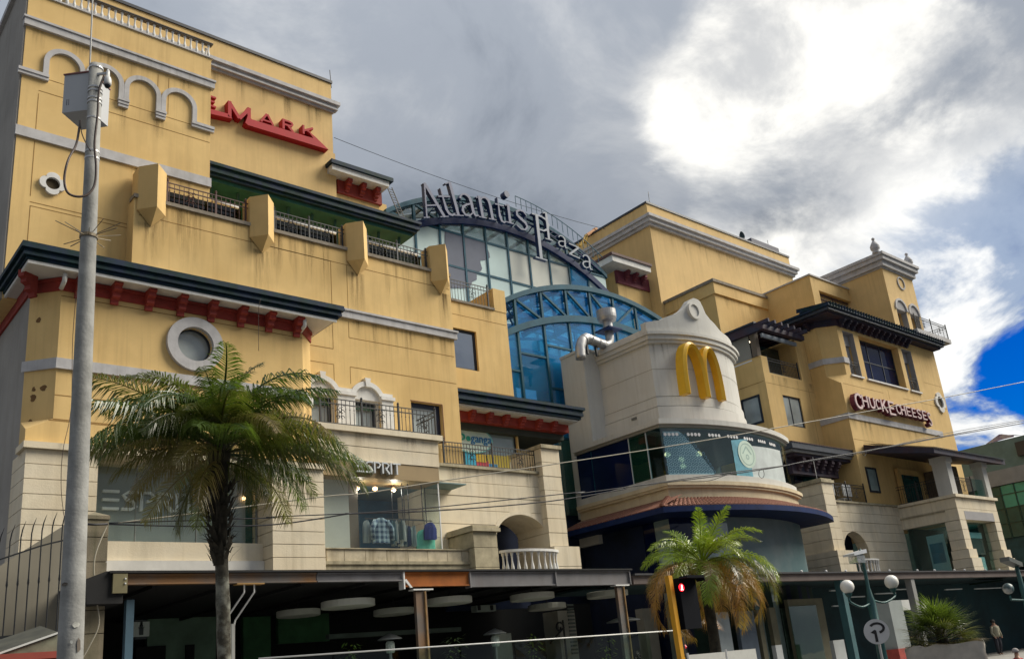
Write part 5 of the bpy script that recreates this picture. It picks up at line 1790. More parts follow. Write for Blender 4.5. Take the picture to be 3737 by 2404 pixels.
b.add([(kx0 + kc, ky, kzc), (kx0, ky, kzc - .65), (kx1, ky, kzc - .65), (kx1, ky, kzc)], [(0, 1, 2, 3)])
b.build('corner_wall', YEL, E_)
for q in (k1, k3):
    zm = q[3] - (q[3] - q[2]) * .27
    window(E_, q[0] + .02, q[1] - .5, q[2], zm, ky + .53, FRAMEB, TEALP, .1, name='slot_window')
    liner(E_, q[0], q[1], q[2], q[3], ky + .003, ky + .33, EGREY)
    box('window_back', EGREY, E_, q[1] - .49, q[1] - .022, ky + .45, ky + .54, q[2], zm)
    box('window_head', EGREY, E_, q[0] + .02, q[1] - .02, ky + .35, ky + .52, zm + .02, q[3] - .02)
    railing(E_, (q[0] + .03, ky + .08), (q[1] - .03, ky + .08), q[2], .9, IRON, .13, (), (.5,))
    box('window_sill', WHITE, E_, q[0] - .08, q[1] + .08, ky - .1, ky + .2, q[2] - .1, q[2] - .002)
window(E_, *k2, ky + .5, FRAMEB, NAVYP, .12, mull=(.33, .66), rows=(.5,), name='big_window')
box('window_sill', WHITE, E_, k2[0] - .08, k2[1] + .08, ky - .1, ky + .2, k2[2] - .1, k2[2] - .002)
# bands
MB().plan([(kx0 - .06, 31.8), (kx0 - .06, yk), (kx0 + kc - .03, ky - .07), (k1[0] - .01, ky - .07), (k1[0] - .01, ky + .03), (kx0 + kc, ky + .05), (kx0 + .05, yk), (kx0 + .05, 31.8)], 17.25, 17.6).build('band', TRIM, E_)
zb2 = Z(14, 620, 1345, ky)
MB().plan([(kx0 - .06, 31.8), (kx0 - .06, ky - .07), (kx1 - 1.8, ky - .07), (kx1 - 1.8, ky + .05), (kx0 + .04, ky + .05), (kx0 + .04, 31.8)], zb2 - .18, zb2 + .16).build('band', TRIM, E_)
score(E_, SCORE, ky, (kx0 + .2, Z(14, 560, 850, ky), 52.5, Z(14, 560, 850, ky)), (55, Z(14, 1800, 1160, ky), kx1 - .1, Z(14, 1800, 1160, ky)), (kx0 + .1, zb2 - 1.4, kx1 - .1, zb2 - 1.4), (58.5, Z(14, 1740, 815, ky), kx1 - .2, Z(14, 1740, 815, ky)), (X(14, 1255, 1020, ky), Z(14, 1270, 1100, ky), X(14, 1255, 1020, ky), Z(14, 1240, 950, ky)))
# quatrefoil vent near the corner
qc = at(14, 2045, 1150, ky)
out = []
for i in range(40):
    t = 2 * math.pi * i / 40
    r = .42 * (1.2 + .5 * abs(math.cos(2 * t)) ** .6)
    out.append((qc.x + r * math.cos(t), qc.z + r * math.sin(t)))
inn = [(qc.x + .4 * math.cos(2 * math.pi * i / 40), qc.z + .4 * math.sin(2 * math.pi * i / 40)) for i in range(40)]
MB().strip(out + out[:1], inn + inn[:1], ky - .1, ky + .02).build('quatrefoil_surround', WHITE, E_)
MB().prism(inn, ky - .006, ky + .01).build('vent_hole', mat('vent dark', ()), E_)
# dark tiled eave with brackets
ey = 24.45
MB().plan([(46.55, 31.5), (46.55, ey), (kx1 + .1, ey), (kx1 + .1, 27), (47.5, 27), (47.5, 31.5)], 20.06, 20.24).build('eave', DKROOF, E_)
MB().plan([(46.45, 31.6), (46.45, ey - .1), (kx1 + .2, ey - .1), (kx1 + .2, 27), (47.5, 27), (47.5, 31.6)], 20.245, 20.37).build('eave_tiles', GREENT, E_)
MB().plan([(46.75, 31.4), (46.75, ey + .22), (kx1, ey + .22), (kx1, 27), (47.5, 27), (47.5, 31.4)], 19.96, 20.058).build('eave_lining', BRNE, E_)
b = MB()
b.plan([(kx0 - .1, 31.3), (kx0 - .1, yk), (kx0 + kc - .04, ky - .1), (57.3, ky - .1), (57.3, ky + .04), (kx0 + kc, ky + .04), (kx0 + .04, yk), (kx0 + .04, 31.3)], 19.6, 19.958)
b.build('frieze', BRNE, E_)
src = None
for i in range(13):
    s = bracket(E_, 48.7 + i * .68, ky - .1, 19.955, .16, .45, .46, BRNE, src)
    src = src or s
for i in range(4):
    again(src, (kx0 - .1, yk + .4 + i * .9, 19.955), E_, rad(-90))
src = None
for i in range(46):
    xx = 46.7 + i * (kx1 - 46.6) / 46
    if src is None:
        src = MB().bar((xx, ey - .16, 20.39), (xx, ky + 1.4, 20.7), .24, .035).build('roof_tile', GREENT, E_, origin=(xx, ey - .16, 20.39))
    else:
        again(src, (xx, ey - .16, 20.39), E_)

# recessed middle piece beside the restaurant
my, mx0 = 27.0, 42.6
m1 = (X(9, 2055, 600, my), X(9, 2205, 610, my), Z(9, 2230, 740, my), Z(9, 2060, 456, my))
wall('recessed_wall', YEL, E_, mx0, kx0 - .01, 7.6, 16.42, my, 33, [m1], .15)
MB().box(mx0, 43.2, my, my + 2.3, 16.422, 17.38).build('recessed_pier', YEL, E_)
box('recessed_wall', YEL, E_, 46.5, kx0 - .02, my + .01, 31.8, 16.422, 19)
window(E_, *m1, my + .13, FRAMEB, CURT, .08, mull=(.42,))
f = MB()
wy0, wy1, wz0, wz1 = 27.53, 28.8, 13.58, 15.22
for a, c, d, e in ((wy0, wy1, wz1 - .12, wz1), (wy0, wy1, wz0, wz0 + .12), (wy0, wy0 + .12, wz0 + .12, wz1 - .12), (wy1 - .12, wy1, wz0 + .12, wz1 - .12)):
    f.box(mx0 - .05, mx0 + .03, a, c, d, e)
wf = f.build('window', FRAMEB, E_)
box('pane', CURT, wf, mx0 - .02, mx0 + .01, wy0 + .122, wy1 - .122, wz0 + .122, wz1 - .122)
f = MB().box(mx0 - .05, mx0 + .02, 29.35, 30.2, wz0, wz1)
f.build('window', FRAMEB, E_)
score(E_, SCORE, my, (mx0 + .05, Z(9, 1885, 342, my), kx0 - .1, Z(9, 1885, 342, my)), (X(9, 2290, 600, my), 9.5, X(9, 2290, 600, my), Z(9, 2265, 400, my)))
b = MB().box(mx0 - .008, mx0 + .01, my + .1, 33, 15.86, 15.89)
b.build('scored_joints', SCORE, E_)
railing(E_, (43.25, my + .08), (46.45, my + .08), 16.42, .95, IRON, .15, (.02, .98), (.5,))
# glazed room and timber pergola over it
box('room_glass', glass('dark teal glass', (.12, .25, .26), .12, haze=.5, hazecol=(.01, .05, .06)), E_, 43.2, 46.48, 28.2, 28.24, 16.43, 18.7)
box('room_back', DARKG, E_, 42.7, 46.5, 31.5, 31.6, 16.43, 19)
box('room_pane', SKYP, E_, 43.22, 44.0, 28.14, 28.18, 16.5, 18.0)
box('room_blind', mat('grey blind', (.26, .25, .22), .85, var=.06), E_, mx0 + .02, mx0 + .06, my + .6, 31, 17.3, 18.85)
box('room_bar', RAILW, E_, mx0 - .02, mx0 + .08, my + .6, 31, 17.22, 17.297)
MB().box(42.5, 42.85, my + .1, my + .45, 17.382, 18.9).build('pergola_post', mat('brown post', ()), E_)
MB().box(42.25, 46.45, 26.3, 26.6, 18.7, 18.98).box(42.25, 42.5, 26.6, 32, 18.7, 18.98).build('pergola_beam', BRNE, E_)
MB().bar((42.9, 26.9, 18.62), (46.4, 26.9, 18.62), .22, .12).build('awning_rail', mat('grey awning', (.25, .3, .36), .6), E_)
src = None
for i in range(7):
    xx = 42.35 + i * .64
    if src is None:
        src = MB().box(xx - .07, xx + .07, 25.9, 32, 18.99, 19.2).build('rafter', BRNE, E_, origin=(xx, 25.9, 18.99))
    else:
        again(src, (xx, 25.9, 18.99), E_)
box('pergola_roof', DKROOF, E_, 42.2, 46.45, 26.8, 32, 19.202, 19.3)
MB().lathe((43.2, 28.0, 18.6), [(.11, 0), (.1, .04)], 10).build('downlight', mat('lit lamp', (.9, .8, .6), emit=((1, .8, .55), 2.5)), E_)

# bracketed dark canopy over the east balcony
cy_ = 25.5
MB().box(41.6, 48.0, cy_, 28.0, 11.35, 11.5).build('canopy_fascia', mat('grey fascia', (.2, .2, .2), .8), E_)
MB().box(41.45, 48.15, cy_ - .12, 28.0, 11.502, 11.85).build('canopy_eave', DKROOF, E_)
MB().box(41.9, 47.7, cy_ + .15, 28.0, 11.2, 11.348).build('canopy_lining', BRNE, E_)
MB().box(42.3, 46.9, 26.15, 26.5, 10.35, 11.198).build('canopy_beam', BRNE, E_)
src = None
for i in range(6):
    s = bracket(E_, 42.9 + i * .72, 26.15, 11.19, .26, .45, .65, mat('dim plum timber', (.05, .03, .045), .8, var=.3), src)
    src = src or s
b = MB()
for i in range(28):
    x0 = 41.45 + i * .24
    b.add([(x0, cy_ - .16, 11.86), (x0 + .2, cy_ - .16, 11.86), (x0 + .2, 27, 12.2), (x0, 27, 12.2), (x0, cy_ - .16, 11.82), (x0 + .2, cy_ - .16, 11.82)], [(0, 1, 2, 3), (4, 5, 1, 0)])
stuff(b.build('canopy_tiles', mat('brown tile edge', ()), E_))
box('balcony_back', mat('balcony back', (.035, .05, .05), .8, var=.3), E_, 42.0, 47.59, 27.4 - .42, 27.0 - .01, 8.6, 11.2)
box('balcony_door', SKYP, E_, 43.5, 44.3, 26.9, 26.97, 8.9, 10.9)
box('balcony_door', TEALP, E_, 44.4, 46.2, 26.9, 26.97, 8.9, 10.9)
# limestone ground storeys
szl = 8.62
courses(E_, 42.4, 43.45, 24.7, 26.9, [6.0 + (9.55 - 6.0) * k / 6 for k in range(7)])
MB().box(42.3, 43.55, 24.62, 27, 9.552, 9.7).box(42.4, 43.45, 24.7, 27, 9.7, 9.78).build('pilaster_cap', STONED, E_)
courses(E_, 42.2, 43.75, 24.45, 26.9, [4.32, 4.8, 5.3, 5.7, 5.998], m=STONE)
eax, eaw = X(10, 940, 1200, 25.0), (46.41 - 43.87) / 2 * .98
ezs, ezt = 5.95, Z(10, 890, 1085, 25.0) + .08
eax = (43.88 + 46.35) / 2


def ehole(z):
    if z < ezs: return (eax - eaw, eax + eaw)
    k = (z - ezs) / (ezt - ezs)
    if k >= 1: return None
    e = eaw * math.sqrt(1 - k * k)
    return (eax - e, eax + e)


courses(E_, 43.47, 50.75, 25.0, 25.6, [4.32, 4.55] + [4.55 + (szl - 4.55) * k / 8 for k in range(1, 9)], hole=ehole)
box('parapet_cap', STONED, E_, 43.5, 50.7, 24.92, 25.5, szl + .002, szl + .1)
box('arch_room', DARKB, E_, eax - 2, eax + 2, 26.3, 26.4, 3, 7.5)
box('arch_door', TEALP, E_, eax - .3, eax + .9, 26.1, 26.15, 3.6, 6.4)
zbr2, zbf2 = 5.55, 4.45
pts = [(eax + (eaw + .1) * math.cos(rad(a)), 24.8 - .6 * math.sin(rad(a))) for a in range(0, 181, 10)]
inn_ = [(eax + (eaw - .1) * math.cos(rad(a)), 24.8 - .38 * math.sin(rad(a))) for a in range(0, 181, 10)]
MB().plan(pts + inn_[::-1], zbr2 - .09, zbr2).build('bow_rail', WHITE, E_)
MB().plan(pts, zbf2 - .3, zbf2).build('bow_floor', WHITE, E_)
src = None
for i in range(12):
    a = rad(8 + 164 * i / 11)
    s = baluster(E_, eax + eaw * math.cos(a), 24.8 - .49 * math.sin(a), zbf2, zbr2 - .09 - zbf2, WHITE, src, .8)
    src = src or s
railing(E_, (43.7, 25.15), (47.5, 25.15), szl + .1, 1.0, IRON, .14, (0, .5, 1), (.25, .75))
window(E_, 48.2, 49.35, 9.42, 10.88, ky - .005, FRAMEB, CURTG, .1)
# stone balcony bay
vx0, vx1, vy = 50.66, 55.9, 21.67
zsl2 = 8.55
box('bay_slab', STONE, E_, vx0 - .12, vx1 + .15, vy - .14, 25.0, zsl2, zsl2 + .16)
zr_ = [4.2, 4.85, 5.5, 5.95]
up_ = [7.3, 7.95, zsl2 - .01]
courses(E_, vx0, vx1, vy, vy + .7, up_)
courses(E_, vx0, vx0 + .9, vy + .71, 25.0, up_)
box('panel_recess', EGREY, E_, vx0 + .75, vx1 - .7, vy - .012, vy + .05, 7.32, 7.8)
def pil(x0, x1, y0, y1):
    courses(E_, x0, x1, y0, y1, [5.7 + (7.29 - 5.7) * k / 3 for k in range(4)])
    courses(E_, x0 - .12, x1 + .12, y0 - .12, y1, [5.2, 5.69])
    courses(E_, x0 - .22, x1 + .22, y0 - .22, y1, [4.32, 4.7, 5.19])
pil(vx0, vx0 + .75, vy, vy + .85)
pil(vx1 - .75, vx1, vy, vy + .7)
box('lintel_moulding', STONED, E_, vx0 - .05, vx0, vy + .7, 25, 7.85, 7.92)
TG = glass('teal bay glass', (.75, .9, .9), .05, haze=.05, hazecol=(.02, .07, .07))
box('bay_pane', TG, E_, vx0 + .8, vx1 - .8, vy + .5, vy + .52, 4.3, 7.28)
box('bay_pane', TG, E_, vx0 + .3, vx0 + .32, vy + .9, 24.9, 4.3, 7.28)
box('bay_room', DARKG, E_, vx1 - .4, vx1 - .3, vy + .5, 25, 4, 7.3)
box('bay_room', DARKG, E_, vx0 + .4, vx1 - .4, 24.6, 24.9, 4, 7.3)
box('bay_sill', STONE, E_, vx0 + .8, vx1 - .8, vy - .05, vy + .7, 4.1, 4.4)
bp = box('poster_board', mat('pale board', (.6, .68, .68), .7), E_, vx0 + .40, vx0 + .45, 22.95, 23.95, 4.4, 6.75)
box('poster', mat('blue poster', (.02, .20, .30), .6, var=.3), bp, vx0 + .385, vx0 + .398, 23.1, 23.85, 5.2, 6.3)
box('shop_board', mat('brown board', (.16, .10, .08), .7), E_, 52.4, 54.4, vy + .62, vy + .7, 5.5, 6.4)
box('shop_board', mat('pale board', ()), E_, 52.3, 54.4, vy + .6, vy + .64, 6.42, 6.75)
box('shop_board', mat('pale board', ()), E_, 52.3, 54.0, vy + .58, vy + .62, 4.41, 5.35)
# balcony columns, rails, roof
for x0, x1, y0, y1 in ((vx0, vx0 + .62, vy + .02, vy + .85), (vx1 - .6, vx1, vy + .02, vy + .6)):
    MB().box(x0, x1, y0, y1, zsl2 + .161, 10.55).build('balcony_column', PW_, E_)
    MB().box(x0 - .07, x1 + .07, y0 - .07, y1 + .05, 10.552, 10.9).build('column_cap', PW_, E_)
railing(E_, (vx0 + .66, vy + .15), (vx0 + 3.0, vy + .15), zsl2 + .16, 1.05, IRON, .14, (1,), (.5,))
box('glass_screen', TG, E_, vx0 + 3.05, vx1 - .65, vy + .15, vy + .17, zsl2 + .16, 9.8)
railing(E_, (vx0 + .15, vy + .9), (vx0 + .15, 24.95), zsl2 + .16, 1.05, IRON, .14, (.5,), (.25, .75))
box('balcony_wall', YEL, E_, vx0 + .9, vx1, 24.95, 25.15, zsl2 + .17, 11)
box('balcony_glass', TEALP, E_, vx0 + 1.2, vx0 + 3.2, 24.88, 24.94, zsl2 + .17, 10.6)
box('balcony_divider', mat('brown post', ()), E_, vx1 - 1.2, vx1 - .7, vy + 1.4, 24.9, zsl2 + .17, 10.9)
MB().add([(47.9 + .3, 21.1, 11.0), (57.4, 21.1, 11.0), (57.4, 25.15, 12.2), (48.5, 25.15, 12.2), (48.2, 21.1, 10.72), (57.4, 21.1, 10.72), (57.4, 25.15, 11.7), (48.5, 25.15, 11.7)],
         [(0, 1, 2, 3), (7, 6, 5, 4), (0, 4, 5, 1), (1, 5, 6, 2), (2, 6, 7, 3), (3, 7, 4, 0)]).build('balcony_roof', BRNE, E_)
b = MB()
for i in range(38):
    x0 = 48.25 + i * .24
    b.add([(x0, 21.0, 11.03), (x0 + .2, 21.0, 11.03), (x0 + .2, 25, 12.24), (x0, 25, 12.24), (x0, 21.0, 10.99), (x0 + .2, 21.0, 10.99)], [(0, 1, 2, 3), (4, 5, 1, 0)])
stuff(b.build('roof_tiles', DKROOF, E_))
MB().box(50.7, 56.6, 21.5, 21.66, 10.72 + .19, 11.05 + .02).build('roof_beam', BRNE, E_)
# furniture on the east balcony
for k, (xx, lab) in enumerate(((44.6, 'white slatted chair back on the east balcony, nearer the dark canopy post'), (46.4, 'white wavy topped chair back on the east balcony, next to the yellow wall'))):
    ch = thing('balcony_chair', lab, 'chair', (xx, 25.7, szl))
    b = MB().prism([(xx - .45, szl + .55), (xx + .45, szl + .55), (xx + .45, szl + 1.15), (xx + .3, szl + 1.22), (xx + .15, szl + 1.14), (xx, szl + 1.24), (xx - .15, szl + 1.14), (xx - .3, szl + 1.22), (xx - .45, szl + 1.15)], 25.55, 25.6)
    b.build('backrest', mat('white paint', (.75, .76, .75), .5), ch)
    box('seat', mat('white paint', ()), ch, xx - .42, xx + .42, 25.62, 26.1, szl + .42, szl + .47)
    for sx_ in (-.38, .38):
        for sy_ in (25.64, 26.05):
            box('leg', mat('white paint', ()), ch, xx + sx_ - .025, xx + sx_ + .025, sy_ - .025, sy_ + .025, szl - .0, szl + .418)
PA = thing('balcony_parasol', 'folded dark parasol on a thin pole above the east balcony rail', 'parasol', (43.55, 25.6, szl))
MB().tube([(43.6, 25.6, szl), (43.6, 25.6, 11.2)], .02, 6).build('pole', RAILW, PA)
MB().lathe((43.6, 25.6, 9.62), [(.75, 0), (.5, .16), (.05, .32)], 12).build('canopy', DKROOF, PA)

# ================================================================ signs on the wings
BLOCK = {   # heavy sign capitals as strokes in a unit box: (points, width)
    'M': (1.0, [([(.09, 0), (.09, 1)], .19), ([(.06, .97), (.5, .12)], .19), ([(.94, .97), (.5, .12)], .19), ([(.91, 0), (.91, 1)], .19)]),
    'A': (.9, [([(.08, 0), (.43, 1)], .2), ([(.82, 0), (.47, 1)], .2), ([(.2, .26), (.7, .26)], .16)]),
    'R': (.86, [([(.1, 0), (.1, 1)], .2), ([(.1, .91), (.5, .91), (.7, .84), (.74, .7), (.68, .56), (.5, .5), (.1, .5)], .17), ([(.42, .48), (.78, 0)], .21)]),
    'K': (.88, [([(.1, 0), (.1, 1)], .2), ([(.14, .42), (.74, 1)], .2), ([(.32, .6), (.8, 0)], .2)]),
    'E': (.72, [([(.1, 0), (.1, 1)], .2), ([(.1, .92), (.7, .92)], .16), ([(.1, .5), (.62, .5)], .15), ([(.1, .08), (.7, .08)], .16)]),
    'C': (.78, [([(.74, .74), (.64, .88), (.46, .93), (.26, .87), (.13, .7), (.1, .5), (.13, .3), (.26, .13), (.46, .07), (.64, .12), (.74, .26)], .19)]),
    'H': (.8, [([(.1, 0), (.1, 1)], .2), ([(.7, 0), (.7, 1)], .2), ([(.1, .52), (.7, .52)], .17)]),
    'U': (.8, [([(.1, 1), (.1, .34), (.2, .14), (.4, .07), (.6, .14), (.7, .34), (.7, 1)], .2)]),
    'S': (.72, [([(.64, .78), (.52, .91), (.34, .93), (.16, .86), (.11, .72), (.2, .58), (.36, .51), (.54, .42), (.62, .28), (.54, .13), (.36, .07), (.18, .1), (.07, .23)], .18)]),
    '.': (.24, [([(.12, 0), (.12, .2)], .22)]),
    "'": (.24, [([(.12, .66), (.12, 1)], .18)]),
}


def block(ch, m, ms, parent, quad, y, d, ws=1.0):
    """one sign capital standing in the wall-plane box x0, x1, z0, z1"""
    x0, x1, z0, z1 = quad
    wu, st = BLOCK[ch]
    h = z1 - z0
    sx = (x1 - x0) / wu
    f, r = MB(), MB()
    for k, (pts, wd) in enumerate(st):
        q = [(x0 + p * sx, z0 + v * h) for p, v in pts]
        w_ = wd * min(sx, h) * ws
        stroke(f, q, w_, y + .003 * k, y + .05 + .002 * k)
        stroke(r, q, w_ + (.05 if ms is not m else 0), y + .052 + .003 * k, y + d + .003 * k)
    lt = f.build('letter', m, parent)
    r.build('return', ms, lt)


CM = thing('cinema_sign', 'red raised capitals with a swooping arrow underline, cut off by the corner block', 'sign', (18, 35.8, 27))
SGR = mat('sign red', (.38, .003, .008), .7, var=.08)
ys = Y2 - .42
bl = lambda x, y: (X(1, x, y, ys), Z(1, x, y, ys))
m0, m1_ = bl(1505, 780), bl(1660, 815)
mh = Z(1, 1505, 670, ys) - Z(1, 1505, 780, ys)
for ch, xa, xb, yt_, yb_ in (('E', 1352, 1432, 630, 702), ('M', 1505, 1662, 690, 795), ('A', 1718, 1815, 755, 816), ('R', 1866, 1946, 796, 862), ('K', 1998, 2084, 838, 896)):
    xm = (xa + xb) / 2
    block(ch, SGR, SGR, CM, (X(1, xa, (yt_ + yb_) / 2, ys), X(1, xb, (yt_ + yb_) / 2, ys), Z(1, xm, yb_, ys), Z(1, xm, yt_, ys)), ys, .42)
sw = [(1340, 705), (1505, 752), (1520, 772), (1540, 786), (1345, 742)]
MB().prism([bl(*p) for p in sw], ys, ys + .42).build('underline', SGR, CM)
MB().prism([bl(*p) for p in ((1622, 812), (1640, 760), (1665, 790), (2020, 900), (2072, 915), (2040, 870), (2085, 905), (2172, 990), (1640, 828))], ys - .004, ys + .42).build('underline', SGR, CM)
CHS = thing('restaurant_name_sign', 'maroon edged pink capitals with a larger middle initial on the yellow east wall', 'sign', (54, 25, 14.5))
PNK = mat('pale pink face', (.62, .47, .46), .6)
MAR = mat('maroon return', (.13, .008, .03), .5)
yc = ky - .45
zb_ = Z(14, 840, 1225, yc)
hC = Z(14, 840, 1050, yc) - zb_
txt = "CHUCKE.CHEESE'S"
edges = [(720, 852, 992, 1252), (830, 950, 1030, 1225), (945, 1055, 1060, 1250), (1045, 1130, 1085, 1262), (1130, 1245, 1098, 1300), (1248, 1362, 1120, 1350), (1372, 1395, 1320, 1362), (1362, 1452, 1165, 1335), (1435, 1530, 1180, 1350), (1525, 1612, 1205, 1365), (1612, 1692, 1225, 1385), (1692, 1778, 1245, 1410), (1775, 1860, 1265, 1425), (1832, 1850, 1265, 1300), (1868, 1935, 1290, 1525)]
for ch, (xa, xb, yt, yb2) in zip(txt, edges):
    xm2 = (xa + xb) / 2
    x0, x1 = X(14, xa, (yt + yb2) / 2, yc), X(14, xb, (yt + yb2) / 2, yc)
    z0, z1 = Z(14, xm2, yb2 - 10, yc), Z(14, xm2, yt + 10, yc)
    if ch == '.': z1 = z0 + (z1 - z0) / .2
    if ch == "'": z0 = z1 - (z1 - z0) / .34
    block(ch, PNK, MAR, CHS, (x0 + .09, x1 - .09, z0, z1), yc, .34, .8)
# sign letters on the display window and fascia
SGW = thing('window_sign', 'white lettering ESPRIT standing behind the left shop window', 'sign', (9, 24.9, 7))
ysw = 24.86
WL_ = mat('white letter', (.95, .96, .94), .5)


def esprit(parent, m, x0, x1, y, z, h, d, ms=None):
    w_ = (x1 - x0) / 6.0
    t = .13 * h
    k = 0
    for i, ch in enumerate('ESPRIT'):
        a = x0 + [0, 1.18, 2.3, 3.42, 4.58, 4.95][i] * w_
        ww = [1.0, .98, .95, 1.0, .16, 1.05][i] * w_
        b = MB()
        if ch == 'E':
            for q in (0, .435, .87):
                b.box(a, a + ww, y, y + d, z + q * h, z + q * h + t)
        elif ch == 'S':
            stroke(b, [(a, z + t / 2), (a + ww * .6, z + t / 2), (a + ww * .92, z + h * .2), (a + ww * .7, z + h * .45), (a + ww * .3, z + h * .56), (a + ww * .08, z + h * .78), (a + ww * .4, z + h - t / 2), (a + ww, z + h - t / 2)], t, y, y + d)
        elif ch in 'PR':
            b.box(a, a + t * 1.1, y, y + d, z, z + h)
            stroke(b, [(a + t * 1.3, z + h - t / 2), (a + ww * .7, z + h - t / 2), (a + ww * .94, z + h * .76), (a + ww * .7, z + h * .5), (a + t * 2.4, z + h * .5)], t, y + .003, y + d)
            if ch == 'R':
                stroke(b, [(a + ww * .5, z + h * .48), (a + ww, z)], t * 1.2, y + .005, y + d)
        elif ch == 'I':
            b.box(a, a + t * 1.1, y, y + d, z, z + h)
        else:
            b.box(a, a + ww, y, y + d, z + h - t, z + h)
            b.box(a + ww * .42, a + ww * .42 + t * 1.1, y + .003, y + d, z, z + h - t)
        b.build('letter', m, parent)


xa, xb = X(5, 680, 480, ysw), X(5, 1302, 500, ysw)
esprit(SGW, WL_, xa, xb, ysw, Z(5, 700, 550, ysw), Z(5, 700, 418, ysw) - Z(5, 700, 550, ysw), .1)
SGF = thing('fascia_sign', 'brushed metal raised lettering ESPRIT on the bronze fascia', 'sign', (15.5, 23.8, 7.9))
ysf = YG - .16
esprit(SGF, mat('brushed steel', (.62, .64, .64), .35, metal=.6, var=.08), X(4, 548, 810, ysf), X(4, 838, 825, ysf), ysf, Z(4, 560, 852, ysf), Z(4, 560, 775, ysf) - Z(4, 560, 852, ysf), .14)
# oval shop sign and colourful boards behind the canopy window
OV = thing('oval_sign', 'pale oval window sign with green and blue lettering ending in ganga', 'sign', (21, 27.3, 9.6))
oy = YC + .055
oc = at(4, 1300, 640, oy)
ow, oh = X(4, 1440, 640, oy) - oc.x, Z(4, 1290, 552, oy) - oc.z
MB().prism(arc(oc.x, oc.z, ow * 1.0, oh, 0, 350, 35), oy - .02, oy - .005).build('plate', mat('mint plate', (.55, .68, .62), .7), OV)
MB().strip(arc(oc.x, oc.z, ow * 1.02, oh * 1.03, 0, 360, 36), arc(oc.x, oc.z, ow * .96, oh * .94, 0, 360, 36), oy - .03, oy - .021).build('rim', mat('teal rim', (.2, .5, .5), .7), OV)
x = X(4, 1222, 640, oy)
for ch in 'De':
    x += letter(ch, mat('green letter', (.02, .32, .24), .6), OV, x, oy - .052, Z(4, 1260, 645, oy), Z(4, 1260, 612, oy) - Z(4, 1260, 645, oy) + .06, .03, 1.1, .015) + .05
x = X(4, 1298, 650, oy)
for ch in 'ganga':
    x += letter(ch, mat('blue letter', (.02, .18, .42), .6), OV, x, oy - .052, Z(4, 1360, 662, oy), .34, .03, .95, .002) + .03
SB = thing('toy_display', 'row of bright yellow, red and blue boards in the upper shop window', 'display', (22, 27.4, 8.8))
for k, (xa_, xb_, ya_, yb_, c_) in enumerate(((1262, 1330, 718, 830, (.02, .35, .55)), (1285, 1400, 728, 780, (.6, .4, .02)), (1290, 1420, 770, 810, (.5, .03, .06)), (1345, 1480, 790, 850, (.03, .25, .5)), (1410, 1560, 735, 850, (.55, .42, .03)), (1500, 1640, 780, 860, (.5, .5, .42)), (1545, 1690, 740, 850, (.52, .38, .05)))):
    box('board', mat('board %d' % k, c_, .6), SB, X(4, xa_, ya_, oy), X(4, xb_, ya_, oy), oy + .012 * k, oy + .010 + .012 * k, Z(4, xa_, yb_, oy), Z(4, xa_, ya_, oy))

# ================================================================ roof furniture
DI = thing('satellite_dish', 'dark round satellite dish on the roof edge of the far yellow box', 'dish', (56, 36.6, 32.5))
dc = at(7, 1680, 375, ry + .5)
dr_ = psize(dc, 65 / 2.369) / 2 * 1.1
b = MB()
b.v = []
nn = 18
vs = [(dc.x, dc.y + .25, dc.z)]
for rr_ in (.5, 1.0):
    vs += [(dc.x + dr_ * rr_ * math.cos(6.283 * i / nn), dc.y + .25 - .25 * rr_ * rr_, dc.z + dr_ * rr_ * math.sin(6.283 * i / nn)) for i in range(nn)]
fs = [(0, 1 + i, 1 + (i + 1) % nn) for i in range(nn)] + [(1 + i, 1 + nn + i, 1 + nn + (i + 1) % nn, 1 + (i + 1) % nn) for i in range(nn)]
b.add(vs, fs)
b.build('reflector', mat('dish dark', (.03, .06, .07), .6), DI, True)
MB().tube([(dc.x, dc.y + .3, dc.z), (dc.x, dc.y + .4, dc.z - .5), (dc.x, dc.y + .4, rz)], .05, 6).build('mount', IRON, DI)
DV = thing('roof_davit', 'orange steel davit arm reaching over the far roof edge', 'davit', (42, 38, 30))
dp = lambda x_, y_: at(7, x_, y_, 41.5)
MB().bar(dp(335, 375), dp(410, 325), .22, .2).bar(dp(405, 315), dp(412, 335), .3, .25).build('arm', mat('davit orange', (.45, .17, .02), .6, var=.2), DV)
MB().bar(dp(335, 370), dp(275, 470), .16, .14).bar(dp(325, 375), dp(320, 445), .16, .14).bar(dp(335, 375), dp(330, 445), .12, .1).build('frame', mat('davit yellow', (.5, .3, .02), .6), DV)
for nm, lab, n_, a_, b_, Yy in (('lightning_rod', 'thin lightning rod on the peak of the far yellow box', 7, (878, 105), (866, 0), ry + .1), ('lightning_rod', 'short thin lightning rod on the left yellow roof corner', 1, (2190, 556), (2180, 465), Y2 + .1), ('lightning_rod', 'tiny rod standing on the grey rooftop plant box', 7, (1905, 460), (1895, 418), ry + .5)):
    p0, p1 = at(n_, *a_, Yy), at(n_, *b_, Yy)
    tag(MB().tube([p0 - Vector((0, 0, .25)), p1], .022, 5).build(nm, IRON, None), lab, 'lightning rod')
p0, p1 = at(2, 35, 5, Y2 + .05), at(2, 1830, 610, 38.5)
pts = []
for i in range(15):
    t = i / 14
    p = p0.lerp(p1, t); p.z -= 1.0 * 4 * t * (1 - t) * .35
    pts.append(p)
tag(MB().tube(pts, .018, 4).build('roof_cable', IRON, None), 'thin cable strung between the two roofs above the glass arch', 'cable')

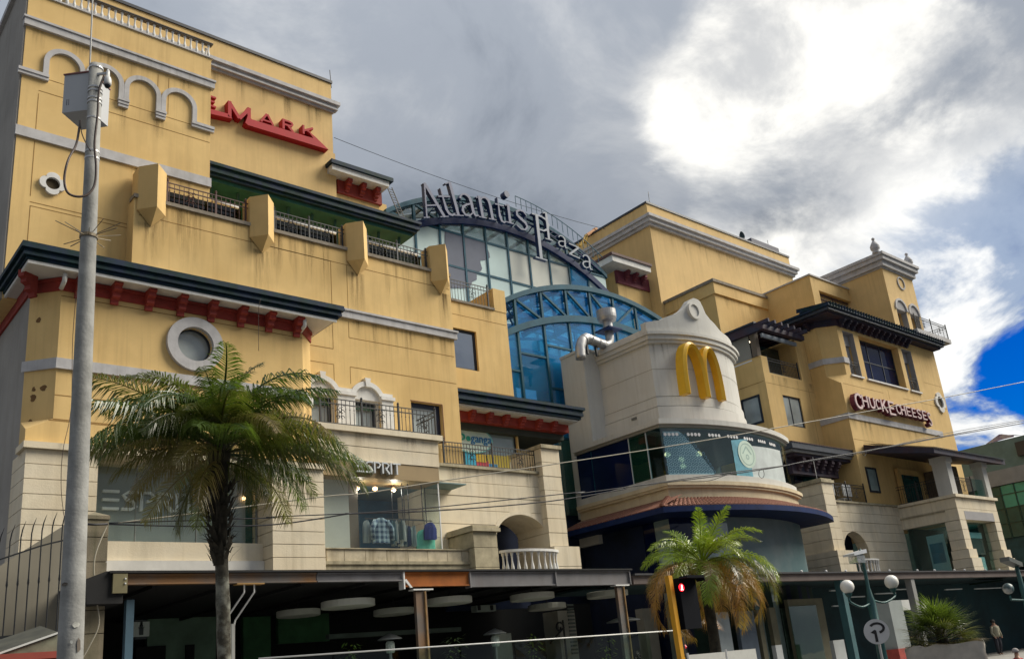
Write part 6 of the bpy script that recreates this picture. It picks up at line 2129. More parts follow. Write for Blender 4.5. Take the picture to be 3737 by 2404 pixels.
# ================================================================ far right neighbour
N_ = thing('neighbour_building', 'grey and teal glass office building beyond the stone balcony bay', 'building', (80, 30, 0))
GRN = mat('dark green grey render', (.12, .19, .19), .85, var=.15)
nx = 75.0
MB().box(nx, 100, 8, 44, 0, 12.0).build('lower_wall', mat('teal wall', (.02, .07, .08), .7, var=.3), N_)
MB().box(nx, 100, 8, 44, 13.2, 15.45).build('upper_wall', GRN, N_)
MB().box(nx - .25, 100, 7.8, 44, 12.6 - .6, 13.198).build('grey_band', mat('band grey', (.24, .26, .28), .85, var=.1), N_)
EMR = darkglass('emerald glass', (.05, .30, .23), .03)
EMD = darkglass('dark emerald glass', (.008, .075, .07), .03)
y = 30.5
i = 0
GRID = mat('green mullion', (.005, .05, .04), .5)
zz = [7.9, 9.05, 10.2, 11.25, 11.98]
while y > 12:
    for j in range(4):
        box('pane', EMD if (j < 1 or (j == 1 and i < 4) or y > 28.7) else EMR, N_, nx - .1, nx - .02, y - 1.0, y - .05, zz[j] + .04, zz[j + 1] - .04)
    box('mullion', GRID, N_, nx - .16, nx - .01, y - .048, y + .002, 7.9, 11.98)
    y -= 1.05
    i += 1
for z_ in zz[1:4]:
    box('transom', GRID, N_, nx - .14, nx - .008, 12, 30.5, z_ - .035, z_ + .035)
MB().box(nx - .3, nx, 24.3, 26.4, 13.9, 15.0).build('roof_window', FRAMEB, N_)
MB().box(nx - 1.5, nx, 10, 30, 5.6, 5.85).build('street_canopy', mat('teal canopy', (.03, .08, .09), .5), N_)
TN = thing('roof_tarpaulin', 'purple and silver tarpaulin draped on the neighbour roof edge', 'tarpaulin', (75, 27.5, 15.4))
q = lambda x_, y_: atX(16, x_, y_, nx + .2)
vs = [q(1120, 270), q(1230, 190), q(1340, 110), q(1380, 105), q(1500, 120), q(1590, 115), q(1585, 150), q(1420, 190), q(1300, 225), q(1180, 258)]
vs2 = [v + Vector((1.5, 0, .1)) for v in vs]
b = MB().add(vs + vs2, [(0, 9, 8, 1), (1, 8, 7, 2), (2, 7, 3), (3, 7, 4), (4, 7, 6, 5), (0, 1, 11, 10), (1, 2, 12, 11), (2, 3, 13, 12), (3, 4, 14, 13), (4, 5, 15, 14)])
b.build('sheet', mat('purple sheet', (.20, .14, .28), .5, var=.4, scale=3, col2=(.4, .38, .42)), TN)

stains(E_, rx0 + .5, rx1 - 1, zc0 - .43, ry - .006, 16, .5, 2.2)
stains(E_, lx0 + .3, 52, lzt - .96, ly - .006, 8, .4, 1.4)
stains(E_, kx0 + .3, kx1 - 1.9, zb2 - .19, ky - .006, 12, .4, 1.4)
stains(E_, 52.5, 62.5, 24.9, py_ - .006, 6, .2, .6)
stains(E_, 43.6, 50.4, szl - .01, 25.0 - .016, 10, .3, 1.1)
stains(E_, mx0 + .1, kx0 - .2, 16.3, my - .006, 8, .4, 1.3)
stains(E_, vx0 + .1, vx1 - .1, zsl2 - .02, vy - .018, 6, .2, .6)
# ================================================================ STREET TERRACE under the wings
T = thing('terrace_shelter', 'rust stained steel framed restaurant terrace roof on posts along the mall foot', 'shelter', (13, 20.5, 0))
RUST = mat('rusting steel', (.12, .115, .11), .7, var=.3, scale=1.2, streak=.25, dirt=(.2, .08, .02), bump=.1, col2=(.2, .1, .035))
GST = mat('grey painted beam', (.16, .155, .16), .65, var=.2, scale=1.4, streak=.35, dirt=(.1, .06, .04))
ORU = mat('orange rust plate', (.34, .105, .015), .8, var=.25, scale=2, streak=.3, dirt=(.12, .05, .02))
BLK = mat('black bitumen', (.008, .008, .009), .8, var=.2)
ty0 = 20.0
X_ = lambda x_: X(6, x_, 400, ty0)
def ibeam(x0, x1, z0, z1, m, nm='beam'):
    MB().box(x0, x1, ty0 + .05, ty0 + .09, z0, z1).box(x0, x1, ty0, ty0 + .2, z1 - .035, z1).box(x0, x1, ty0, ty0 + .2, z0, z0 + .03).build(nm, m, T)
bL = 6.1
ibeam(bL, X(5, 2095, 990, ty0), 4.18, 4.40, RUST)
ibeam(X(5, 2095, 990, ty0) + .02, X_(497), 4.18, 4.40, GST)
ibeam(X_(512), X_(948), 4.03, 4.40, ORU)
ibeam(X_(955), X_(1525), 3.99, 4.40, GST)
ibeam(X_(1532), X_(2022), 3.97, 4.40, GST)
for q in (X_(505), X_(951), X_(1528), X_(2026)):
    MB().box(q - .02, q + .02, ty0 - .02, ty0 + .22, 3.97, 4.41).build('web_plate', RAILW if q < 14 else GST, T)
MB().prism([(X_(506), 4.2), (X_(545), 4.0), (X_(560), 4.0), (X_(520), 4.22)], ty0 - .015, ty0 + .04).build('haunch_edge', RAILW, T)
MB().box(bL - .1, X_(2026) + .1, ty0 - .06, 24.25, 4.412, 4.46).build('roof_sheet', BLK, T)
MB().prism([(5.55, 4.30), (5.95, 4.46), (6.3, 4.46), (6.3, 3.8), (5.6, 3.8)], ty0 + .02, 24.2).build('roof_end', BLK, T)
MB().box(6.07, 6.36, ty0 - .05, ty0 + .016, 4.0, 4.40).build('end_plate', mat('olive plate', (.16, .14, .07), .6, var=.2), T)
for k in (.1, .2):
    MB().lathe((6.31, ty0 - .06, 4.38 - k), [(.018, 0), (.018, .03)], 8).build('bolt', RAILW, T)
box('ceiling', BLK, T, 6.3, X_(2020), ty0 + .25, 29, 4.2, 4.25)  # ceiling blackened too, in place of shade under the roof
for k in range(9):
    xx = 7 + k * 1.75
    MB().box(xx - .04, xx + .04, ty0 + .22, 28.9, 4.12, 4.199).build('ceiling_joist', BLK, T)
for xa in (X(6, 628, 700, ty0 + .1), X(6, 1985, 700, ty0 + .1)):
    MB().box(xa - .18, xa + .12, ty0 + .12, ty0 + .16, -.0 + .13, 3.95).box(xa - .2, xa + .14, ty0 + .02, ty0 + .119, .13, 3.9).build('post', RUST, T)
    MB().box(xa + .05, xa + .09, ty0 - .03, ty0 + .019, .13, 3.9).build('post_flange', mat('lit rust flange', (.24, .14, .05), .8, var=.4, scale=3), T)  # light caught by the rusty flange is put into its paler colour
    MB().box(xa - .3, xa + .32, ty0 - .04, ty0 + .2, 3.93, 3.965).build('post_head', RAILW, T)
for s in (-1, 1):
    xa = X(5, 1660, 1030, ty0)
    MB().tube([(xa + s * .12, ty0 + .1, 4.18), (xa + s * .12, ty0 + .1, 3.98), (xa + s * .12 - .28, ty0 + .5, 3.4), (xa - .28 + s * .1, ty0 + .5, 3.3)], .02, 6).build('strut', RAILW, T)
MB().box(xa - .33, xa + .33, ty0 + .0, ty0 + .22, 4.15, 4.178).build('strut_plate', mat('brass plate', (.35, .2, .06), .6), T)
MB().tube([(xa - .28, ty0 + .5, .13), (xa - .28, ty0 + .5, 3.32)], .11, 10).build('post', mat('grey post', (.25, .25, .24), .6), T)
xb_ = X(5, 858, 1300, ty0 + .3)
MB().box(xb_ - .08, xb_ + .08, ty0 + .3, ty0 + .46, .13, 3.9).build('post', mat('blue steel post', (.05, .10, .14), .5, var=.2), T)
# glass balustrade with white top rail
MB().tube([(X(0, 600, 1535, ty0), ty0 - .1, 2.5), (X(6, 2330, 745, ty0), ty0 - .1, 2.46)], .019, 8).build('top_rail', RAILW, T, True)
GRL = glass('rail glass', (.8, .88, .84), .02)
for k in range(7):
    xa = X(0, 600, 1535, ty0) + k * 1.86
    box('rail_pane', GRL, T, xa + .02, xa + 1.84, ty0 - .11, ty0 - .09, .2, 2.46)
box('floor_deck', mat('deck', (.04, .035, .03), .8), T, 6, X_(2020), ty0 + .3, 28.8, .0 + .005, .14)
# dark back of the terrace: shop fronts, wall blackened to stand in for shade
BK = thing('terrace_shopfronts', 'dark ground floor shopfronts deep under the terrace roof', 'shopfront', (14, 28, 0))
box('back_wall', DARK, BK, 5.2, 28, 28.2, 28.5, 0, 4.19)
gp = lambda n, x_, y_, Y_=28.1: at(n, x_, y_, Y_)
SHG = mat('dim grey green board', (.16, .25, .18), .8, var=.35, scale=1)
a, b_ = gp(5, 970, 1270), gp(5, 1420, 1272)
box('shop_panel', SHG, BK, a.x, b_.x, 28.0, 28.19, 0, a.z)
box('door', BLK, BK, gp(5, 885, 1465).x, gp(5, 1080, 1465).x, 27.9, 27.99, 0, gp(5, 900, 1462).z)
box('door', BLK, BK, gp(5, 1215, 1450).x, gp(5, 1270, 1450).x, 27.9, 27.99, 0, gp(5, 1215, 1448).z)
box('shop_panel', mat('deep green board', (.04, .13, .05), .8, var=.4), BK, gp(5, 1600, 1270).x, gp(5, 1780, 1270).x, 28.0, 28.19, 0, gp(5, 1650, 1262).z)
box('shop_panel', mat('deep green board', ()), BK, gp(5, 1830, 1250).x, gp(5, 2165, 1250).x, 28.0, 28.18, gp(5, 1830, 1440).z, gp(5, 1830, 1250).z)
box('counter_band', mat('grey band dim', (.10, .13, .11), .8, var=.2), BK, gp(6, 0, 745, 25).x, gp(6, 890, 720, 25).x, 25.0, 25.2, gp(6, 450, 765, 25).z, gp(6, 450, 735, 25).z)
box('shop_panel', mat('mid grey board', (.3, .34, .3), .8, var=.25), BK, gp(6, 1115, 760, 26).x, gp(6, 1225, 760, 26).x, 26, 26.2, 0, gp(6, 1115, 758, 26).z)
box('sign_box', mat('dim white box', (.3, .34, .31), .7), BK, gp(6, 992, 570, 24).x, gp(6, 1122, 570, 24).x, 24, 24.3, gp(6, 1050, 606, 24).z, gp(6, 1050, 564, 24).z)
for px_ in (1010, 1095):
    p = gp(6, px_, 578, 23.98)
    box('sign_dot', BLK, BK, p.x - .05, p.x + .05, 23.96, 23.995, p.z - .1, p.z + .06)
cx0, cx1 = gp(6, 1545, 700, 24.6).x, gp(6, 1660, 700, 24.6).x
MB().box(cx0, cx1, 24.6, 25.4, 0, gp(6, 1600, 600, 24.6).z).build('stone_column', mat('dim stone', (.30, .29, .25), .85, var=.2), BK)
b = MB()
for k in range(14):
    b.box(cx1 - .36, cx1 - .05, 24.56, 24.598, 2.1 + k * .13, 2.16 + k * .13)
b.build('column_lattice', mat('pierced metal', (.08, .1, .09), .6), BK)
b = MB()
c0 = gp(6, 1550, 715, 24.3)
pts = [c0 + Vector((.22 * (1 - t / 14) * math.cos(t * .6), 0, .22 * (1 - t / 14) * math.sin(t * .6))) for t in range(12)][::-1]
b.tube(pts + [c0 + Vector((-.5, 0, -.5))], .035, 6)
b.tube([c0 + Vector((.2, 0, .25)), c0 + Vector((.2, 0, -1.6))], .035, 6)
b.build('iron_scroll', IRON, BK)
for px0, px1 in ((2115, 2200), (2250, 2335)):
    box('pale_pier', mat('dim stone', ()), BK, gp(6, px0, 650, 24.8).x, gp(6, px1, 650, 24.8).x, 24.8, 25.2, 0, gp(6, 2150, 585, 24.8).z)
SGD = thing('direction_sign', 'small dark sign with white arrow over a pictogram under the terrace roof', 'sign', gp(5, 930, 1400, 24))
a, b_ = gp(5, 895, 1280, 24), gp(5, 970, 1405, 24)
box('plate', mat('sign dark', (.03, .04, .04), .5), SGD, a.x, b_.x, 24, 24.04, b_.z, a.z)
WPR = mat('dim white print', (.45, .5, .47), .6)
cxs = (a.x + b_.x) / 2
MB().prism([(cxs - .03, a.z - .05), (cxs + .03, a.z - .05), (cxs + .03, a.z - .18), (cxs + .09, a.z - .18), (cxs, a.z - .28), (cxs - .09, a.z - .18), (cxs - .03, a.z - .18)][::-1], 23.985, 23.999).build('arrow', WPR, SGD)
MB().box(cxs - .2, cxs + .2, 23.985, 23.999, b_.z + .06, b_.z + .42).build('panel', WPR, SGD)
MB().box(cxs - .05, cxs + .05, 23.97, 23.984, b_.z + .1, b_.z + .28).lathe((cxs, 23.98, b_.z + .3), [(.04, 0), (.045, .03), (.01, .07)], 8).build('pictogram', mat('sign dark', ()), SGD)
# round drum pendants
DR = mat('pendant drum', (.62, .62, .55), .7, var=.08)
drums = [((0, 750, 1410), (0, 875, 1410), 21.6, 'pale drum pendant lamp nearest the palm trunk side, large'), ((6, 650, 540), (6, 960, 530), 21.6, 'pale drum pendant lamp just right of the first rusty post'),
         ((6, 1213, 512), (6, 1513, 502), 21.6, 'pale drum pendant lamp midway between the two rusty posts'), ((6, 1728, 498), (6, 2008, 482), 21.6, 'pale drum pendant lamp crossing behind the right rusty post'),
         ((0, 647, 1433), (0, 747, 1431), 24.5, 'dim drum pendant deeper inside, first of the back row beside palm trunk'), ((6, 298, 618), (6, 570, 598), 24.0, 'dim drum pendant deeper inside, just left of the rusty post'),
         ((6, 1335, 580), (6, 1592, 568), 24.0, 'dim drum pendant deeper inside, above the pierced stone column')]
for (n0, xa, ya), (n1, xb, yb_), yy, lab in drums:
    p, q = at(n0, xa, ya, yy), at(n1, xb, yb_, yy)
    r = psize((p + q) / 2, ((xb - xa) / CROP[n0][2])) / 2
    d = thing('drum_pendant', lab, 'pendant lamp', ((p.x + q.x) / 2, yy, p.z), 'round drum pendants under the terrace roof')
    zc = (p.z + q.z) / 2
    MB().lathe(((p.x + q.x) / 2, yy, zc - .1), [(r * .97, 0), (r, .01), (r, .17), (r * .97, .18)], 28).build('shade', DR, d)
    MB().tube([((p.x + q.x) / 2, yy, zc + .1), ((p.x + q.x) / 2, yy, 4.2)], .02, 5).build('stem', IRON, d)
# patio heaters and hanging plants behind the rail
STL = mat('brushed hood', (.36, .38, .37), .35, metal=.6, var=.1)
for (px_, pyt, pyb, wpx, lab) in ((408, 755, 928, 165, 'patio heater with domed hood left of the first rusty post'), (1112, 722, 928, 155, 'patio heater with domed hood between the rusty posts'), (1975, 640, 700, 230, 'patio heater hood catching light behind the right rusty post')):
    yy = 21.3
    p = at(6, px_, pyt, yy)
    h = thing('patio_heater', lab, 'patio heater', (p.x, yy, .14), 'patio heaters on the terrace')
    r = psize(p, wpx / 1.8415) / 2
    MB().lathe((p.x, yy, p.z - .16), [(r, 0), (r, .02), (r * .55, .1), (.03, .16)], 18).build('hood', STL, h)
    MB().lathe((p.x, yy, p.z - .5), [(.1, 0), (.12, .05), (.12, .25), (.09, .3)], 10).build('burner', mat('burner mesh', (.5, .55, .5), .4, var=.4, scale=30), h)
    MB().tube([(p.x, yy, .9), (p.x, yy, p.z - .5)], .04, 8).build('pole', STL, h)
    MB().lathe((p.x, yy, .14), [(.25, 0), (.25, .7), (.2, .76)], 14).build('base', STL, h)

# ---- east shelter beam and its shops
T2 = thing('east_shelter', 'long brown beamed shelter along the foot of the east wing', 'shelter', (40, 20.5, 0))
BRB = mat('brown grey beam', (.13, .10, .09), .75, var=.25, scale=1, streak=.3, dirt=(.07, .05, .04))
box('beam', BRB, T2, X_(2026) + .15, 53.4, ty0, ty0 + .3, 3.98, 4.24)
box('roof_sheet', mat('dark shelter roof', (.03, .03, .035), .7, var=.3), T2, X_(2026) + .15, 74, ty0 - .1, 24.4, 4.242, 4.30)  # sheet runs on unseen past the beam to block sun from the right
b = MB()
for k in range(16):
    b.lathe((24 + k * 1.85 + RND.uniform(-.4, .4), ty0 - .03, 4.3), [(.05, 0), (.05, .05), (.01, .08)], 6)
stuff(b.build('roof_studs', RAILW, T2))
for (n0, xa, ya), wd, m_ in (((12, 1260, 800), .32, mat('grey post', ())), ((12, 560, 1000), .3, mat('teal post', (.04, .11, .12), .6, var=.2))):
    xx = X(n0, xa, ya, ty0 + .1)
    box('post', m_, T2, xx - wd / 2, xx + wd / 2, ty0 + .05, ty0 + .35, .13, 3.97)
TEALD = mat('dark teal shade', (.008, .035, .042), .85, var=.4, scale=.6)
box('ceiling', TEALD, T2, 22, 74, ty0 + .4, 24.4, 4.1, 4.18)  # ceiling likewise extended out of view to keep the sun out
BK2 = thing('east_shopfronts', 'dark teal shopfronts with pale door frames under the east shelter', 'shopfront', (40, 26, 0))
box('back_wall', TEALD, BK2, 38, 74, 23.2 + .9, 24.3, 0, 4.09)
FRB = mat('olive door frame', (.15, .14, .09), .8, var=.15)
yb2 = 22.1
def fr(n, x0, y0, x1, nm, m_, y=yb2, z0=.13, d=.18):
    p, q = at(n, x0, y0, y), at(n, x1, y0, y)
    return box(nm, m_, BK2, p.x, q.x, y, y + d, z0, p.z)
p = at(12, 0, 810, yb2)
fr(11, 1715, 985, 2040, 'frame', FRB)
fr(11, 1730, 1050, 1985, 'shop_glass', glass('display glass', (.6, .75, .7), .12), yb2 - .05, .13, .03)
box('display_room', mat('lit display', (.05, .09, .07), .8, var=.6, scale=2.5), BK2, at(11, 1735, 1050, yb2).x, at(11, 1980, 1050, yb2).x, yb2 + .4, yb2 + .45, .13, at(11, 1735, 1055, yb2).z)
for x0, y0, x1, m_ in ((1050, 1105, 1165, CURT), (1245, 1095, 1400, mat('slate panel', (.09, .12, .16), .6, var=.2)), (1430, 1080, 1470, FRB), (1545, 1060, 1600, FRB)):
    fr(11, x0, y0, x1, 'shop_panel', m_, yb2 - .06)
fr(11, 1605, 1410, 1665, 'notice_panel', mat('pale notice', (.4, .42, .42), .7), yb2 - 1.0)
fr(12, 400, 1245, 515, 'notice_panel', mat('pale notice', ()), yb2 - 1.2)
for x0, x1, y_ in ((370, 470, 725), (570, 725, 790), (395, 500, 885), (1050, 1220, 712), (840, 1050, 755), (1570, 1740, 712), (1880, 2150, 702)):
    p, q = at(12, x0, y_ + 5, 22.5), at(12, x1, y_ - 5, 22.5)
    tag(MB().bar((p.x, 22.5, (p.z + q.z) / 2), (q.x, 22.5, (p.z + q.z) / 2), .05, .1).build('strip_light', mat('unlit tube', (.6, .65, .65), .5), BK2), None, None)
WBB = mat('white canvas', (.52, .52, .48), .8, var=.1, scale=3, bump=.2)
SCR = thing('canvas_screen', 'pale canvas windbreak panels standing at the foot of the small palm', 'screen', (20, 15, 0))
for (xa, ya), (xb, yb_) in (((795, 1500), (1135, 1470)), ((1150, 1465), (1420, 1440))):
    p, q = at(11, xa, ya, 15), at(11, xb, yb_, 15)
    MB().add([(p.x, 15, .2), (q.x, 15, .2), (q.x, 15, q.z), (p.x, 15, p.z), (p.x, 15.05, .2), (q.x, 15.05, .2), (q.x, 15.05, q.z), (p.x, 15.05, p.z)], [(0, 1, 2, 3), (7, 6, 5, 4), (0, 4, 5, 1), (1, 5, 6, 2), (2, 6, 7, 3), (3, 7, 4, 0)]).build('panel', WBB, SCR)
    MB().tube([(p.x, 15.02, .13), (p.x, 15.02, p.z + .05)], .03, 6).build('post', RAILW, SCR)

# ---- clothes hanging in the display box
RK = thing('clothes_rail', 'black ceiling hung clothes rail in the glazed display box', 'clothes rail', (15.3, 25.4, 6))
yk_ = 24.42
r0, r1 = at(4, 600, 1140, yk_), at(4, 1050, 1130, yk_)
zr_k = at(4, 850, 1170, yk_).z
b = MB()
b.bar((r0.x, yk_, zr_k), (r1.x - .05, yk_, zr_k), .03, .03)
b.bar((r0.x + .6, yk_ + .4, zr_k + .1), (r1.x - .1, yk_ + .4, zr_k + .1), .03, .03)
for px_ in (820, 845, 885, 900, 975, 1040):
    xx = X(4, px_, 1000, yk_)
    b.bar((xx, yk_ + (.0 if px_ % 2 else .38), zr_k), (xx, yk_ + (.0 if px_ % 2 else .38), zg1 + .02), .022, .022)
b.build('frame', IRON, RK)


def plaid(name, a, c, sc):
    m = bpy.data.materials.new(name)
    m.use_nodes = True
    t = NT(m.node_tree)
    out = t.n('ShaderNodeOutputMaterial')
    pos = t.n('ShaderNodeNewGeometry').outputs['Position']
    s = t.n('ShaderNodeSeparateXYZ', {0: pos})
    f = []
    for k in (0, 2):
        f.append(t.math('GREATER_THAN', t.math('SINE', t.math('MULTIPLY', s.outputs[k], sc)), 0.0))
    mx_ = t.math('MULTIPLY', t.math('ADD', f[0], f[1]), .5)
    b_ = t.n('ShaderNodeBsdfPrincipled', {'Base Color': t.mix(mx_, a, c), 'Roughness': .9})
    t.t.links.new(b_.outputs[0], out.inputs[0])
    return m


def garment(x0, x1, ztop, zbot, m, lab, cat, nm, y, flare=.0, sleeves=False):
    g = MB()
    n = 9
    vs = []
    for j, (z_, k) in enumerate(((ztop, .28), (ztop - .07, .75), (ztop - .2, .95), ((ztop + zbot) / 2, 1 + flare / 2), (zbot, 1 + flare))):
        for i in range(n + 1):
            u = -1 + 2 * i / n
            vs.append(((x0 + x1) / 2 + u * (x1 - x0) / 2 * k, y - .07 * math.cos(u * 1.5) - .025 * math.sin(i * 2.1 + j) * (j > 1), z_))
    fs = [(j * (n + 1) + i, j * (n + 1) + i + 1, (j + 1) * (n + 1) + i + 1, (j + 1) * (n + 1) + i) for j in range(4) for i in range(n)]
    vb = [(a_, y + .08, c_) for a_, b__, c_ in vs]
    g.add(vs, fs)
    g.add(vb, [f[::-1] for f in fs])
    t_ = thing(nm, lab, cat, ((x0 + x1) / 2, y, zbot))
    g.build('cloth', m, t_, True)
    if sleeves:
        for s in (-1, 1):
            xs_ = x1 if s > 0 else x0
            MB().tube([(xs_ - s * .1, y, ztop - .1), (xs_ + s * .05, y - .03, ztop - .35), (xs_ + s * .06, y - .06, zbot + .1)], [.09, .085, .06], 8).build('sleeve', m, t_, True)
    MB().tube([((x0 + x1) / 2, y, ztop - .02), ((x0 + x1) / 2, y, zr_k + .02)], .008, 4).build('hanger', IRON, t_)
    return t_


gx_ = lambda x_: X(4, x_, 1250, yk_)
zz_ = lambda y_: Z(4, 800, y_, yk_)
PLD = plaid('blue plaid', (.02, .05, .10), (.25, .33, .38), 38)
NVC = mat('navy cloth', (.012, .03, .09), .9, var=.3)
garment(gx_(645), gx_(755), zz_(1165), zz_(1330), PLD, 'blue plaid shirt facing the display glass, biggest on the rail', 'shirt', 'plaid_shirt', yk_ - .1, .05, True)
garment(gx_(605), gx_(650), zz_(1175), zz_(1320), mat('pale blue cloth', (.3, .36, .38), .9), 'pale shirt edge hanging left of the plaid shirt', 'shirt', 'shirt', yk_ + .1)
for k, (xa, xb, yb_, c_, lab) in enumerate(((762, 790, 1330, (.02, .06, .08), 'dark teal shirt hanging side on right beside the plaid shirt'), (792, 812, 1310, (.06, .12, .14), 'slate shirt second along from the plaid shirt'), (814, 832, 1320, (.45, .48, .45), 'white shirt hanging among the dark ones on the rail'),
                                            (836, 852, 1300, (.08, .12, .12), 'grey green shirt between the two white shirts'), (855, 875, 1310, (.5, .53, .5), 'long white shirt last of the left clothes bunch'), (890, 912, 1340, (.01, .03, .08), 'dark blue trousers hanging between the two clothes bunches'), (915, 938, 1340, (.2, .27, .28), 'grey cardigan hanging left of the green trousers'))):
    garment(gx_(xa), gx_(xb), zz_(1170 if xa < 880 else 1205), zz_(yb_), mat('cloth %d' % k, c_, .9, var=.2), lab, 'garment', 'hanging_garment', yk_ + .05 * (k % 3))
for k, xa in enumerate((772, 800, 822, 843, 866, 884, 902, 926)):
    garment(gx_(xa), gx_(xa + 26), zz_(1172 + 5 * k), zz_(1322 + (k * 37) % 24), mat('rail cloth %d' % (k % 4), ((.05, .1, .14), (.3, .36, .36), (.02, .05, .12), (.5, .53, .5))[k % 4], .9, var=.2), ('dark slate', 'pale grey', 'navy', 'off white', 'second dark slate', 'second pale grey', 'second navy', 'second off white')[k] + ' garment of the back row, ' + ('beside the plaid shirt', 'towards the plaid shirt', 'left of mid rail', 'just left of mid rail', 'at mid rail', 'just right of mid rail', 'towards the mint trousers', 'beside the mint trousers')[k], 'garment', 'hanging_garment', yk_ + .18)['group'] = 'side on garments in the back row'
garment(gx_(950), gx_(1062), zz_(1225), zz_(1362), mat('mint cloth', (.10, .42, .32), .85, var=.2, scale=3), 'mint green wide trousers at the right end of the rail', 'trousers', 'trousers', yk_ + .04, .08)
garment(gx_(982), gx_(1058), zz_(1185), zz_(1300), mat('royal blue cloth', (.008, .02, .16), .85, var=.2), 'royal blue shorts hung over the mint trousers', 'shorts', 'shorts', yk_ - .14, .05)
for px_, py_2, lab in ((550, 962, 'round lit ceiling spotlight at the left of the display box'), (668, 966, 'small lit ceiling spotlight, middle of the display box'), (790, 972, 'brightest lit ceiling spotlight over the clothes')):
    p = at(4, px_, py_2, 24.7)
    tag(MB().lathe((p.x, 24.7, p.z - .06), [(.02, 0), (.075, .03), (.075, .1), (.03, .13)], 10).build('spotlight', mat('lit spot', (1, .8, .5), emit=((1, .55, .25), 3)), None, True), lab, 'spotlight')
p = at(5, 1612, 488, 24.95)
tag(MB().lathe((p.x, 24.95, p.z), [(.02, 0), (.05, .02), (.05, .08), (.02, .1)], 8).build('spotlight', MATS['lit spot'], None, True), 'small lit spotlight beside the palm trunk in the left shop window', 'spotlight')
# ================================================================ STREET FURNITURE
CONC = mat('pole concrete', (.27, .27, .255), .85, var=.3, scale=5, streak=.5, dirt=(.14, .13, .1), bump=.25)
pyy = 8.0
PO = thing('utility_pole', 'tall round concrete utility pole rising in the left foreground', 'pole', (2.13, pyy, 0))
b = MB()
prof = [(.113, 0), (.098, 2.05), (.083, 3.7), (.067, 6.0), (.058, 7.6)]
prof = [(r * .98, z) for r, z in prof]
b.lathe((0, 0, 0), prof, 24)
top = Vector((2.072, pyy, 7.6)); bot = Vector((2.135, pyy, 2.05)); sl = (top.x - bot.x) / (7.6 - 2.05)
b.v = [(x + bot.x + sl * (z - 2.05), y + pyy, z) for x, y, z in b.v]
b.build('shaft', CONC, PO, True)
pxz = lambda z: bot.x + sl * (z - 2.05)
for z_ in (7.55, 7.32, 7.28, 7.2, 7.16, 6.98, 6.62, 6.55):
    MB().lathe((pxz(z_), pyy, z_), [(.066, 0), (.066, .016)], 18).build('band', mat('steel strap', (.5, .5, .5), .4, metal=.5), PO)
zsp = Z(3, 590, 118, pyy)
b = MB().lathe((pxz(zsp), pyy, zsp - .015), [(.078, 0), (.078, .03)], 16)
R3 = random.Random(5)
for k in range(13):
    a = k / 13 * 6.283 + R3.uniform(-.15, .15)
    d = Vector((math.cos(a), math.sin(a), R3.uniform(-.25, .55)))
    p = Vector((pxz(zsp), pyy, zsp))
    b.bar(p + d * .07, p + d * R3.uniform(.2, .3), .006, .006)
b.build('spike_collar', mat('spike steel', (.22, .17, .1), .6), PO)
# peeled paper and paint near the foot
for (qx, qy, sx, sz, c_) in ((500, 1310, .03, .03, (.42, .42, .38)), (470, 1425, .014, .016, (.45, .46, .43)), (430, 1040, .03, .015, (.12, .1, .08)), (520, 1450, .02, .07, (.12, .1, .08))):
    z_ = Z(5, qx, qy, pyy - .09)
    xc_ = X(5, qx, qy, pyy - .09)
    dxy = min(.095, max(-.095, xc_ - pxz(z_)))
    rr_ = .1 - .008 * (z_ - 2)
    b = MB()
    pts = []
    for k in range(9):
        a = k / 9 * 6.283
        q_ = dxy + sx * math.cos(a) * R3.uniform(.6, 1.1)
        q_ = max(-rr_ * .97, min(rr_ * .97, q_))
        pts.append((pxz(z_) + q_, pyy - math.sqrt(rr_ * rr_ - q_ * q_) - .004, z_ + sz * math.sin(a) * R3.uniform(.6, 1.1)))
    b.add(pts, [tuple(range(9))])
    b.build('paper_scrap', mat('scrap %d' % int(c_[0] * 100), c_, .9), PO)
# equipment box strapped behind the pole
BXm = mat('grey enamel box', (.42, .43, .44), .5, var=.05)
zb0, zb1 = Z(1, 500, 770, pyy + .25), Z(1, 500, 520, pyy + .25)
EB = thing('control_box', 'pale grey metal equipment box strapped to the concrete pole', 'control box', (pxz(zb0), pyy + .2, zb0))
xa, xb = X(1, 428, 640, pyy + .2), X(1, 735, 640, pyy + .2)
cx_ = (xa + xb) / 2
MB().plan([(xa, pyy + .26), (cx_ - .02, pyy + .075), (xb, pyy + .26), (cx_ + .02, pyy + .45)], zb0, zb1).build('case', BXm, EB)
MB().plan([(xa - .012, pyy + .26), (cx_ - .02, pyy + .06), (xb + .012, pyy + .26), (cx_ + .02, pyy + .46)], zb1 + .001, zb1 + .015).build('lid', mat('box lid', (.2, .06, .05), .5), EB)
b = MB()
for k in range(2):
    for j in range(5):
        f = .12 + .07 * k
        x_ = xa + (cx_ - xa) * f
        y_ = pyy + .26 - .185 * f - .004
        b.box(x_, x_ + .012, y_ - .004, y_, zb0 + .08 + .014 * j, zb0 + .088 + .014 * j)
b.build('vents', IRON, EB)
# dome camera
DC = thing('dome_camera', 'white dome surveillance camera on an arm from the pole', 'camera', at(1, 710, 590, pyy - .12))
p = at(1, 712, 520, pyy - .12)
rr = .036
MB().lathe((p.x, p.y, p.z - .06), [(.03, -.02), (rr, 0), (rr, .04), (rr * .8, .07), (.018, .085), (.016, .14), (.008, .16)], 16).build('housing', mat('camera white', (.6, .6, .58), .4), DC, True)
MB().lathe((p.x, p.y, p.z - .1), [(.004, -.012), (.02, -.002), (.03, .018), (.031, .03)], 14).build('dome', mat('smoked dome', (.01, .015, .02), .08), DC, True)
MB().bar((p.x, p.y, p.z + .06), (pxz(7.3), pyy - .05, p.z + .06), .02, .02).build('arm', BXm, DC)
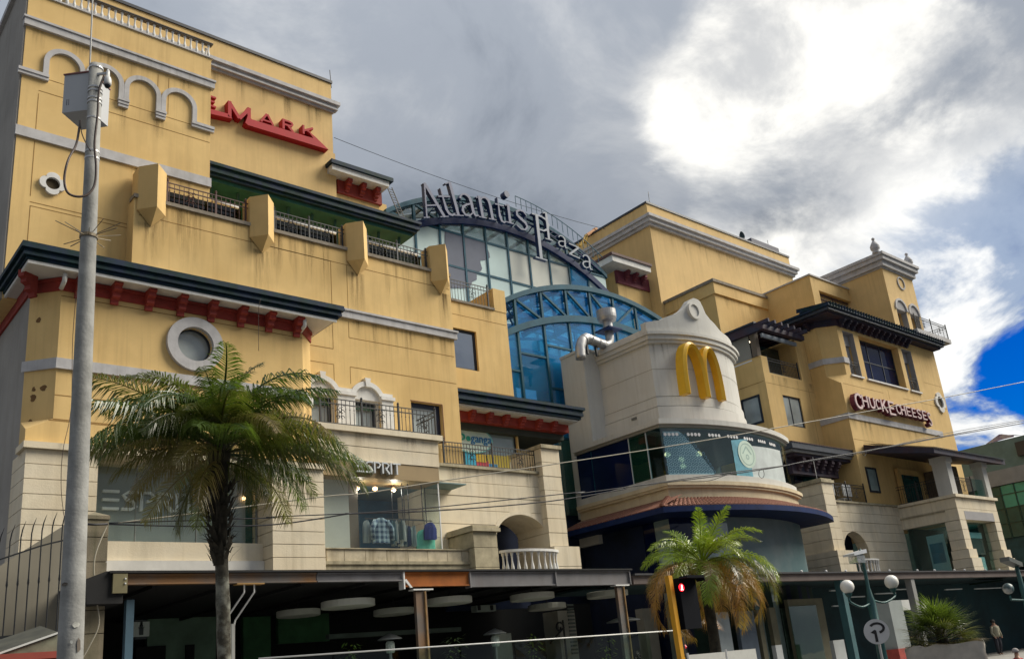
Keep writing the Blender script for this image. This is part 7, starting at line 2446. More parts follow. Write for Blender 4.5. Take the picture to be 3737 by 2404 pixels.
# cables on the pole
CBL = mat('black cable', (.02, .02, .022), .5)
RUBB = mat('brown conduit', (.05, .028, .02), .55)
q = lambda x_, y_, o=-.12: at(1, x_, y_, pyy + o)
pts = [q(530, 800, .1), q(505, 950, 0), q(450, 1060), q(425, 1180), q(445, 1270), q(510, 1300), q(580, 1285), q(625, 1220), q(635, 1100), q(625, 950), q(645, 760), q(655, 600), q(690, 500)]
def smooth(pts, n=6):
    out = []
    P_ = [pts[0]] + pts + [pts[-1]]
    for i in range(1, len(P_) - 2):
        for k in range(n):
            t = k / n
            a, b_, c_, d = P_[i - 1], P_[i], P_[i + 1], P_[i + 2]
            out.append(.5 * ((2 * b_) + (c_ - a) * t + (2 * a - 5 * b_ + 4 * c_ - d) * t * t + (3 * b_ - a - 3 * c_ + d) * t ** 3))
    out.append(pts[-1])
    return out
tag(MB().tube(smooth(pts), .011, 6).build('cable_loop', RUBB, None, True), 'thick drooping cable loop from the grey box to the dome camera', 'cable')
pts = [q(530, 800, .1), q(540, 880, .05), q(575, 960, -.06), q(600, 1000, -.09)]
tag(MB().tube(smooth(pts), .005, 5).build('thin_cable', RUBB, None, True), 'thin loose wire curling under the grey box', 'cable')
rod = [at(1, 612, 0, pyy + .06), at(1, 595, 420, pyy + .06), at(1, 580, 800, pyy + .06)]
rod[0] = rod[1] + (rod[0] - rod[1]) * 1.4
tag(MB().tube(rod, .0075, 6).build('antenna_mast', mat('mast grey', (.3, .3, .29), .5), None, True), 'thin grey mast rising from the top of the pole', 'mast')

# stone gate pillar, spiked fence, ramp wall, kiosk roof
GP_ = thing('gate_pillar', 'mossy stone block pillar standing right behind the concrete pole', 'pillar', (5.86, 20.7, 0))
MOSS = mat('mossy block', (.19, .165, .115), .95, var=.35, scale=3, streak=.6, dirt=(.05, .06, .02), bump=.4, col2=(.24, .2, .14))
zs = [0.13, .7, 1.2, 1.7, 2.2, 2.72, 3.25, 3.72, 4.22, 4.72, 5.24, 5.62]
for k in range(len(zs) - 1):
    box('stone_block', MOSS, GP_, 5.64 + RND.uniform(-.01, .01), 6.08, 20.45, 20.9, zs[k] + .008, zs[k + 1] - .008)
MB().box(5.62, 6.1, 20.42, 20.92, 5.622, 5.7).add([(5.62, 20.42, 5.701), (6.1, 20.42, 5.701), (6.1, 20.92, 5.701), (5.62, 20.92, 5.701), (5.85, 20.67, 5.82)], [(0, 1, 4), (1, 2, 4), (2, 3, 4), (3, 0, 4)]).build('cap', MOSS, GP_)
FE = thing('spiked_fence', 'black iron fence of tall bent tipped bars in front of the grey ramp wall', 'fence', (4.4, 19.5, 2.5))
zt_f = lambda x_: 5.0 + (x_ - 4.99) * .27 - .12 * max(0, 4.6 - x_)
x = 3.3
while x < 5.1:
    zt = zt_f(x)
    b = MB().tube([(x, 19.5, 2.2), (x, 19.5, zt + .3), (x + .015, 19.47, zt + .45), (x + .05, 19.42, zt + .6)], [.013, .013, .012, .003], 6)
    b.lathe((x, 19.5, 4.2 + (x - 5) * .12), [(.013, 0), (.022, .05), (.008, .22)], 5)
    b.build('bar', IRON, FE)
    x += .181
b = MB()
for i in range(10):
    xa_, xb_ = 3.2 + i * .19, 3.2 + (i + 1) * .19
    b.bar((xa_, 19.5, zt_f(xa_)), (xb_, 19.5, zt_f(xb_)), .03, .02)
b.build('top_rail', IRON, FE)
MB().bar((3.2, 19.5, 3.12), (5.1, 19.5, 3.26), .05, .03).build('bottom_rail', IRON, FE)
RW = thing('ramp_wall', 'plain grey rendered wall with a sloping top behind the spiked fence', 'wall', (4.5, 22, 0))
MB().prism([(1.5, 0), (5.64, 0), (5.64, 5.8), (4.76, 5.15), (4.3, 4.8), (1.5, 2.9)], 21.9, 22.4).build('wall', mat('drab render', (.22, .20, .155), .92, var=.1, scale=.6, streak=.2), RW)
box('pipe_strip', mat('drab pipe', (.17, .16, .13), .9), RW, 4.18, 4.29, 21.83, 21.899, 0, 4.6)  # flat upright strip, slightly darker than the wall
KI = thing('kiosk_roof', 'red topped kiosk with a frosted white edged lean-to sheet at the pole foot', 'kiosk', (2.7, 11.5, 0))
a_, b_ = at(17, -150, 1530, 11), at(17, 600, 1268, 11)
MB().add([a_, b_, b_ + Vector((0, .8, .15)), a_ + Vector((0, .8, .15)), a_ - Vector((0, 0, .02)), b_ - Vector((0, 0, .02))], [(0, 1, 2, 3), (4, 5, 1, 0)]).build('lean_to_sheet', mat('frosted sheet', (.05, .05, .035), .7, var=.4, scale=5), KI)
MB().add([a_ - Vector((0, -.02, .021)), b_ - Vector((0, -.02, .021)), b_ - Vector((0, -.02, .25)), a_ - Vector((0, -.02, .25))], [(0, 1, 2, 3)]).build('lean_to_side', mat('mould sheet', (.16, .16, .11), .8, var=.4, scale=6), KI)
MB().bar(a_, b_, .02, .03).build('white_edge', mat('white edging', (.55, .55, .52), .6), KI)
zk = Z(17, 300, 1475, 11)
MB().box(a_.x - .3, b_.x, 10.95, 12.2, zk - .07, zk).build('red_fascia', mat('kiosk red', (.25, .04, .025), .7, var=.2), KI)
MB().box(a_.x - .3, b_.x, 11.0, 12.2, .13, zk - .072).build('kiosk_body', mat('kiosk dark red', (.16, .02, .015), .7, var=.2), KI)

# pedestrian signal on its yellow post
PS = thing('pedestrian_signal', 'pedestrian signal showing a red walking figure on a leaning yellow post', 'traffic light', (16.6, 14, 0))
p0, p1 = at(11, 607, 765, 14), at(11, 730, 1540, 14)
d = p1 - p0
p2 = p0 + d * (p0.z - .13) / (p0.z - p1.z)
YP = mat('signal yellow', (.62, .30, .012), .5, var=.1)
MB().bar(p2, p0, .13, .13).build('post', YP, PS)
MB().bar(p0.lerp(p2, .55) + Vector((.09, -.02, 0)), p0.lerp(p2, .42) + Vector((.09, -.02, 0)), .06, .1).build('clamp', BLK, PS)
hx0, hx1, hz0, hz1 = X(11, 690, 800, 13.9), X(11, 845, 800, 13.9), Z(11, 760, 1260, 13.9), Z(11, 760, 785, 13.9)
hd = MB().box(hx0, hx1, 13.85, 14.15, hz0, hz1).build('head', mat('signal black', (.006, .007, .01), .85, spec=.1), PS)
lc = at(11, 738, 872, 13.82)
MB().prism(arc(lc.x, lc.z, .085, .085, 0, 345, 23), 13.83, 13.849).build('lamp', mat('red lamp lit', (.5, .01, .015), .4, emit=((1, .01, .02), 1.6)), hd)
b = MB()
f = lambda u, v: (lc.x + u * .055, lc.z + v * .055)
b.prism([f(-.15, .75), f(.15, .75), f(.2, 1.05), f(-.1, 1.1)], 13.815, 13.829)
b.prism([f(-.25, .65), f(.25, .65), f(.3, -.1), f(.05, -.2), f(.6, -1.1), f(.35, -1.15), f(-.1, -.45), f(-.55, -1.15), f(-.8, -1.05), f(-.25, -.15)][::-1], 13.816, 13.828)
b.build('walking_figure', mat('lit figure', (.9, .5, .5), emit=((1, .6, .6), 2.0)), hd)
MB().prism([(hx0 - .01, hz1 - .02), (hx0 + .04, hz1 + .03), (hx1 + .03, hz1 + .03), (hx1 + .05, hz1 - .1), (hx1, hz1 - .03), (hx0 + .04, hz1 - .03)], 13.6, 13.849).build('visor', mat('signal black', ()), hd)
lc2 = at(11, 800, 838, 14.3)
MB().lathe((lc2.x, 14.3, lc2.z - .06), [(.05, 0), (.07, .06), (.05, .12)], 12).build('second_lamp', mat('red lamp lit', ()), PS)
lc3 = at(11, 760, 1425, 14.2)
MB().lathe((lc3.x, 14.2, lc3.z - .04), [(.03, 0), (.06, .04), (.03, .09)], 10).build('low_lamp', mat('dim red lamp', (.3, .01, .02), .4, emit=((1, .02, .04), .25)), PS)

# double globe street lamp with an LED head
SL = thing('street_lamp', 'teal fluted street lamp with two white globes and a flat LED head', 'street lamp', (27.3, 15, 0))
TLP = mat('teal lamp iron', (.015, .075, .075), .5, var=.25, scale=3)
GLB = mat('white globe', (.78, .76, .70), .35, var=.04)
yl_ = 15.0
pt_ = at(12, 715, 330, yl_)
pb_ = at(12, 835, 1030, yl_)
xl_ = at(12, 800, 850, yl_).x
b = MB().lathe((xl_, yl_, .13), [(.26, 0), (.26, .25), (.16, .4), (.13, 1.4), (.17, 1.45), (.17, 1.55), (.12, 1.6), (.13, 2.55), (.09, 2.75), (.07, 2.9), (.055, 3.0), (.05, pt_.z - .13), (.07, pt_.z - .1), (.01, pt_.z)], 12)
b.build('column', TLP, SL, True)
for (px_, py_3) in ((548, 685), (1010, 635)):
    g_ = at(12, px_, py_3, yl_)
    gr = psize(g_, 142 / 2.86) / 2
    MB().lathe((g_.x, yl_, g_.z - gr), [(gr * math.sin(math.pi * i / 12) + .002, gr - gr * math.cos(math.pi * i / 12)) for i in range(13)], 20).build('globe', GLB, SL, True)
    MB().lathe((g_.x, yl_, g_.z - gr - .12), [(.05, 0), (.1, .08), (.12, .13)], 10).build('globe_cup', TLP, SL)
    MB().tube(smooth([Vector((g_.x, yl_, g_.z - gr - .1)), Vector((g_.x, yl_, g_.z - gr - .25)), Vector(((g_.x + xl_) / 2, yl_, g_.z - gr - .42)), Vector((xl_, yl_, g_.z - gr - .3))], 5), .035, 8).build('arm', TLP, SL, True)
l0, l1 = at(12, 565, 370, yl_), at(12, 715, 345, yl_)
MB().add([l0 + Vector((0, -.2, 0)), l1 + Vector((0, -.14, .02)), l1 + Vector((0, .14, .02)), l0 + Vector((0, .2, 0)), l0 + Vector((0, -.2, .07)), l1 + Vector((0, -.14, .14)), l1 + Vector((0, .14, .14)), l0 + Vector((0, .2, .07))],
         [(0, 3, 2, 1), (4, 5, 6, 7), (0, 1, 5, 4), (1, 2, 6, 5), (2, 3, 7, 6), (3, 0, 4, 7)]).build('led_head', mat('led silver', (.6, .62, .65), .3, metal=.3), SL)
MB().bar(l0.lerp(l1, .5) - Vector((0, 0, .25)), l0.lerp(l1, .5) - Vector((0, 0, .02)), .5, .3).build('led_lens', glass('lamp lens', (.75, .78, .8), .2, haze=.3, hazecol=(.5, .52, .52)), SL)
SL2 = thing('street_lamp', 'second street lamp at the right picture edge with one broken globe and a floodlight', 'street lamp', (34.5, 14, 0))
xq_ = X(12, 2375, 700, 14)
MB().lathe((xq_, 14, .13), [(.2, 0), (.14, .4), (.1, 2.2), (.07, 3.6), (.01, 3.7)], 10).build('column', TLP, SL2, True)
g_ = at(12, 2228, 705, 14)
gr = psize(g_, 112 / 2.86) / 2
MB().lathe((g_.x, 14, g_.z - gr), [(gr * math.sin(math.pi * i / 12) + .002, gr - gr * math.cos(math.pi * i / 12)) for i in range(13)], 18).build('globe', mat('cracked globe', (.05, .09, .09), .4, var=.6, scale=3, col2=(.7, .7, .66)), SL2, True)  # broken globe, dark with pale patches
MB().tube([(g_.x, 14, g_.z - gr - .05), (g_.x, 14, g_.z - gr - .2), (xq_, 14, g_.z - gr - .25)], .04, 8).build('arm', TLP, SL2)
f0, f1 = at(12, 2190, 400, 14), at(12, 2330, 460, 14)
MB().bar(f0, f1, .16, .35).build('floodlight', mat('flood grey', (.10, .11, .1), .5), SL2)
MB().bar(f1, (xq_, 14, f1.z - .05), .05, .05).build('flood_arm', IRON, SL2)

# round white sign with a bent black arrow
RS = thing('turn_sign', 'round white sign with a bent black arrow on a thin post', 'road sign', (19.45, 10.7, 0))
sc_ = at(12, 855, 1153, 10.7)
sr = (X(12, 973, 1153, 10.7) - X(12, 737, 1153, 10.7)) / 2 * .62
sr = .27
WS = mat('sign white', (.55, .54, .52), .5, var=.08, scale=5)
fv = Vector((-sc_.x, -sc_.y, 0)).normalized()
su = Vector((-fv.y, fv.x, 0))
if su.x < 0: su = -su
def disc(r, off, n=32, pts=None):
    c0 = sc_ + fv * off
    return [c0 + su * u + Vector((0, 0, v)) for u, v in (pts or [(r * math.cos(6.283 * i / n), r * math.sin(6.283 * i / n)) for i in range(n)])]
v0, v1 = disc(sr, 0), disc(sr, .025)
MB().add(v0 + v1, [tuple(range(32)), tuple(range(63, 31, -1))] + [(i, (i + 1) % 32, 32 + (i + 1) % 32, 32 + i) for i in range(32)]).build('disc', WS, RS)
BKP = mat('black print', (.015, .013, .013), .6)
ring = [(.17 * math.cos(rad(a)) + .02, .125 * math.sin(rad(a)) + .075) for a in range(150, -85, -15)]
ring_i = [(.115 * math.cos(rad(a)) + .02, .075 * math.sin(rad(a)) + .075) for a in range(150, -85, -15)]
n_ = len(ring)
MB().add(disc(0, .03, pts=ring) + disc(0, .03, pts=ring_i), [(i, i + 1, n_ + i + 1, n_ + i) for i in range(n_ - 1)]).build('arrow_print', BKP, RS)
MB().add(disc(0, .031, pts=[(-.13, -.01), (-.04, .045), (-.005, .03), (-.0, -.06), (.0, -.215), (-.06, -.215), (-.055, -.045)]), [(0, 1, 2, 3, 4, 5, 6)]).build('arrow_print', BKP, RS)
MB().tube([sc_ - fv * .03 + Vector((0, 0, -.2)), Vector((sc_.x - fv.x * .03, sc_.y - fv.y * .03, .13))], .03, 8).build('post', mat('post grey', (.4, .4, .38), .5), RS)
MB().bar(sc_ - fv * .03 + Vector((0, 0, .1)), sc_ - fv * .03 + Vector((0, 0, -.22)), .05, .02).build('bracket_strap', mat('post grey', ()), RS)

# totem pillar behind the sign
TO = thing('totem_sign', 'grey totem pillar with a pale flag panel and red foot behind the street lamp', 'sign', (30, 17, 0))
ta, tb = at(12, 975, 830, 17), at(12, 1065, 835, 17)
box('pillar', mat('totem grey', (.27, .30, .29), .7, var=.1), TO, ta.x, tb.x + .35, 17, 17.5, 1.15, ta.z)
box('flag_panel', mat('totem pale', (.52, .53, .5), .7), TO, tb.x + .36, X(12, 1175, 880, 17) + .3, 17.05, 17.25, Z(12, 1120, 930, 17), ta.z)
box('red_foot', mat('totem red', (.32, .05, .035), .7, var=.3, scale=3), TO, ta.x - .1, tb.x + .5, 16.95, 17.55, .13, 1.15)
# fabric covered planter
PL = thing('planter_tub', 'big square planter wrapped in pale crumpled fabric at lower right', 'planter', (28.8, 13.5, 0))
p0, p1 = at(20, 280, 1240, 13), at(20, 1440, 1175, 13)
b = MB()
R4 = random.Random(8)
n = 16
rows_ = [.13, .5, .9, 1.1, 1.2]
vs = []
pc = Vector((29.35, 14.0, 0))
pf = Vector((-pc.x, -pc.y, 0)).normalized()
ps = Vector((-pf.y, pf.x, 0))
hw_ = 1.12
loop = []
for (ua, va), (ub, vb) in (((-1, 1), (1, 1)), ((1, 1), (1, -1)), ((1, -1), (-1, -1)), ((-1, -1), (-1, 1))):
    for i in range(10):
        u, v = ua + (ub - ua) * i / 10, va + (vb - va) * i / 10
        q = pc + ps * (u * hw_) + pf * (v * hw_)
        loop.append((q.x, q.y))
for j, z_ in enumerate(rows_):
    for i, (x, y) in enumerate(loop):
        o = R4.uniform(-.035, .035)
        vs.append((x + o, y + R4.uniform(-.05, .05), z_ + (R4.uniform(-.03, .05) if j == 4 else 0)))
m_ = len(loop)
fs = [(j * m_ + i, j * m_ + (i + 1) % m_, (j + 1) * m_ + (i + 1) % m_, (j + 1) * m_ + i) for j in range(4) for i in range(m_)]
b.add(vs, fs)
b.build('fabric_wrap', mat('beige fabric', (.46, .42, .36), .9, var=.15, scale=3, bump=.4, bscale=6), PL, True)
MB().lathe((pc.x, pc.y, 1.0), [(1.0, 0), (1.0, .08)], 14).build('soil', mat('soil', (.04, .03, .02), .95), PL)

# ---- overhead wires strung from the gate pillar to the right
def wire(nm, lab, r, pts, A, B, m):
    """points of the span, found where the sight lines cross the vertical plane A-B of the wire"""
    out = []
    dx, dy = B[0] - A[0], B[1] - A[1]
    for n_, x_, y_ in pts:
        v = _ray(n_, x_, y_)
        k = (A[0] * dy - A[1] * dx) / (v.x * dy - v.y * dx)
        out.append(EYE + v * k)
    return tag(MB().tube(smooth(out, 5), r, 5).build(nm, m, None, True), lab, 'wire', 'wires crossing in front of the mall')
WA, WB = (5.9, 20.3), (36.5, 13.5)
PALEW = mat('pale wire', (.34, .31, .24), .5)
BLW = mat('dark wire', (.02, .02, .025), .5)
wire('overhead_wire', 'pale wire, the highest and straightest one crossing the round restaurant', .016, [(5, 780, 640), (5, 1340, 570), (5, 2150, 465), (4, 600, 995), (4, 1100, 915), (4, 1900, 795), (9, 800, 935), (9, 1500, 820), (9, 2330, 672), (8, 1400, 1395), (8, 1790, 1325), (8, 2335, 1218)], WA, WB, PALEW)
wire('overhead_wire', 'dark wire, middle one, joining the bundle before the round sill', .014, [(5, 720, 640), (5, 1370, 620), (5, 1820, 605), (4, 0, 1150), (4, 870, 1105), (4, 2000, 990), (9, 300, 1300), (9, 1400, 1145), (9, 1980, 1070), (10, 500, 520), (10, 1000, 430), (10, 1640, 308), (10, 2281, 188)], WA, WB, BLW)
wire('overhead_wire', 'dark sagging wire, lowest of the bundle over the display box', .017, [(5, 720, 648), (5, 1280, 662), (5, 1820, 650), (5, 2300, 580), (4, 500, 1130), (4, 1100, 1108), (4, 1800, 1050), (4, 2300, 970), (9, 700, 1245), (9, 1400, 1160), (9, 1980, 1076), (10, 560, 505), (10, 1100, 415), (10, 1700, 305), (10, 2281, 205)], WA, WB, BLW)
wire('overhead_wire', 'thin dark wire rising out of the bundle at the far right', .010, [(9, 1900, 1083), (10, 700, 490), (10, 1000, 440), (10, 1640, 290), (10, 2281, 178)], WA, WB, BLW)
wire('slack_wire', 'loose wire tail looping under the bundle at the restaurant sill', .010, [(9, 1130, 1190), (9, 1250, 1200), (9, 1400, 1190), (9, 1520, 1150), (9, 1640, 1110)], WA, WB, BLW)
wire('slack_wire', 'small ring of spare wire hanging at the restaurant sill corner', .009, [(9, 1850, 1085), (9, 1825, 1110), (9, 1825, 1150), (9, 1850, 1170), (9, 1868, 1145), (9, 1862, 1105), (9, 1848, 1090)], WA, WB, BLW)
wire('slack_wire', 'V shaped dropper hanging from the bundle near the yellow corner', .010, [(10, 975, 432), (10, 1000, 468), (10, 1022, 428)], WA, WB, BLW)
pts = [at(17, 1085, 190, 20.3), at(17, 960, 520, 20.2), at(17, 975, 900, 20.2), at(17, 1005, 1180, 20.2), at(17, 900, 1420, 20.2), at(17, 830, 1540, 20.2)]
tag(MB().tube(smooth(pts), .014, 5).build('down_cable', PALEW, None, True), 'pale cable hanging down the mossy stone pillar', 'cable')
tag(MB().tube(smooth([at(17, 885, 170, 20.3), at(17, 960, 175, 20.25), at(17, 1090, 170, 20.3)]), .025, 6).build('cable_joint', BLW, None, True), 'dark cable joint bundle at the top of the stone pillar', 'cable')
pts = [at(3, 1725, 525, 23.1), at(3, 1710, 600, 23.1), at(3, 1710, 870, 23.2)]
tag(MB().tube(smooth(pts), .008, 4).build('hanging_wire', RUBB, None, True), 'thin wire hanging from the green eave down to the palm', 'wire')
pts = [at(3, 505, 470, 23.6), at(3, 480, 800, 23.7), at(3, 470, 1250, 23.7), at(5, 415, 170, 23.5), at(5, 405, 420, 23.5), at(5, 430, 640, 23.5)]
tag(MB().tube(smooth(pts), .008, 4).build('hanging_wire', RUBB, None, True), 'thin wire running down the bay wall left of the pole', 'wire')

# ---- people at the right edge
def person(lab, x, y, z, top_m, leg_m, hair_m, face):
    pr = thing('person', lab, 'person', (x, y, z))
    vs_ = [(0, 0, .95), (0, 0, 1.2), (0, 0, 1.42), (0, 0, 1.53), (0, -.01, 1.66), (-.1, 0, .9), (-.11, -.02, .5), (-.11, .02, .08), (-.11, -.12, .04), (.1, 0, .9), (.11, .05, .5), (.11, .1, .08), (.11, -.04, .04),
           (-.19, 0, 1.4), (-.25, .02, 1.12), (-.22, -.12, .9), (.19, 0, 1.4), (.25, .02, 1.12), (.22, -.1, .9), (-.21, -.16, .82), (.21, -.14, .82)]
    es = [(0, 1), (1, 2), (2, 3), (3, 4), (0, 5), (5, 6), (6, 7), (7, 8), (0, 9), (9, 10), (10, 11), (11, 12), (2, 13), (13, 14), (14, 15), (15, 19), (2, 16), (16, 17), (17, 18), (18, 20)]
    rs = [.15, .14, .15, .055, .105, .1, .07, .045, .035, .1, .07, .045, .035, .07, .05, .038, .07, .05, .038, .03, .03]
    c_, s_ = math.cos(face), math.sin(face)
    me = bpy.data.meshes.new('body')
    me.from_pydata([(a * c_ - b__ * s_, a * s_ + b__ * c_, cc) for a, b__, cc in vs_], es, [])
    ob = link('body', me, (x, y, z), pr)
    md = ob.modifiers.new('skin', 'SKIN')
    for i, v in enumerate(me.skin_vertices[0].data):
        v.radius = (rs[i], rs[i])
        v.use_root = i == 0
    ob.modifiers.new('sub', 'SUBSURF').levels = 2
    ob.modifiers['sub'].render_levels = 2
    m = mat('skin tone', (.36, .2, .13), .6)
    me.materials.append(m)
    MB().lathe((x, y, z + .93), [(.19, -.02), (.185, .1), (.18, .25), (.2, .4), (.17, .5), (.07, .55)], 12).build('top', top_m, pr, True)
    for s in (-1, 1):
        o = Vector((s * .19 * c_, s * .19 * s_, 1.42)); e = Vector((s * .26 * c_, s * .26 * s_, 1.12)); h_ = Vector((s * .23 * c_ + .12 * s_, s * .23 * s_ - .12 * c_, .93))
        base = Vector((x, y, z))
        MB().tube([base + o, base + e, base + h_], [.085, .07, .055], 8).build('sleeve', top_m, pr, True)
        hp = Vector((s * .1 * c_, s * .1 * s_, .95)); kn = Vector((s * .11 * c_, s * .11 * s_, .5)); ft = Vector((s * .11 * c_ + (.0 if s < 0 else -.08 * s_), s * .11 * s_ + (0 if s < 0 else .08 * c_), .08))
        MB().tube([base + hp, base + kn, base + ft], [.125, .095, .075], 8).build('trouser_leg', leg_m, pr, True)
    MB().lathe((x + .02 * s_, y + .02 * c_, z + 1.66), [(.112, -.02), (.118, .03), (.1, .09), (.05, .125), (.01, .13)], 12).build('hair', hair_m, pr, True)
    fx_, fy_ = s_, -c_
    b = MB()
    for s in (-1, 1):
        b.lathe((x + fx_ * .1 + s * .035 * c_, y + fy_ * .1 + s * .035 * s_, z + 1.655), [(.004, 0), (.012, .008), (.004, .016)], 6)
    b.build('eyes', BLK, pr)
    return pr
pp_ = at(12, 2300, 1330, 14)
person('grey haired person in a red top walking at the right picture edge', pp_.x, 14, .13 - .12 + (Z(12, 2300, 1330, 14) - 1.78), mat('red cloth', (.35, .02, .025), .85, var=.2), mat('dark trousers', (.03, .03, .04), .9), mat('grey hair', (.3, .28, .27), .8), .6)
pp_ = at(12, 2225, 1340, 20.8)
person('person in pale clothes in the shade left of the red topped walker', pp_.x, 21.2, .13, mat('beige cloth', (.3, .28, .2), .85), mat('dark trousers', ()), mat('dark hair', (.03, .025, .02), .8), -.4)
for k, (px_, lab) in enumerate(((25, 'shop dummy in a white top, left one in the lit display'), (130, 'shop dummy in blue behind the display glass, right one'))):
    p = at(12, px_, 1210, yb2 + .2)
    mq = thing('shop_dummy', lab, 'mannequin', (p.x, yb2 + .2, .13))
    cM = mat('white cloth', (.5, .52, .48), .85) if k == 0 else mat('blue cloth', (.04, .08, .2), .85)
    MB().lathe((p.x, yb2 + .2, .9), [(.2, -.1), (.17, .1), (.15, .3), (.2, .5), (.16, .58), (.05, .62)], 12).build('torso', cM, mq, True)
    MB().lathe((p.x, yb2 + .2, 1.52), [(.05, 0), (.05, .08), (.09, .14), (.1, .24), (.06, .33), (.01, .35)], 12).build('head', mat('dummy white', (.5, .48, .45), .5), mq, True)
    for s in (-1, 1):
        MB().tube([(p.x + s * .09, yb2 + .2, .85), (p.x + s * .1, yb2 + .2, .13)], [.09, .05], 8).build('leg', mat('dark trousers', ()), mq, True)
        MB().tube([(p.x + s * .18, yb2 + .2, 1.4), (p.x + s * .24, yb2 + .17, 1.1), (p.x + s * .2, yb2 + .05, .9)], [.06, .05, .035], 8).build('arm', cM, mq, True)
# ================================================================ PALMS AND PLANTS
def leafmat(name, col, col2, gloss=.3):
    m = bpy.data.materials.new(name)
    m.use_nodes = True
    t = NT(m.node_tree)
    out = t.n('ShaderNodeOutputMaterial')
    pos = t.n('ShaderNodeNewGeometry').outputs['Position']
    rnd = t.n('ShaderNodeObjectInfo').outputs['Random']
    f = t.math('ADD', t.math('MULTIPLY', t.noise(pos, 3.0, 3), .75), t.math('MULTIPLY', rnd, .4), clamp=True)
    f = t.n('ShaderNodeMapRange', {0: f, 1: .3, 2: .85}).outputs[0]
    c = t.mix(f, col, col2)
    b = t.n('ShaderNodeBsdfPrincipled', {'Base Color': c, 'Roughness': .3, 'Specular IOR Level': .7})
    tr = t.n('ShaderNodeBsdfTranslucent', {'Color': t.mix(.5, c, (.2, .3, .02))})
    t.t.links.new(t.n('ShaderNodeMixShader', {0: .36, 1: b.outputs[0], 2: tr.outputs[0]}).outputs[0], out.inputs[0])
    return m


LG = leafmat('palm green', (.025, .065, .012), (.085, .125, .025))
LO = leafmat('palm olive', (.045, .06, .012), (.10, .085, .022))
LT = leafmat('palm tan', (.14, .11, .04), (.22, .15, .05))
LB = leafmat('palm bright green', (.16, .28, .01), (.34, .40, .03))
LR = leafmat('palm dead orange', (.45, .18, .03), (.52, .30, .07))
RP = random.Random(21)


def frond(L, e0, droop, nl, ll, lw, hang, twist=0.0, tipdry=0):
    """pinnate frond along +x from the origin: arching rachis and two ranks of narrow leaflets"""
    b = MB()
    pts = [Vector((0, 0, 0))]
    ang = e0
    n = 14
    for i in range(n):
        ang -= droop / n * (.5 + 1.2 * i / n)
        pts.append(pts[-1] + Vector((math.cos(ang), 0, math.sin(ang))) * (L / n))
    b.tube(pts, [.022 * (1 - .85 * i / n) + .003 for i in range(n + 1)], 4, False)
    for k in range(nl):
        t = .16 + .84 * k / (nl - 1)
        f = t * n
        i = min(n - 1, int(f))
        p = pts[i].lerp(pts[i + 1], f - i)
        tan = (pts[i + 1] - pts[i]).normalized()
        up = Vector((-tan.z, 0, tan.x))
        for s in (-1, 1):
            l = ll * (math.sin(math.pi * min(1, .12 + t * .86)) ** .6) * RP.uniform(.8, 1.12)
            fw = RP.uniform(.35, .75) + .5 * t
            d = (Vector((0, s, 0)) * 1.0 + tan * fw + up * RP.uniform(-.15, .55)).normalized()
            q1 = p + d * l * .5
            q1.z -= hang * l * .12
            q2 = p + d * l * .82 + Vector((0, 0, -hang * l * RP.uniform(.45, .75)))
            wv = tan * (lw / 2)
            b.add([p - wv * .6, p + wv * .6, q1 + wv, q1 - wv, q2], [(0, 1, 2, 3), (3, 2, 4)])
    return b


def palm(nm, lab, base, crown, sets, trunk_prof, tm, group=None, extra=None):
    pm = thing(nm, lab, 'palm tree', base)
    tr = MB()
    n = 26
    pts, rs = [], []
    for i in range(n + 1):
        t = i / n
        p = Vector(base).lerp(Vector(crown), t)
        p.x += .05 * math.sin(t * 4)
        pts.append(p)
        rs.append(trunk_prof(t) * RP.uniform(.95, 1.05))
    tr.tube(pts, rs, 12)
    tr.build('trunk', tm, pm, True)
    for (cnt, mk, el, mts, zoff, rsc) in sets:
        protos = []
        for v in range(3):
            protos.append(mk(v))
        meshes = [None] * 3
        a0 = RP.uniform(0, 6)
        for k in range(cnt):
            v = k % 3
            a = a0 + k * 2.39996 + RP.uniform(-.2, .2)
            m_ = mts[RP.randrange(len(mts))]
            key = (v, m_.name)
            c = Vector(crown) + Vector((.08 * math.cos(a), .08 * math.sin(a), zoff))
            if not isinstance(meshes[v], dict): meshes[v] = {}
            if m_.name not in meshes[v]:
                b = protos[v]
                me = bpy.data.meshes.new('frond')
                me.from_pydata([tuple(q) for q in b.v], [], b.f)
                me.materials.append(m_)
                meshes[v][m_.name] = me
            o = link('frond', meshes[v][m_.name], c, pm)
            s = RP.uniform(rsc[0] - .12, rsc[1] + .06)
            o.rotation_euler = (RP.uniform(-.4, .4), RP.uniform(-.18, .2), a)
            o.scale = (s, s * RP.uniform(.8, 1.15), s * RP.uniform(.85, 1.1))
    return pm


BARK = mat('palm bark', (.05, .045, .032), .95, var=.6, scale=9, bump=.7, bscale=22, col2=(.20, .2, .165))
BARKD = mat('palm fibre', (.03, .026, .017), .95, var=.6, scale=7, bump=.6, bscale=25)
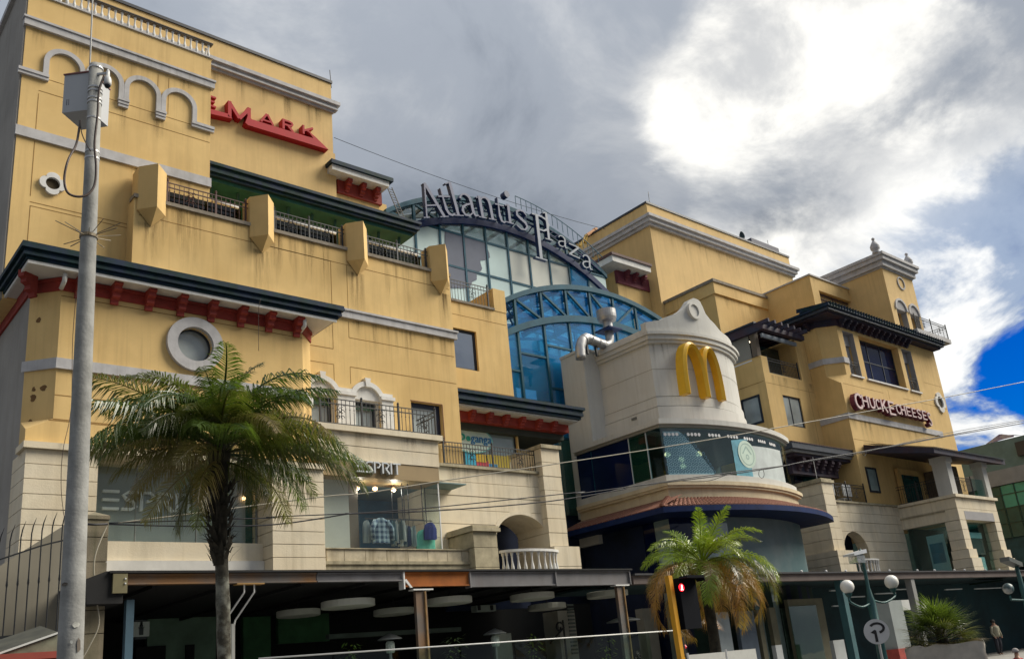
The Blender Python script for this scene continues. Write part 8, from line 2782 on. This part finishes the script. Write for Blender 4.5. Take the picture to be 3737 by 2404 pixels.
# --- big palm
pyp = 16.0
cb = at(0, 512, 1062, pyp)
bb = at(0, 521, 1540, pyp)
base = Vector((bb.x + (bb.x - cb.x) * (bb.z - .13) / (cb.z - bb.z) * .3, pyp, .13))
sets = [
    (9, lambda v: frond(1.9, 1.32 - .12 * v, .75 + .25 * v, 54, .5, .027, .5), 0, [LG, LG, LO], .55, (.9, 1.2)),
    (9, lambda v: frond(1.2, 1.2 - .2 * v, 1.0, 44, .42, .027, .6), 0, [LG], .4, (.9, 1.2)),
    (20, lambda v: frond(2.2, .98 - .14 * v, 1.25 + .15 * v, 64, .58, .027, .8), 0, [LG, LO, LG], .42, (.9, 1.1)),
    (25, lambda v: frond(2.5, .6 - .12 * v, .95 + .2 * v, 68, .62, .027, 1.1), 0, [LO, LG, LO, LG, LT], .22, (.92, 1.12)),
    (19, lambda v: frond(2.5, .28 - .12 * v, .6 + .2 * v, 68, .62, .027, 1.15), 0, [LO, LG, LT], .02, (.85, 1.1)),
    (5, lambda v: frond(1.5, -.2 - .2 * v, .9, 60, .5, .027, 1.1), 0, [LO, LT], -.15, (.85, 1.05)),
]
PM = palm('tall_palm', 'tall feather palm with drooping olive green fronds before the left wing', base, cb, sets, lambda t: .135 - .025 * t, BARK)
# shaggy collar of old leaf bases below the crown
b = MB()
zc0, zc1 = Z(5, 1450, 900, pyp), Z(5, 1450, 360, pyp)
for k in range(150):
    z_ = RP.uniform(zc0, zc1)
    t = (z_ - zc0) / (zc1 - zc0)
    a = RP.uniform(0, 6.283)
    r = .11 + .07 * t
    xx = cb.x + (base.x - cb.x) * (cb.z - z_) / (cb.z - base.z)
    p = Vector((xx + r * math.cos(a), pyp + r * math.sin(a), z_))
    o = Vector((math.cos(a), math.sin(a), 0))
    p += o * .05
    s = Vector((-math.sin(a), math.cos(a), 0)) * RP.uniform(.025, .06)
    tip = p + o * RP.uniform(.05, .28) + Vector((0, 0, RP.uniform(.06, .36)))
    b.add([p - s, p + s, p + s * .7 + o * .05 + Vector((0, 0, .1)), p - s * .7 + o * .05 + Vector((0, 0, .1)), tip], [(0, 1, 2, 3), (3, 2, 4)])
stuff(b.build('leaf_bases', BARKD, PM))
MB().tube([(cb.x + (base.x - cb.x) * (cb.z - zc0) / (cb.z - base.z), pyp, zc0 - .05), (cb.x + (base.x - cb.x) * .3 * (cb.z - zc0) / (cb.z - base.z), pyp, zc0 + .7 * (cb.z - zc0)), (cb.x, pyp, cb.z + .15)], [.12, .15, .22], 12).build('fibre_sleeve', BARKD, PM, True)
# --- small palm
pyq = 16.5
cq = at(11, 925, 640, pyq)
bq = at(11, 1045, 1540, pyq)
base2 = Vector((bq.x, pyq, .13))
sets = [
    (9, lambda v: frond(1.6, 1.3 - .15 * v, .6 + .25 * v, 44, .42, .026, .25), 0, [LB], .1, (.95, 1.2)),
    (13, lambda v: frond(2.0, .9 - .15 * v, 1.2 + .1 * v, 72, .5, .022, .5), 0, [LB, LB, LO], .05, (.95, 1.15)),
    (12, lambda v: frond(2.15, .45 - .15 * v, 1.5 + .15 * v, 76, .54, .022, .9), 0, [LO, LT, LB], -.05, (.95, 1.15)),
    (17, lambda v: frond(2.3, .35 - .2 * v, 2.0 + .2 * v, 76, .56, .022, 1.0), 0, [LT, LR, LR], -.15, (.95, 1.12)),
    (9, lambda v: frond(2.0, -.1 - .2 * v, 1.5, 46, .46, .027, 1.0), 0, [LR, LR, LT], -.25, (.9, 1.1)),
]
palm('small_palm', 'short palm with bright green top and dead orange skirt before the restaurant', base2, cq, sets, lambda t: .17 - .03 * t, BARKD)
# --- fan palm in the planter
fc = Vector((29.35, 14.0, 1.3))
FP = thing('fan_palm', 'bushy fan palm with glinting stiff leaves growing in the fabric planter', 'palm', (28.75, 14, 1.08))
def fan(nseg, l, spread):
    b = MB()
    b.bar((0, 0, 0), (.45, 0, .1), .02, .02)
    c = Vector((.45, 0, .1))
    for i in range(nseg):
        a = -spread / 2 + spread * i / (nseg - 1)
        d = Vector((math.cos(a), math.sin(a), .12 * math.cos(a * 2)))
        s = Vector((-math.sin(a), math.cos(a), 0)) * .017
        ll_ = l * RP.uniform(.8, 1.1)
        m1 = c + d * ll_ * .55
        tip = c + d * ll_ + Vector((0, 0, -.1 * ll_))
        b.add([c - s * .3, c + s * .3, m1 + s, m1 - s, tip], [(0, 1, 2, 3), (3, 2, 4)])
    return b
fans = [fan(20, .75, 3.6), fan(18, .65, 3.2), fan(22, .8, 4.0)]
fm = {}
LFG = leafmat('fan green', (.025, .05, .015), (.07, .085, .03))
LFY = leafmat('fan yellow green', (.08, .16, .008), (.16, .24, .015))
LFD = leafmat('fan dry', (.10, .08, .035), (.2, .13, .06))
for k in range(70):
    a = k * 2.39996
    h = (k / 70)
    el = .02 + 1.35 * h ** 1.3 - .15
    m_ = LFY if h > .88 else (LFD if (h < .5 and k % 2) or h < .12 else LFG)
    key = (k % 3, m_.name)
    if key not in fm:
        me = bpy.data.meshes.new('leaf')
        me.from_pydata([tuple(q) for q in fans[k % 3].v], [], fans[k % 3].f)
        me.materials.append(m_)
        fm[key] = me
    o = link('leaf', fm[key], fc + Vector((.35 * math.cos(a) * (1 - h), .3 * math.sin(a) * (1 - h), -.1 + .5 * h)), FP)
    o.rotation_euler = (RP.uniform(-.3, .3), -el, a)
    s = RP.uniform(.72, 1.05)
    o.scale = (s * 1.12, s, s * .9)
MB().tube([(29.35, 14, 1.08), (29.35, 14, 1.7)], [.2, .15], 10).build('stem', BARKD, FP, True)
# --- hanging plants behind the terrace rail
for (px_, py_4, lab) in ((845, 860, 'leafy pot plant behind the terrace rail near the first rusty post'), (1375, 850, 'trailing pot plant behind the terrace rail under the middle pendant'), (1865, 845, 'trailing pot plant behind the terrace rail left of the right rusty post'), (150, 905, 'low leafy plant behind the left end of the terrace rail')):
    p = at(6, px_, py_4, 20.9)
    pt = thing('pot_plant', lab, 'plant', (p.x, 20.9, .14), 'pot plants along the terrace rail')
    b = MB()
    for k in range(90):
        a = RP.uniform(0, 6.283)
        r = RP.uniform(.05, .32)
        q0 = p + Vector((r * math.cos(a), r * .7 * math.sin(a), RP.uniform(-.65, .35)))
        d = Vector((math.cos(a), math.sin(a), RP.uniform(-.9, .5))).normalized()
        s = d.cross(Vector((0, 0, 1))).normalized() * .03
        l = RP.uniform(.1, .24)
        b.add([q0 - s * .4, q0 + d * l * .5 - s, q0 + d * l, q0 + d * l * .5 + s], [(0, 1, 2, 3)])
    stuff(b.build('foliage', LG if px_ != 845 else leafmat('dusty leaf', (.06, .10, .06), (.16, .2, .12)), pt))
    MB().lathe((p.x, 20.9, .14), [(.16, 0), (.22, .5), (.24, .55), (.2, .55)], 12).build('pot', mat('dark pot', (.03, .03, .03), .7), pt)
